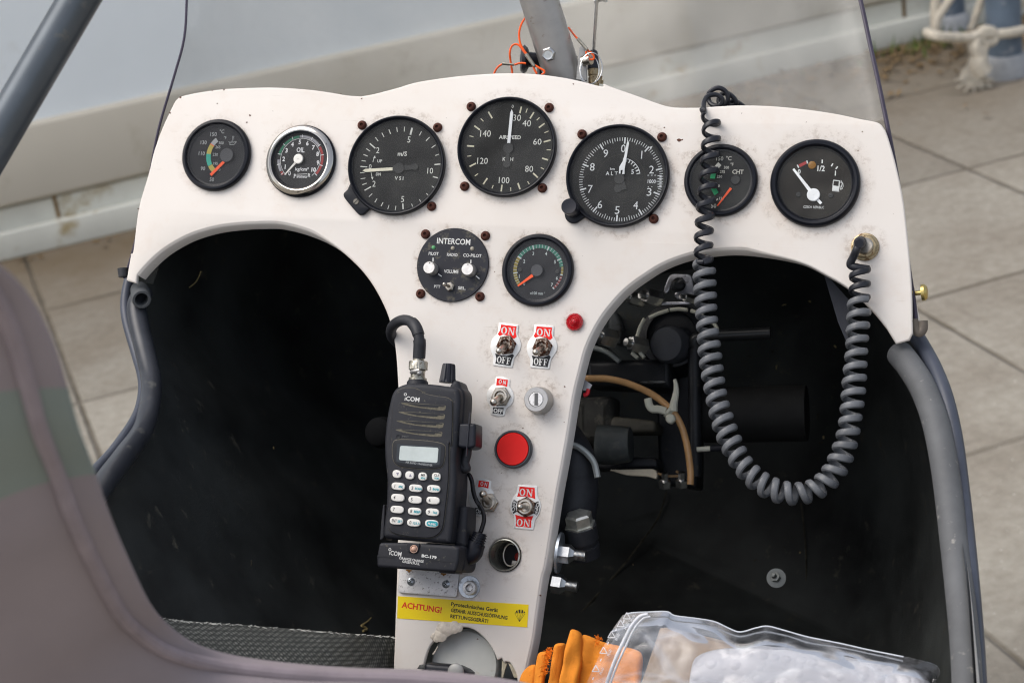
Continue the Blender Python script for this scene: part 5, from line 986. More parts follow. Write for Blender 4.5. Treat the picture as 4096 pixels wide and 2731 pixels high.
    b = B(); text(b, R4, 'ACHTUNG!', 549, 670, 72, h + .0001, 486, rot=2.9, bold=.03); b.build('red_lettering', TRED, st, smooth=False)
    b = B(); text(b, R4, 'Pyrotechnisches Gerät', 1170, 672, 60, h + .0001, 570, rot=2.7, bold=.025); text(b, R4, 'GEFAHR: AUSSCHUSSÖFFNUNG', 1225, 742, 54, h + .0001, 686, rot=2.9, bold=.028); text(b, R4, 'RETTUNGSGERÄT!', 1109, 797, 52, h + .0001, 460, rot=2.9, bold=.028); b.build('black_lettering', TBLK, st, smooth=False)
    b = B(); hh = h + .0001
    for i in range(5):
        a0 = math.pi * (1 - i / 5 * .98) - .02; a1 = a0 - math.pi / 5 * .62
        E_ = lambda a, f: P(*R4(1706 + 62 * math.cos(a) * f, 742 - 48 * math.sin(a)), hh)
        b.poly([E_(a0, 1), E_((a0 + a1) / 2, 1), E_(a1, 1), P(*R4(1706 + 62 * math.cos(a1) * .8, 738), hh), P(*R4(1706 + 62 * math.cos(a0) * .8, 738), hh)])
    for i in range(6): tk(b, R4, (1645 + i * 24, 742), (1698, 838), 3, hh)
    b.build('parachute_symbol', TBLK, st, smooth=False)
    # jack for the coiled cord
    q = P(*T5(250, 1546), .003); t = thing('jack_socket', 'round tarnished brass jack socket with ring nut at the right end of the panel', 'jack socket', (q.x, q.y, 0)); x, y = q.x, q.y
    b = B(); b.lathe((x, y, 0), Z, [(.0102, 0), (.0104, .0012), (.0094, .0018)], 40); b.build('washer', BRASS, t)
    b = B(); b.lathe((x, y, 0), Z, [(.0092, .0016), (.0092, .0042), (.0082, .0050), (.0052, .0052), (.0048, .0044), (.0046, .0020), (0, .0018)], 8, a0=.2); b.build('ring_nut', BRASS, t, angle=30)
    b = B(); b.lathe((x, y, 0), Z, [(.0062, .0040), (.0062, .0068), (.0054, .0076), (.0044, .0074)], 32); b.build('collar', NICK, t)
    # aluminium bracket under the radio cradle
    t = thing('angle_bracket', 'scuffed aluminium bracket with two cross head screws under the radio cradle', 'bracket', P(*R4(630, 390), 0))
    b = B(); lp = [P(*R4(u, v), .002).xy for u, v in ((292, 150), (988, 200), (985, 290), (966, 520), (955, 545), (935, 552), (305, 500), (280, 488), (270, 465), (280, 350))]; b.mesh(fill2d([lp], 0, .0022, .0004)); b.build('plate', ALU, t, angle=50)
    for i, (u, v) in enumerate(((420, 366), (832, 396))):
        q = P(*R4(u, v), .003); b = B(); b.lathe((q.x, q.y, .0022), Z, [(.0031, 0), (.0030, .0007), (.0022, .0014), (.0008, .0017), (0, .0017)], 28); s_ = b.build('cross_head_screw', ZINC, t)
        b = B(); a = .6 + i * .4
        for aa in (a, a + math.pi / 2): b.box((q.x, q.y, .0038), (math.cos(aa) * .0016, math.sin(aa) * .0016, 0), (-math.sin(aa) * .00028, math.cos(aa) * .00028, 0), (0, 0, .00018))
        b.build('cross_slot', MATS['text_black'], s_, smooth=False)
    for u, v in ((400, 238), (806, 280)):
        b = B(); lp = [P(*R4(u + a, v + c_), .0024).xy for a, c_ in ((-32, -14), (32, -6), (28, 8), (12, 8), (10, 22), (-8, 22), (-12, 6), (-34, 2))]; b.mesh(fill2d([lp], .0021, .0024)); b.build('brown_tape', mat('brown_tape', (.30, .13, .02), .6), t, smooth=False)
    # pale tube in the torn hole, sealant, grip
    t = thing('steering_column', 'pale round tube passing through the torn hole at the pedestal foot, with old sealant', 'tube', P(*R4(1040, 1250), -.02))
    q = P(*R4(1040, 1345), -.012); b = B(); k = mmpp(R4, 1040, 1300, -.012); r = 412 * k
    b.lathe((q.x, q.y, -.12), (0, 0, 1), [(r, 0), (r, .1), (r * .985, .1035), (r * .93, .1055), (r * .6, .107), (0, .1075)], 72); b.build('tube', PALE, t)
    b = B(); random.seed(4)
    for i in range(26):
        f = i / 25; u = 690 + 290 * f + random.uniform(-14, 14); v = 1035 - 150 * f ** .7 + random.uniform(-24, 24) + 20 * math.sin(f * 9); b.ball(P(*R4(u, v), .0005), random.uniform(.0012, .0034) * (1.2 if 5 < i < 25 else .7), 10, sz=(1.5, 1, .55))
    b.build('sealant', GLUE, t)
    b = B(); lp = [P(*R4(u, v), .0015) for u, v in ((735, 1120), (700, 1180), (668, 1220), (690, 1222), (740, 1130))]; b.mesh(fill2d([[p_.xy for p_ in lp]], .0, .0012)); b.build('sealant_strip', GLUE, t)
    b = B(); b.mesh(fill2d([[P(*R4(u, v), .002).xy for u, v in ((1475, 1290), (1500, 1320), (1540, 1325), (1515, 1400), (1490, 1500), (1470, 1500))]], -.004, -.002, .0004)); b.mesh(fill2d([[P(*R4(u, v), .002).xy for u, v in ((1548, 1320), (1590, 1345), (1640, 1420), (1665, 1500), (1620, 1500), (1580, 1400))]], -.004, -.002, .0004)); b.build('broken_rim', mat('torn_glass_fibre', (.42, .38, .28), .7, var=.3, vs=200), t)
    t = thing('grip_clamp', 'black plastic clamp with a bright screw against the pale tube at the bottom edge', 'clamp', P(*R4(800, 1400), .02))
    b = B(); lp = [P(*R4(u, v), .03) for u, v in ((560, 1440), (575, 1350), (600, 1322), (700, 1335), (850, 1345), (950, 1360), (1040, 1400), (1090, 1440), (1090, 1560), (560, 1560))]; me = fill2d([[q.xy for q in lp]], 0, .022, .003); b.mesh(me, Matrix.Translation((0, 0, .008))); b.build('body', BLK, t)
    b = B(); b.ball(P(*R4(950, 1425), .030), .0042, 20, sz=(1.5, 1, .5)); b.build('screw_head', mat('dull_screw', (.30, .30, .29), .5, .3), t)
    b = B(); lp = [P(*R4(u, v), .012) for u, v in ((480, 1395), (510, 1345), (590, 1340), (570, 1400))]; b.mesh(fill2d([[q.xy for q in lp]], .004, .01, .001)); b.build('side_tab', MECHG, t)
fittings()

# ------------------------------------------------------------------ hand-held radio in its cradle
HR = .050
def rounded(pts, r, n=4):
    out = []; m = len(pts)
    for i in range(m):
        a, c, e = pts[i - 1].to_2d() if len(pts[i - 1]) > 2 else pts[i - 1], pts[i].to_2d() if len(pts[i]) > 2 else pts[i], pts[(i + 1) % m].to_2d() if len(pts[(i + 1) % m]) > 2 else pts[(i + 1) % m]
        rr = r[i] if hasattr(r, '__len__') else r; r1 = min(rr, (c - a).length * .48); r2 = min(rr, (e - c).length * .48); p0 = c + (a - c).normalized() * r1; p1 = c + (e - c).normalized() * r2
        for k in range(n + 1): s = k / n; out.append(p0.lerp(c, s).lerp(c.lerp(p1, s), s))
    return out
def radio():
    t = thing('handheld_radio', 'dark grey handheld air band radio with white keypad and blank display, standing in its cradle', 'radio', P(*R1(700, 1300), HR))
    S = lambda K, pts, h=HR: [P(*K(u, v), h).to_2d() for u, v in pts]
    out = S(R1, ((400, 838), (520, 800), (800, 815), (960, 838), (1070, 850), (1105, 890), (1118, 980), (1095, 1250))) + S(R2, ((895, 200), (905, 420), (885, 700), (853, 1000))) + S(R2, ((838, 1022), (560, 1000), (210, 972), (192, 930), (225, 640), (232, 400), (212, 230), (206, 90))) + S(R1, ((245, 1440), (268, 1210), (300, 1040), (335, 905)))
    body = rounded(out, .004, 3); b = B(); me = fill2d([body], 0, .034, .0035, 4); b.mesh(me, Matrix.Translation((0, 0, HR - .034))); bd = b.build('body', RADIO, t, angle=50)
    # raised face
    fo = S(R1, ((395, 905), (450, 870), (560, 858), (640, 880), (730, 930), (850, 955), (960, 970), (1010, 1000), (1030, 1060), (1020, 1500))) + S(R2, ((838, 60), (832, 400), (800, 700), (775, 870), (720, 940), (640, 965), (480, 958), (330, 930), (262, 890), (245, 820), (258, 600), (262, 400), (245, 200))) + S(R1, ((330, 1480), (345, 1250), (350, 1050), (365, 960)))
    fo = [p_ for p_ in fo]; fo3 = cat([Vector((*p_, 0)) for p_ in fo], 4, True); b = B(); b.mesh(fill2d([[q.xy for q in fo3]], HR - .0005, HR + .0016, .0006)); fc = b.build('front_face', RADIO, t, angle=50)
    b = B(); b.sweep([Vector((q.x, q.y, HR + .00005)) for q in fo3], .00035, 6, closed=True); b.build('dust_groove', DUST, bd)
    hf = HR + .0016
    # grille slots
    for i, (v0, ul, ur, dd) in enumerate(((1030, 438, 946, 14), (1130, 410, 936, 14), (1230, 386, 922, 14), (1332, 375, 906, 12))):
        b = B(); lp = cat([P(*R1(u, v), hf) for u, v in ((ul, v0), (ul + 200, v0 + 6), (ur - 60, v0 + 24), (ur, v0 + 30), (ur + 2, v0 + 55), (ur - 12, v0 + 82), (ur - 90, v0 + 82), (ul + 260, v0 + 62), (ul + 100, v0 + 36))], 3, True)
        b.mesh(fill2d([[q.xy for q in lp]], hf, hf + .00012)); sl = b.build('grille_slot', DUST, fc, smooth=False)
        b = B(); b.mesh(fill2d([[P(*R1(u, v), hf).xy for u, v in ((ul + 60, v0 + 3), (ur - 60, v0 + 25), (ur - 8, v0 + 32), (ur - 10, v0 + 44), (ur - 75, v0 + 42), (ur - 85, v0 + 56), (ul + 220, v0 + 42), (ul + 110, v0 + 18))]], hf + .0001, hf + .0003)); b.build('slot_opening', RADIOD, sl, smooth=False)
    b = B(); text(b, R1, 'ıCOM', 566, 985, 52, hf + .0002, 172, rot=3, bold=.02); c_ = P(*R1(489, 932), hf + .0002); k = mmpp(R1, 489, 932, hf); arc(b, c_, 10 * k, 17 * k, 0, 360, c_.z, 20); b.build('logo', PRINT, fc, smooth=False)
    b = B(); text(b, R1, 'MIC', 490, 1412, 20, hf + .0002, 72, rot=3); b.build('mic_print', mat('faint_print', (.09, .09, .09), .6), fc, smooth=False)
    b = B(); q = P(*R1(408, 1414), hf); b.lathe(q, Z, [(.0018, 0), (.0017, .0003), (.0008, .0002), (0, 0)], 16); b.build('mic_hole', RADIOD, fc)
    # display
    dz = cat([P(*R2(u, v), hf) for u, v in ((295, 60), (320, 25), (400, 18), (550, 25), (700, 42), (780, 65), (800, 110), (792, 200), (775, 265), (730, 292), (600, 300), (450, 290), (340, 265), (298, 210), (290, 130))], 4, True)
    b = B(); b.mesh(fill2d([[q.xy for q in dz]], hf - .0002, hf + .0009, .0004)); ds = b.build('display_frame', RADIOD, fc, angle=50)
    b = B(); b.sweep([Vector((q.x, q.y, hf + .0001)) for q in dz], .0004, 6, closed=True); b.build('frame_dust', DUST, ds)
    b = B(); b.mesh(fill2d([rounded([P(*R2(u, v), hf).to_2d() for u, v in ((338, 58), (762, 85), (752, 262), (640, 270), (480, 262), (330, 232))], .0012)], hf + .0009, hf + .0011)); b.build('display_surround', mat('display_glass', (.035, .04, .045), .12), ds, smooth=False)
    b = B(); b.mesh(fill2d([rounded([P(*R2(u, v), hf).to_2d() for u, v in ((368, 78), (738, 98), (726, 244), (356, 216))], .0015)], hf + .0011, hf + .0013)); b.build('lcd', LCD, ds, smooth=False)
    b = B(); text(b, R2, 'AIR BAND TRANSCEIVER', 545, 250, 20, hf + .0012, 270, rot=3.5); b.build('display_print', WHTD, ds, smooth=False)
    # keys
    keys = []
    for r_, (cs, w_, h_) in enumerate(((((338, 350), (461, 362), (586, 374), (717, 376)), 84, 78), (((350, 468), (519, 487), (692, 493)), 128, 72), (((346, 578), (513, 598), (686, 605)), 128, 72), (((340, 692), (508, 710), (680, 718)), 128, 72), (((333, 802), (500, 820), (673, 828)), 128, 72))):
        for c_, (u, v) in enumerate(cs): keys.append((r_, c_, u, v, w_, h_))
    txt = {(0, 2): ('MR', 'MW'), (0, 3): ('CLR', 'HOME'), (1, 0): ('1', 'ANL'), (1, 1): ('2', 'SCAN'), (1, 2): ('3', 'BANK'), (2, 0): ('4', ''), (2, 1): ('5', ''), (2, 2): ('6', ''), (3, 0): ('7', ''), (3, 1): ('8', 'BEEP'), (3, 2): ('9', 'TAG'), (4, 0): ('ENT', 'SET'), (4, 1): ('0', '121.5'), (4, 2): ('', 'FUNC')}
    for r_, c_, u, v, w_, h_ in keys:
        hw, hh = w_ / 2, h_ / 2; lp = rounded([P(*R2(u + a, v + d + a * .07), hf).to_2d() for a, d in ((-hw, -hh), (hw, -hh), (hw - 3, hh), (-hw - 3, hh))], .0038, 4)
        b = B(); b.mesh(fill2d([rounded([P(*R2(u + a, v + d + a * .07), hf).to_2d() for a, d in ((-hw - 8, -hh - 8), (hw + 8, -hh - 8), (hw + 5, hh + 8), (-hw - 11, hh + 8))], .0045, 4)], hf, hf + .00015)); 
        rim_ = b
        b = B(); b.mesh(fill2d([lp], hf - .001, hf + .0016, .0005)); ky = b.build('key', KEYM, t, angle=50)
        rim_.build('key_gap', RADIOD, ky, smooth=False); zt = hf + .0017
        if (r_, c_) == (4, 2): b = B(); b.mesh(fill2d([rounded([P(*R2(u + a, v + d + a * .07), zt).to_2d() for a, d in ((-54, -25), (54, -25), (52, 25), (-56, 25))], .0028, 4)], zt - .0001, zt)); b.build('teal_field', TEAL, ky, smooth=False)
        if r_ == 0 and c_ < 2:
            b = B(); s_ = 1 if c_ == 0 else -1; b.poly([P(*R2(u + a, v + d * s_), zt) for a, d in ((-14, -14), (14, -14), (0, 14))]); b.build('key_print', mat('arrow_grey', (.25, .24, .30), .6), ky, smooth=False)
        elif (r_, c_) in txt:
            a_, e_ = txt[(r_, c_)]
            if r_ == 0:
                b = B(); text(b, R2, a_, u, v - 14, 24, zt, rot=3); b.build('key_print', INK, ky, smooth=False); b = B(); text(b, R2, e_, u - 2, v + 15, 20, zt, 44, rot=3, bold=.03); b.build('second_print', TEAL, ky, smooth=False)
            else:
                if a_: b = B(); text(b, R2, a_, u - 38 if len(a_) == 1 else u - 26, v - 3 if len(a_) == 1 else v - 3, 32 if len(a_) == 1 else 28, zt, rot=3, wp=48 if len(a_) > 1 else None); b.build('key_print', INK, ky, smooth=False)
                if e_: b = B(); text(b, R2, e_, (u + 18) if a_ not in ('ENT', '') else (u + 26 if a_ else u - 3), v + 4, 22, zt + .0001, {'SCAN': 66, 'BANK': 66, 'BEEP': 62, '121.5': 64, 'ANL': 46, 'TAG': 44, 'SET': 44, 'FUNC': 80}[e_], rot=3, bold=.03); b.build('second_print', KEYM if e_ == 'FUNC' else TEAL, ky, smooth=False)
    # shoulder, knob, antenna connector, accessory plug
    b = B(); b.mesh(fill2d([rounded(S(R1, ((1000, 850), (1045, 780), (1090, 775), (1120, 800), (1135, 860), (1170, 895), (1182, 960), (1165, 1250)), HR - .012) + S(R2, ((940, 100), (935, 400), (930, 640), (840, 640)), HR - .012) , .003, 3)], HR - .032, HR - .008, .003)); b.build('side_wall', RADIO, t, angle=50)
    k = mmpp(R1, 970, 700, HR - .014); q = P(*R1(970, 785), HR - .014); up_ = (P(*R1(985, 600), HR - .014) - q).normalized()
    b = B(); sg = 36; prof = [(.0062, -.001), (.0063, .001), (.0060, .002), (.0050, .0118), (.0044, .0132), (0, .0136)]
    b.lathe(q, up_, prof, sg)
    for i, v_ in enumerate(b.v):
        if (i % sg) % 4 == 0 and i // sg in (1, 2, 3): ax_pt = q + up_ * (v_ - q).dot(up_); b.v[i] = ax_pt + (v_ - ax_pt) * .86
    b.build('volume_knob', BLK, t, angle=25)
    q = P(*R1(628, 800), HR - .016); up_ = (P(*R1(640, 520), HR - .016) - q).normalized(); k = mmpp(R1, 640, 650, HR - .016)
    b = B(); b.lathe(q, up_, [(122 * k, -.003), (118 * k, .0005), (100 * k, .002)], 40); b.build('antenna_mount', RADIO, t)
    t2 = thing('antenna_cable', 'black antenna cable with knurled bayonet plug curving from radio top over the panel edge', 'cable', q)
    b = B(); b.lathe(q, up_, [(88 * k, .0012), (100 * k, 24 * k), (100 * k, 52 * k), (80 * k, 56 * k), (82 * k, 130 * k), (92 * k, 140 * k)], 36)
    n0 = 48; b.lathe(q, up_, [(92 * k, 140 * k), (106 * k, 146 * k), (106 * k, 228 * k), (98 * k, 240 * k), (64 * k, 242 * k)], n0)
    for i in range(len(b.v) - 5 * n0, len(b.v)):
        j = i - (len(b.v) - 5 * n0)
        if (j % n0) % 2 == 0 and j // n0 in (1, 2): ap = q + up_ * (b.v[i] - q).dot(up_); b.v[i] = ap + (b.v[i] - ap) * .955
    b.lathe(q, up_, [(62 * k, 238 * k), (62 * k, 276 * k), (50 * k, 280 * k)], 30); pg = b.build('bayonet_plug', mat('dirty_nickel', (.42, .40, .34), .38, .9, var=.2, vs=400, dirt=(.14, .12, .08), dthr=.58, ds=500), t2, angle=30)
    b = B(); b.sweep([P(*R1(560, 680), HR - .009), P(*R1(600, 668), HR - .006), P(*R1(650, 660), HR - .0055)], .0018, 10); b.ball(P(*R1(648, 690), HR - .0062), .0021, 14); b.build('plug_detent', MATS['lock_steel'], pg)
    pts = [P(*R1(u, v), h) for (u, v), h in (((645, 520), HR - .016), ((650, 430), HR - .015), ((652, 345), HR - .014), ((635, 240), HR - .014), ((605, 165), HR - .016), ((560, 112), HR - .020), ((490, 85), HR - .024), ((415, 100), HR - .028), ((350, 150), HR - .036), ((325, 215), HR - .044), ((340, 280), HR - .054), ((385, 330), -.012), ((470, 400), -.03))]
    cs = cat(pts, 6); b = B(); b.sweep(cs, .0041, 16); b.build('cable', RUBBER, t2)
    b = B(); b.sweep(cs[:15], .0048, 16); b.build('shrink_sleeve', RUBBER, t2)
    b = B(); b.sweep(cs[17:30], .0047, 16); b.build('shrink_sleeve', RUBBER, t2)
    # accessory plug on the right side and its lead
    t3 = thing('headset_plug', 'black rectangular plug with short bent lead on the right side of the radio', 'plug', P(*R1(1190, 1400), HR - .02))
    b = B(); b.mesh(fill2d([rounded([P(*R1(u, v), HR - .003).to_2d() for u, v in ((1085, 1258), (1290, 1262), (1284, 1530), (1220, 1552), (1078, 1535))], .002, 3)], HR - .024, HR - .003, .002)); b.build('plug_body', BLK, t3, angle=50)
    b = B(); b.box(P(*R1(1205, 1390), HR - .0029), (.0004, 0, 0), (0, .016, 0), (0, 0, .0009)); b.build('plug_rib', BLK, t3)
    b = B(); b.sweep(cat([P(*R2(u, v), HR - .018) for u, v in ((1010, 90), (1005, 160), (985, 240), (1000, 300), (960, 290), (900, 250))], 5), .0036, 14); b.build('lead', RUBBER, t3)
    # round knob seen in the dark behind the radio
    b = B(); b.lathe(P(*R1(240, 1370), -.02), (-.2, 0, 1), [(.011, 0), (.0125, .003), (.011, .010), (.008, .012), (0, .012)], 32); single(b, 'round_knob', mat('knob_deep', (.0022, .0024, .0028), .8, spec=.08), 'black round knob behind the left edge of the radio', 'knob', P(*R1(240, 1370), -.02))
radio()
def cradle():
    t = thing('charging_cradle', 'dark grey charging cradle with white lettering and status lamp holding the handheld radio', 'charger', P(*R2(520, 1150), .04)); H2 = HR + .004
    S = lambda pts, h=H2: [P(*R2(u, v), h).to_2d() for u, v in pts]
    b = B(); b.mesh(fill2d([rounded(S(((160, 1010), (430, 1010), (560, 1020), (880, 1040), (935, 1060), (928, 1190), (900, 1298), (740, 1290), (590, 1280), (138, 1248), (135, 1150))), .0022, 3)], HR - .040, H2, .0022)); fr = b.build('front', RADIO, t, angle=50)
    b = B(); b.mesh(fill2d([rounded(S(((600, 1010), (995, 1040), (990, 1250), (960, 1300), (600, 1280)), HR - .012), .003, 3)], HR - .044, HR - .010, .003)); b.build('side_block', RADIO, t, angle=50)
    b = B(); b.mesh(fill2d([rounded(S(((930, 655), (1018, 660), (1003, 1060), (880, 1040)), HR - .014), .003, 3)], HR - .040, HR - .012, .003)); b.build('side_arm', RADIO, t, angle=50)
    b = B(); b.mesh(fill2d([rounded(S(((200, 648), (222, 645), (212, 960), (190, 985), (170, 985), (185, 780)), HR - .008), .0008, 3)], HR - .030, HR - .007, .0008)); b.build('side_arm', RADIO, t, angle=50)
    b = B(); b.mesh(fill2d([S(((142, 1136), (312, 1148), (310, 1162), (142, 1150)))], H2, H2 + .0002)); b.build('groove', RADIOD, fr, smooth=False)
    b = B(); b.mesh(fill2d([S(((634, 1174), (895, 1190), (895, 1203), (634, 1186)))], H2, H2 + .0002)); b.build('groove', RADIOD, fr, smooth=False)
    b = B(); b.mesh(fill2d([rounded(S(((432, 1010), (560, 1020), (535, 1112), (440, 1105))), .0015, 3)], H2 - .001, H2 + .0012, .0005)); lh = b.build('lamp_housing', RADIO, t, angle=50)
    b = B(); q = P(*R2(495, 1072), H2 + .0012); b.lathe(q, Z, [(.0030, 0), (.0028, .0003), (.0024, .0002)], 24, cap=False); b.ball(q - Z * .0006, .0022, 16, half=True); b.build('status_lamp', mat('status_lamp', (.55, .34, .25), .35), lh)
    z = H2 + .0002; b = B(); text(b, R2, 'ıCOM', 318, 1115, 44, z, 120, rot=4, bold=.02); c_ = P(*R2(264, 1077), z); k = mmpp(R2, 264, 1077, z); arc(b, c_, 8 * k, 14 * k, 0, 360, z, 20)
    text(b, R2, 'BC-179', 643, 1146, 30, z, 150, rot=3.5, bold=.05); text(b, R2, 'ORANGE:CHARGE', 472, 1175, 24, z, 246, rot=4, bold=.02); text(b, R2, 'GREEN:FULL', 468, 1203, 24, z, 176, rot=4, bold=.02); b.build('lettering', PRINT, fr, smooth=False)
    b = B(); b.mesh(fill2d([S(((728, 1285), (880, 1297), (878, 1312), (728, 1302)))], HR - .02, H2 - .003, .0005)); b.build('foot', RADIOD, t)
    t2 = thing('charger_lead', 'thin black lead with ribbed angled plug running into the right side of the cradle', 'cable', P(*R2(1060, 1080), .03))
    h = .026; b = B(); b.sweep(cat([P(*R2(u, v), h) for u, v in ((940, 1135), (990, 1135), (1040, 1130), (1070, 1100), (1082, 1050), (1100, 1010))], 5), [.0064, .0072, .0075] + [.0072] * 23, 18); b.build('angled_plug', BLK, t2)
    b = B(); pp = cat([P(*R2(u, v), h) for u, v in ((1085, 1060), (1105, 1000), (1125, 950), (1135, 915))], 14); rad = [.0062 - .0014 * i / len(pp) + (.0007 if (i // 3) % 2 else -.0002) for i in range(len(pp))]; b.sweep(pp, rad, 18); b.build('strain_relief', BLK, t2, angle=50)
    b = B(); b.sweep(cat([P(*R2(u, v), hh) for (u, v), hh in (((1133, 920), .026), ((1150, 880), .026), ((1172, 800), .024), ((1165, 720), .022), ((1130, 655), .020), ((1090, 590), .020), ((1068, 510), .018), ((1055, 420), .018), ((1030, 360), .018), ((990, 345), .016), ((940, 355), .012), ((880, 380), .010))], 6), .0017, 10); b.build('lead', mat('shiny_lead', (.010, .010, .011), .22), t2)
cradle()

# ------------------------------------------------------------------ coiled cord
def cord():
    t = thing('coiled_cord', 'black coiled cord looping from the panel top over a gauge to the brass jack', 'cord', P(*F(1620, 400), .01))
    def helix(path, pitch, R, r, ph0, m, name, seg=18, flat=1.3, taper=False):
        pts = cat(path, 24); L_ = [0]
        for a, c in zip(pts, pts[1:]): L_.append(L_[-1] + (c - a).length)
        tot = L_[-1]; out = []; x = Vector((0, 0, 1)); ph = ph0; n = int(tot / (sum(pitch) / 2) * seg); k = 0; s = 0
        tang = (pts[1] - pts[0]).normalized(); cent = []
        while s < tot:
            while k < len(L_) - 2 and L_[k + 1] < s: k += 1
            f = (s - L_[k]) / max(1e-9, L_[k + 1] - L_[k]); c = pts[k].lerp(pts[k + 1], f); T = (pts[min(k + 2, len(pts) - 1)] - pts[max(k - 1, 0)]).normalized()
            x = (x - T * x.dot(T)).normalized(); y = T.cross(x); out.append(c + (x * math.cos(ph) + y * math.sin(ph)) * R(s / tot)); cent.append(c)
            pc = pitch[0] + (pitch[1] - pitch[0]) * s / tot; s += pc / seg; ph += 2 * math.pi / seg
        # flattened wire: its wide side faces outwards along the coil axis
        b = B(); n = len(out); sg = 8; vs = []; fs = []
        for i in range(n):
            T = (out[min(i + 1, n - 1)] - out[max(i - 1, 0)]).normalized(); o_ = (out[i] - cent[i]); o_ = (o_ - T * o_.dot(T)).normalized(); w_ = T.cross(o_)
            for j in range(sg): a = 2 * math.pi * j / sg; vs.append(out[i] + o_ * math.cos(a) * r + w_ * math.sin(a) * r * flat)
        for i in range(n - 1):
            for j in range(sg): l = (j + 1) % sg; fs.append([i * sg + j, i * sg + l, (i + 1) * sg + l, (i + 1) * sg + j])
        fs.append(list(range(sg))); fs.append([(n - 1) * sg + j for j in range(sg)]); b.add(vs, fs); b.build(name, m, t); return out
    A = [P(*F(x, y), h) for x, y, h in ((1632, 262, .004), (1634, 300, .008), (1632, 340, .0095), (1628, 400, .0105), (1622, 460, .0125), (1617, 530, .0105), (1616, 575, .011), (1617, 605, .011))]
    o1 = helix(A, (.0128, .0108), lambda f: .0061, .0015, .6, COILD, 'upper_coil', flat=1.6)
    Bp = [P(*F(x, y), h) for x, y, h in ((1617, 605, .011), (1619, 660, .012), (1624, 740, .014), (1634, 840, .018), (1650, 930, .022), (1676, 1010, .026), (1712, 1075, .030), (1760, 1116, .032), (1815, 1133, .032), (1868, 1125, .030), (1912, 1088, .028), (1942, 1020, .026), (1956, 940, .024), (1964, 850, .020), (1970, 760, .016), (1974, 690, .012))]
    pts = cat(Bp, 24); 
    o2 = helix(Bp, (.0093, .0098), lambda f: .0070 + .0003 * math.sin(f * 40), .0018, .6, COILM, 'lower_coil', flat=1.5)
    C_ = [P(*F(x, y), h) for x, y, h in ((1974, 690, .012), (1975, 650, .011), (1975, 618, .011))]
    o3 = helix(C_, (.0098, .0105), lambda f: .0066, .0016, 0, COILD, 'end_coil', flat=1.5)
    # joins and the ends
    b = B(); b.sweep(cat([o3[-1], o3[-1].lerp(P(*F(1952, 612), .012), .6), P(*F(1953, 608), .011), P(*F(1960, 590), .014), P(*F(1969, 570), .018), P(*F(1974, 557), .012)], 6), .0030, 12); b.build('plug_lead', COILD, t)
    b = B(); q = P(*F(1974, 556), .010); b.lathe(P(*F(1977, 556), .004), (P(*F(1973, 560), .022) - P(*F(1977, 556), .004)), [(.0046, 0), (.0046, .010), (.0038, .0105), (.0038, .012), (.0044, .0125), (.0042, .016), (.003, .018)], 24); b.build('plug', BLK, t)
    # loose top: two open loops lying on the ledge behind the fascia edge
    top = [P(*K3(u, v), h) for u, v, h in ((1450, 260, .005), (1445, 180, -.002), (1480, 110, -.006), (1560, 92, -.010), (1620, 130, -.012), (1610, 185, -.014), (1545, 195, -.016), (1495, 150, -.018), (1500, 70, -.016), (1580, 28, -.016), (1650, 60, -.018), (1675, 130, -.02), (1640, 190, -.022), (1590, 170, -.024), (1600, 100, -.024), (1670, 80, -.024), (1735, 130, -.026), (1750, 180, -.028), (1700, 195, -.03), (1690, 165, -.03), (1740, 155, -.032), (1790, 180, -.034), (1830, 215, -.036))]
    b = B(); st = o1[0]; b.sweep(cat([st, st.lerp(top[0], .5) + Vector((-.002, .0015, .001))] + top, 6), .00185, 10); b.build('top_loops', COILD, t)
    for a, c in ((o1[-1], o2[0]), (o2[-1], o3[0])):
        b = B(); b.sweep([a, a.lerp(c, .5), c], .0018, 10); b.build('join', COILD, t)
cord()

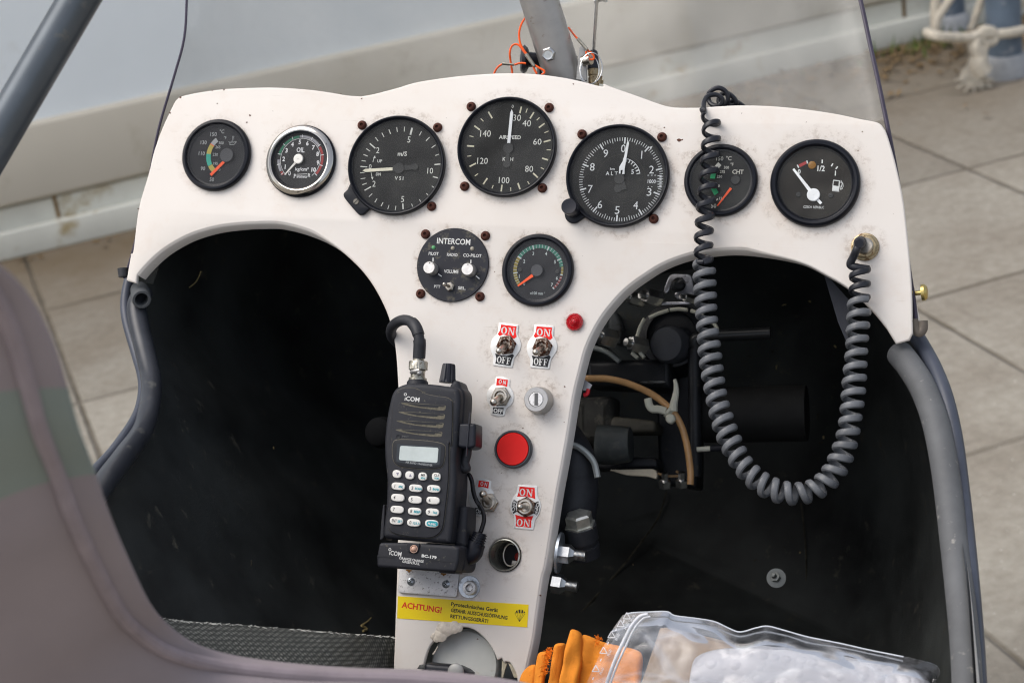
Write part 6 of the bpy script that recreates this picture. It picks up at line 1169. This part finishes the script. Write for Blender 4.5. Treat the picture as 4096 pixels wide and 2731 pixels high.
# ------------------------------------------------------------------ things in the right leg well
def well():
    D = -.20
    Q = lambda u, v, h=D: P(*R6(u, v), h)
    def slab(b, pts, h0, th, bev=.002): lp = [Q(u, v, h0).to_2d() for u, v in pts]; me = fill2d([rounded(lp, .004, 3)], h0 - th, h0, bev); return b.mesh(me)
    t = thing('pedal_block', 'black mechanical block with silver latch bracket and wire cage deep in the right leg well', 'mechanism', Q(800, 500))
    slab(B(), ((420, 200), (1010, 110), (1040, 700), (560, 720), (380, 560)), D - .04, .05).build('backing', BLACKIN, t)
    b = B(); q = Q(850, 545, D - .02); b.lathe(q, (0, .1, 1), [(.030, -.03), (.030, .0), (.028, .006), (.022, .008), (.021, .002), (0, .002)], 48); b.build('housing', MECH, t)
    b = B(); q = Q(808, 590, D + .01); b.lathe(q, (-.2, -.1, 1), [(.016, -.03), (.0165, -.004), (.014, .001), (0, .003)], 40); b.build('rubber_cap', mat('rubber_cap', (.045, .048, .055), .55, var=.2, vs=60), t)
    sl = mat('latch_steel', (.62, .62, .66), .3, .85, var=.3, vs=60, dirt=(.08, .08, .09), dthr=.6, ds=90)
    b = B(); slab(b, ((830, 148), (965, 150), (992, 300), (872, 312), (850, 268), (905, 250), (880, 205), (845, 205), (820, 270), (786, 272), (800, 215)), D + .01, .004, .0012); b.build('latch_plate', sl, t, angle=50)
    b = B(); slab(b, ((745, 325), (965, 320), (965, 340), (745, 348)), D + .012, .004, .001); b.build('latch_bar', sl, t)
    b = B(); q = Q(880, 222, D + .014); b.lathe(q, (.3, 0, 1), [(.006, 0), (.006, .006), (.004, .008), (0, .008)], 20); b.sweep([Q(850, 230, D + .018), Q(915, 190, D + .02)], .003, 8); b.build('latch_handle', MECH, t)
    for pth in (((700, 425), (760, 398), (822, 378)), ((832, 376), (890, 370), (942, 376)), ((962, 380), (1000, 392), (1040, 402)), ((625, 545), (645, 480), (672, 430)), ((592, 645), (628, 676)), ((634, 632), (668, 674)), ((1075, 440), (1110, 465), (1130, 500))):
        b = B(); b.sweep(cat([Q(u, v, D + .016) for u, v in pth], 4), .0028, 8, flat=.6); b.build('cage_wire', TIE, t)
    for u, v, r in ((600, 588, .0075), (588, 300, .006), (692, 290, .0075), (408, 540, .0085), (940, 300, .004)):
        b = B(); b.lathe(Q(u, v, D + .02), (-.9, .1, 1), [(r, -.012), (r, 0), (r * .8, .003)], 6); b.lathe(Q(u, v, D + .02), (-.9, .1, 1), [(r * .5, .003), (r * .45, .008)], 16); b.build('bolt', STEEL, t, angle=30)
    b = B(); b.sweep(cat([Q(330, 610, D), Q(400, 625, D), (Q(460, 655, D)), Q(515, 700, D)], 5), .0045, 10, flat=.5); b.build('pale_hose', mat('pale_hose', (.34, .36, .34), .45), t)
    b = B(); slab(b, ((450, 390), (495, 380), (530, 480), (520, 600), (440, 560), (440, 440)), D - .02, .02, .003); b.build('grey_cover', MECHG, t)
    b = B(); slab(b, ((300, 690), (835, 680), (840, 870), (300, 850)), D, .05, .006); b.build('cross_beam', MECH, t)
    b = B(); slab(b, ((640, 822), (805, 818), (805, 835), (640, 838)), D + .006, .006, .001); b.build('beam_strip', MECHG, t)
    t = thing('gear_block', 'dusty dark engine block with grey housings low in the right leg well', 'engine part', Q(500, 1100))
    b = B(); slab(b, ((240, 920), (470, 910), (470, 1210), (230, 1240)), D - .01, .04, .008); b.build('dusty_block', mat('dusty_block', (.035, .034, .030), .8, var=.5, vs=40, dirt=(.11, .10, .08), dthr=.58, ds=60, bump=.5), t)
    b = B(); slab(b, ((465, 1040), (740, 1070), (742, 1142), (440, 1142)), D - .012, .04, .003); b.build('grey_housing', mat('olive_housing', (.060, .055, .042), .6, var=.3), t)
    b = B(); b.sweep([Q(380, 1218, D), Q(480, 1222, D), Q(585, 1218, D)], [.017, .017, .015], 20); b.build('round_housing', mat('slate_housing', (.055, .062, .062), .5, var=.4, vs=40, dirt=(.10, .10, .09), dthr=.6, ds=80), t)
    b = B(); slab(b, ((340, 1290), (750, 1300), (760, 1370), (340, 1380)), D - .02, .03, .003); slab(b, ((740, 780), (1010, 760), (1000, 1500), (760, 1460)), D - .05, .04, .004); b.build('lower_casting', MECH, t)
    b = B(); slab(b, ((440, 1376), (600, 1374), (735, 1370), (752, 1400), (750, 1442), (700, 1420), (560, 1412)), D - .006, .006, .001); b.build('cream_bracket', BEIGE, t)
    b = B(); b.sweep(cat([Q(755, 1400, D), Q(820, 1418, D), Q(900, 1412, D), Q(870, 1385, D)], 4), .0012, 6); b.build('brown_wire', mat('brown_wire', (.25, .16, .08), .6), t)
    for u, v in ((800, 1465), (905, 1460)): b = B(); b.lathe(Q(u, v, D), (0, 1, .5), [(.0055, -.003), (.0055, .003), (.003, .004), (.003, .010)], 6); b.build('bolt', STEEL, t)
    # amber hose with cable tie
    h = D + .03
    t = thing('fuel_hose', 'amber translucent fuel hose bending down through the right leg well', 'hose', Q(700, 880, h))
    b = B(); b.sweep(cat([Q(u, v, h) for u, v in ((250, 805), (330, 805), (430, 806), (540, 828), (640, 865), (720, 905), (800, 965), (862, 1030), (905, 1110), (932, 1200), (950, 1300), (960, 1400), (958, 1470))], 6), .0029, 18); b.build('hose', AMBER, t)
    t = thing('cable_tie', 'white cable tie with two loose tails knotted round the amber hose', 'cable tie', Q(840, 1010, h))
    a, c = Q(800, 1000, h), Q(880, 1040, h); m_ = (a + c) / 2; ax = (Q(862, 1030, h) - Q(800, 965, h)).normalized(); x = Z.cross(ax).normalized()
    b = B(); b.sweep([Q(835, 1012, h) + (x * math.cos(i * .4189) + Z * math.sin(i * .4189)) * .0042 for i in range(15)], .0020, 8, closed=True, flat=1.6); b.build('strap', TIE, t)
    b = B(); slab(b, ((800, 1030), (850, 1022), (868, 1060), (850, 1080), (830, 1092), (800, 1072)), h + .008, .008, .002); b.build('lock_head', TIE, t)
    b = B(); b.sweep(cat([Q(u, v, h + .004) for u, v in ((805, 1010), (760, 998), (720, 995), (700, 970), (692, 930))], 5), .0022, 8, flat=1.5); b.build('loose_tail', TIE, t)
    b = B(); b.sweep(cat([Q(u, v, h + .004) for u, v in ((850, 1010), (855, 960), (868, 900), (868, 850), (860, 810))], 5), [.0030 - .002 * i / 20 for i in range(21)], 8, flat=1.3); b.build('loose_tail', TIE, t)
    # pedal tube, upright, ribbed duct, little rod
    h = D
    b = B(); b.sweep(cat([Q(1015, 640, h), Q(985, 600, h), Q(985, 565, h), Q(1020, 548, h), Q(1140, 536, h), Q(1300, 528, h)], 4) + [Q(1462, 519, h)], .0052, 16); single(b, 'pedal_tube', mat('pedal_black', (.018, .019, .020), .3, var=.2), 'straight black pedal tube sticking out to the right behind the coiled cord', 'tube', Q(1300, 530, h))
    b = B(); b.sweep([Q(985, 620, h), Q(990, 1420, h)], .0058, 14); single(b, 'control_rod', MECH, 'upright black rod behind the amber hose in the right leg well', 'rod', Q(985, 900, h))
    b = B(); n = 60; b.sweep([Q(1050 + 640 * i / n, 1035 - 12 * i / n, h - .03) for i in range(n + 1)], [.024 + (.0003 if i % 2 else 0) for i in range(n + 1)], 28); single(b, 'ribbed_duct', mat('duct', (.0075, .0075, .007), .75, var=.4), 'faint black ribbed duct lying across the right leg well behind the cord', 'duct', Q(1300, 1030, h))
    t = thing('cable_end', 'thin white sleeved cable end pointing right beside the amber hose', 'cable', Q(1040, 1246, h)); b = B(); b.sweep([Q(1000, 1250, h + .01), Q(1084, 1244, h + .01)], .0022, 10); b.build('white_sleeve', TIE, t)
    b = B(); b.sweep([Q(1084, 1244, h + .01), Q(1160, 1240, h + .01)], .0026, 10); b.build('black_tip', BLK, t)
    # clear and red tag at the pedestal edge
    b = B(); b.mesh(fill2d([[Q(u, v, -.016).to_2d() for u, v in ((285, 805), (342, 845), (322, 882), (285, 880))]], -.018, -.016)); t = thing('plastic_tag', 'small clear and red plastic tag peeking out beside the pedestal above the key lock', 'tag', Q(310, 850, -.016)); b.build('clear_sleeve', mat('clear_sleeve', (.35, .35, .36), .2, coat=.5), t)
    b = B(); b.sweep(cat([Q(290, 910, -.017), Q(312, 900, -.017), Q(318, 870, -.017)], 4), .0016, 8); b.build('red_wire', mat('red_wire', (.55, .02, .03), .35), t)
    # black hoses beside the pedestal with pale clamp
    h = -.06
    t = thing('black_hose', 'fat black rubber hose with pale clamp ring running down beside the pedestal', 'hose', Q(300, 1400, h))
    b = B(); b.sweep(cat([Q(110, 1150, h - .05), Q(175, 1240, h - .02), Q(222, 1330, h), Q(236, 1450, h), Q(228, 1600, h), Q(190, 1760, h), Q(110, 1800, h)], 6), .0185, 24); b.build('hose', RUBBER, t)
    b = B(); b.sweep(cat([Q(u, v, h + .016) for u, v in ((205, 1222), (250, 1232), (310, 1275), (355, 1335), (376, 1425))], 6), .0032, 8, flat=.8); b.build('clamp_ring', mat('clamp_pale', (.42, .44, .42), .45, .3), t)
    # banjo bolt and studs of the pedestal side
    S = lambda u, v, hh=-.035: P(*R7(u, v), hh)
    t = thing('hex_bolt', 'bright hex head bolt on a black bushing standing right of the pedestal', 'bolt', S(430, 350)); ax = (S(425, 300) - S(445, 620)).normalized(); ax = (ax + Vector((0, 0, .55))).normalized(); q = S(432, 395)
    b = B(); b.lathe(q, ax, [(.0125, -.001), (.0125, .0012), (.0108, .0014), (.0108, .0090), (.0088, .0104)], 6); b.build('head', mat('bolt_pale', (.62, .62, .56), .35, .85, var=.2, vs=200), t, smooth=False)
    b = B(); b.lathe(q, -ax, [(.0125, 0), (.0125, .012), (.0105, .0125), (.0105, .016), (.0122, .0165), (.0118, .026)], 32); b.build('bushing', RUBBER, t)
    b = B(); b.lathe(S(450, 590, -.045), -ax, [(.0085, -.006), (.0085, .002), (.0055, .003), (.0045, .006)], 6); b.build('lock_nut', mat('nut_blue', (.40, .46, .50), .3, .9), t, angle=30)
    for i, (u, v, lab) in enumerate(((250, 605, 'threaded stud with nut and big washer on the pedestal side, upper of two'), (185, 838, 'threaded stud with nut on the pedestal side, lower of two'))):
        hh = -.016; q = S(u, v, hh); d = Vector((1, -.05 - .03 * i, -.05)).normalized(); t = thing('threaded_stud', lab, 'bolt', q, 'studs through the pedestal side')
        if i == 0: b = B(); b.lathe(q, d, [(.0155, .0010), (.0155, .0030), (.004, .0032)], 36); b.build('washer', ZINC, t)
        b = B(); b.lathe(q, d, [(.0075, .003), (.0075, .0100), (.0060, .0115), (.0045, .0135)], 6, a0=.3); b.build('nut', STEEL, t, angle=30)
        b = B(); n = 26; b.sweep([q + d * (.010 + .0125 * k / n) for k in range(n + 1)], [.0038 + (.00035 if k % 2 else 0) for k in range(n + 1)], 16); b.build('thread', STEEL, t, angle=60)
well()

# ------------------------------------------------------------------ seat in front, cloth and bag
def seat():
    t = thing('seat', 'mauve grey fabric seat bolster, out of focus, filling the lower left foreground', 'seat', P(*F(100, 1200), .6))
    E_ = [(-80, 560, .78), (-16, 592, .76), (44, 640, .74), (92, 705, .72), (132, 790, .70), (162, 890, .68), (187, 980, .66), (220, 1070, .63), (258, 1180, .60), (300, 1280, .56), (348, 1380, .51), (392, 1432, .47), (452, 1474, .44), (545, 1502, .41), (680, 1520, .39), (820, 1530, .37), (960, 1534, .355), (1090, 1545, .345), (1200, 1562, .335), (1320, 1590, .325)]
    far = [(-700, 700), (-690, 760), (-680, 830), (-670, 900), (-650, 1000), (-620, 1150), (-600, 1300), (-560, 1450), (-500, 1600), (-430, 1720), (-300, 1850), (-150, 1900), (0, 1930), (160, 1950), (340, 1960), (520, 1965), (720, 1970), (920, 1970), (1120, 1960), (1320, 1950)]
    e = cat([P(*F(x, y), h) for x, y, h in E_], 6); f = cat([P(*F(x, y), h + .03) for (x, y), (_, _, h) in zip(far, E_)], 6); n = len(e)
    CPF = PMI @ CAMP
    ss = [-.6, -.3, -.12, -.03, 0, .02, .05, .09, .14, .20, .27, .35, .45, .56, .68, .8, .9, 1.0]; rows = []
    for s_ in ss:
        row = []
        for i in range(n):
            p_ = e[i].lerp(f[i], max(s_, 0)); bulge = .03 * (1 - math.exp(-max(s_, 0) / .06))
            w_ = noise.noise(Vector((p_.x * 8, p_.y * 8, 1.3))) * .034 * min(1, max(s_, 0) * 8) + math.sin(p_.x * 16 + p_.y * 9) * .005 * min(1, max(s_, 0) * 6)
            row.append(p_ + Z * (bulge + w_) if s_ >= 0 else e[i] + (e[i] - CPF).normalized() * (-s_ * .20) + (f[i] - e[i]).normalized() * (-s_ * .05) + Z * w_)
        rows.append(row)
    i0, i1 = 30, 43      # the greenish band of other cloth
    def part(name, m, lo, hi):
        b = B(); loft(b, [r[lo:hi + 1] for r in rows]); return b.build(name, m, t, sub=1)
    part('fabric_cover', SEAT, 0, i0); part('contrast_panel', SEATG, i0, i1); part('fabric_cover', SEAT, i1, n - 1)
    b = B(); b.sweep([rows[6][i] + Z * .001 for i in range(0, n)], .0038, 10); b.build('piping', mat('seat_piping', (.28, .235, .25), .9), t)
seat()
def cloth():
    t = thing('orange_cloth', 'crumpled orange cleaning cloth folded beside the pedestal foot, partly inside the plastic bag', 'cloth', P(*R5(200, 400), .05))
    folds = [(((-30, 440), (10, 405), (50, 398), (70, 430), (60, 560), (-60, 560)), .020, .010), (((58, 345), (80, 332), (112, 336), (116, 360), (96, 450), (84, 570), (30, 570), (40, 470)), .030, .012), (((148, 300), (175, 288), (204, 290), (208, 312), (190, 400), (170, 570), (96, 570), (118, 470), (140, 380)), .038, .012),
             (((226, 222), (240, 214), (292, 234), (286, 300), (282, 400), (270, 580), (160, 580), (176, 470), (196, 380), (212, 290)), .052, .012), (((288, 238), (340, 256), (395, 282), (470, 300), (560, 318), (612, 340), (606, 430), (590, 580), (268, 580), (276, 430)), .044, .010)]
    for i, (pts, h, th) in enumerate(folds):
        lp = rounded([P(*R5(u, v), h).to_2d() for u, v in pts], .005, 4); me = fill2d([lp], h - th, h, .0045, 4)
        bm = bmesh.new(); bm.from_mesh(me); bmesh.ops.triangulate(bm, faces=bm.faces); 
        for _ in range(3): bmesh.ops.subdivide_edges(bm, edges=[e_ for e_ in bm.edges if e_.calc_length() > .006], cuts=1); bmesh.ops.triangulate(bm, faces=bm.faces)
        for v_ in bm.verts: v_.co.z += noise.noise(v_.co * 70 + Vector((i * 9, 0, 0))) * .0032 + math.sin((v_.co.x * .96 - v_.co.y * .25) * 420 + i) * .0008; v_.co.x += noise.noise(v_.co * 90) * .0012
        me2 = bpy.data.meshes.new('m'); bm.to_mesh(me2); bm.free(); b = B(); b.mesh(me2); b.build('fold', CLOTH, t, angle=70)
    b = B(); random.seed(9)
    for i in range(320):
        u, v = random.choice(((128, 330), (120, 350), (110, 390), (105, 430), (262, 380), (266, 440), (380, 276))); u += random.uniform(-12, 12); v += random.uniform(-18, 18); q = P(*R5(u, v), .046)
        b.sweep([q, q + Vector((random.gauss(0, .002), random.gauss(0, .002), random.uniform(-.001, .002))) * .7], .00022, 4)
    b.build('frayed_fluff', mat('orange_fluff', (.80, .20, .01), .9), t)
cloth()
def bag():
    t2 = thing('cardboard_box', 'small brown cardboard box inside the clear bag', 'box', P(*R5(900, 400), .07))
    def qd(b, pts, hs): return b.poly([P(*R5(u, v), h) for (u, v), h in zip(pts, hs)])
    b = B(); f_ = ((706, 208), (1140, 316), (1180, 640), (560, 640)); hs = (.070, .070, .085, .085); top4 = [P(*R5(u, v), h) for (u, v), h in zip(f_, hs)]; low = [q - Z * .035 for q in top4]
    b.add(top4 + low, [[0, 1, 2, 3], [4, 7, 6, 5], [0, 4, 5, 1], [1, 5, 6, 2], [2, 6, 7, 3], [3, 7, 4, 0]]); b.build('carton', CARD, t2, bevel=.001)
    b = B(); qd(b, ((652, 428), (840, 478), (835, 500), (645, 450)), (.0775,) * 4); b.build('flap_gap', mat('card_shadow', (.20, .155, .11), .9), t2, smooth=False)
    # bubble wrapped packet
    t3 = thing('bubble_wrap_packet', 'white bubble wrapped packet lying in the clear bag beside the cardboard box', 'packet', P(*R5(1500, 450), .08))
    m = mat('bubble_wrap', (.50, .50, .52), .35, var=.06, vs=40); n = m.node_tree; L = n.links; bs = n.nodes['Principled BSDF']; bs.inputs['Roughness'].default_value = .5
    tc = n.nodes.new('ShaderNodeTexCoord'); vo = n.nodes.new('ShaderNodeTexVoronoi'); vo.inputs['Scale'].default_value = 115; vo.inputs['Randomness'].default_value = .35; L.new(tc.outputs['Object'], vo.inputs[0]); mr = n.nodes.new('ShaderNodeMapRange'); mr.inputs['From Min'].default_value = .25; mr.inputs['From Max'].default_value = .5; mr.inputs['To Min'].default_value = 1; mr.inputs['To Max'].default_value = 0; L.new(vo.outputs['Distance'], mr.inputs[0])
    bp = n.nodes.new('ShaderNodeBump'); bp.inputs['Strength'].default_value = .35; bp.inputs['Distance'].default_value = .002; L.new(mr.outputs[0], bp.inputs['Height']); L.new(bp.outputs[0], bs.inputs['Normal'])
    top = cat([P(*R5(u, v), .08) for u, v in ((860, 420), (890, 365), (960, 330), (1080, 318), (1200, 315), (1400, 325), (1600, 352), (1800, 385), (1930, 405), (2040, 432), (2100, 480), (2120, 520))], 6)
    rows = []
    for k, s_ in enumerate((-.5, -.15, 0, .02, .06, .12, .2, .3, .45, .6, .8, 1)):
        row = []
        for i, q in enumerate(top):
            ss = max(0, s_); p_ = q + Vector((.004 * ss, -.085 * ss, 0)); hh = .016 * (1 - math.exp(-ss / .07)) + (s_ * .05 if s_ < 0 else 0) + noise.noise(p_ * 30) * .0018 * min(1, ss * 10)
            ed = min(1, min(i, len(top) - 1 - i) / 6); row.append(p_ + Z * (hh - .018 * (1 - ed) ** 2) + Vector((0, noise.noise(p_ * 60) * .002, 0)))
        rows.append(row)
    b = B(); loft(b, rows); b.build('bubble_wrap', m, t3, sub=1)
    # the bag
    t = thing('plastic_bag', 'clear zip bag printed with small recycling marks, holding a box and bubble wrapped packet', 'plastic bag', P(*R5(1200, 300), .09))
    up = [(505, 142), (560, 130), (640, 126), (740, 124), (785, 145), (900, 160), (990, 176), (1060, 208), (1110, 228), (1150, 226), (1210, 208), (1270, 200), (1350, 220), (1480, 256), (1650, 290), (1800, 324), (1960, 356), (2090, 385), (2150, 408), (2168, 450), (2130, 500), (2090, 560)]
    lo = [(268, 640), (340, 650), (430, 655), (540, 660), (640, 660), (760, 665), (880, 665), (980, 665), (1060, 665), (1130, 665), (1210, 665), (1300, 665), (1400, 665), (1520, 665), (1680, 665), (1800, 665), (1900, 665), (1980, 665), (2030, 665), (2060, 665), (2070, 665), (2080, 665)]
    U_ = cat([P(*R5(u, v), .088) for u, v in up], 8); Lw = cat([P(*R5(u, v), .105) for u, v in lo], 8); rows = []
    K_ = 26
    for k in range(K_ + 1):
        s_ = k / K_; row = []
        for i, (a, c) in enumerate(zip(U_, Lw)):
            p_ = a.lerp(c, s_); hh = .012 * math.sin(min(1, s_ * 3) * math.pi / 2)
            q = Vector((p_.x * 38 + p_.y * 30, p_.y * 55 - p_.x * 12, 0)); cr = abs(noise.noise(q * .55)) * .008 + abs(noise.noise(q * 1.1 + Vector((5, 0, 0)))) * .003
            row.append(p_ + Z * (hh - .004 + cr * min(1, s_ * 6 + .15)))
        rows.append(row)
    b = B(); loft(b, rows); b.build('front_film', BAGM, t, sub=1, angle=180)
    b = B(); loft(b, [[q - Z * .002 * (1 if k == 0 else 10) + Vector((0, .0, 0)) for q in rows[k]] for k in (0, 4, 12, 26)]); b.build('back_film', BAGM, t)
    surf = lambda i, k: rows[k][i]
    em = mat('film_edge', (.55, .58, .62), .25); b = B(); b.sweep(U_[4:130:1], .0005, 6); b.build('welded_edge', em, t)
    def onf(u, v, lift=.0012): return P(*R5(u, v), .088 + .014 + lift + .004)
    b = B(); b.sweep(cat([onf(u, v) for u, v in ((642, 138), (600, 150), (560, 195), (525, 260), (492, 330), (462, 400), (430, 490), (405, 580))], 6), .0013, 8); b.sweep(cat([onf(u, v) for u, v in ((655, 150), (618, 160), (578, 205), (543, 270), (510, 340), (478, 410), (446, 500), (420, 590))], 6), .0008, 8); b.build('zip_strip', mat('zip_strip', (.62, .63, .66), .3), t)
    b = B(); zz = .108
    for i, (u, v) in enumerate(((532, 150), (500, 190), (452, 248), (410, 330), (370, 425))):
        for kx in range(3):
            a0, a1 = math.radians(90 + 120 * kx), math.radians(210 + 120 * kx); r_ = 22
            tk(b, R5, (u + r_ * math.cos(a0), v - r_ * math.sin(a0)), (u + r_ * math.cos(a1), v - r_ * math.sin(a1)), 4, zz)
        text(b, R5, 'PE-LD', u + 31, v + 8, 12, zz, 36, rot=-72)
        du, dv = ((-16, 24), (-24, 28), (-18, 40), (-14, 46), (-14, 48))[i]; tk(b, R5, (u + du + 3, v + dv - 7), (u + du - 3, v + dv + 7), 6, zz)
    b.build('recycling_print', mat('bag_print', (.7, .7, .72), .5), t, smooth=False)
bag()
# drop the helper properties
for o in bpy.data.objects:
    if '_o' in o: del o['_o']
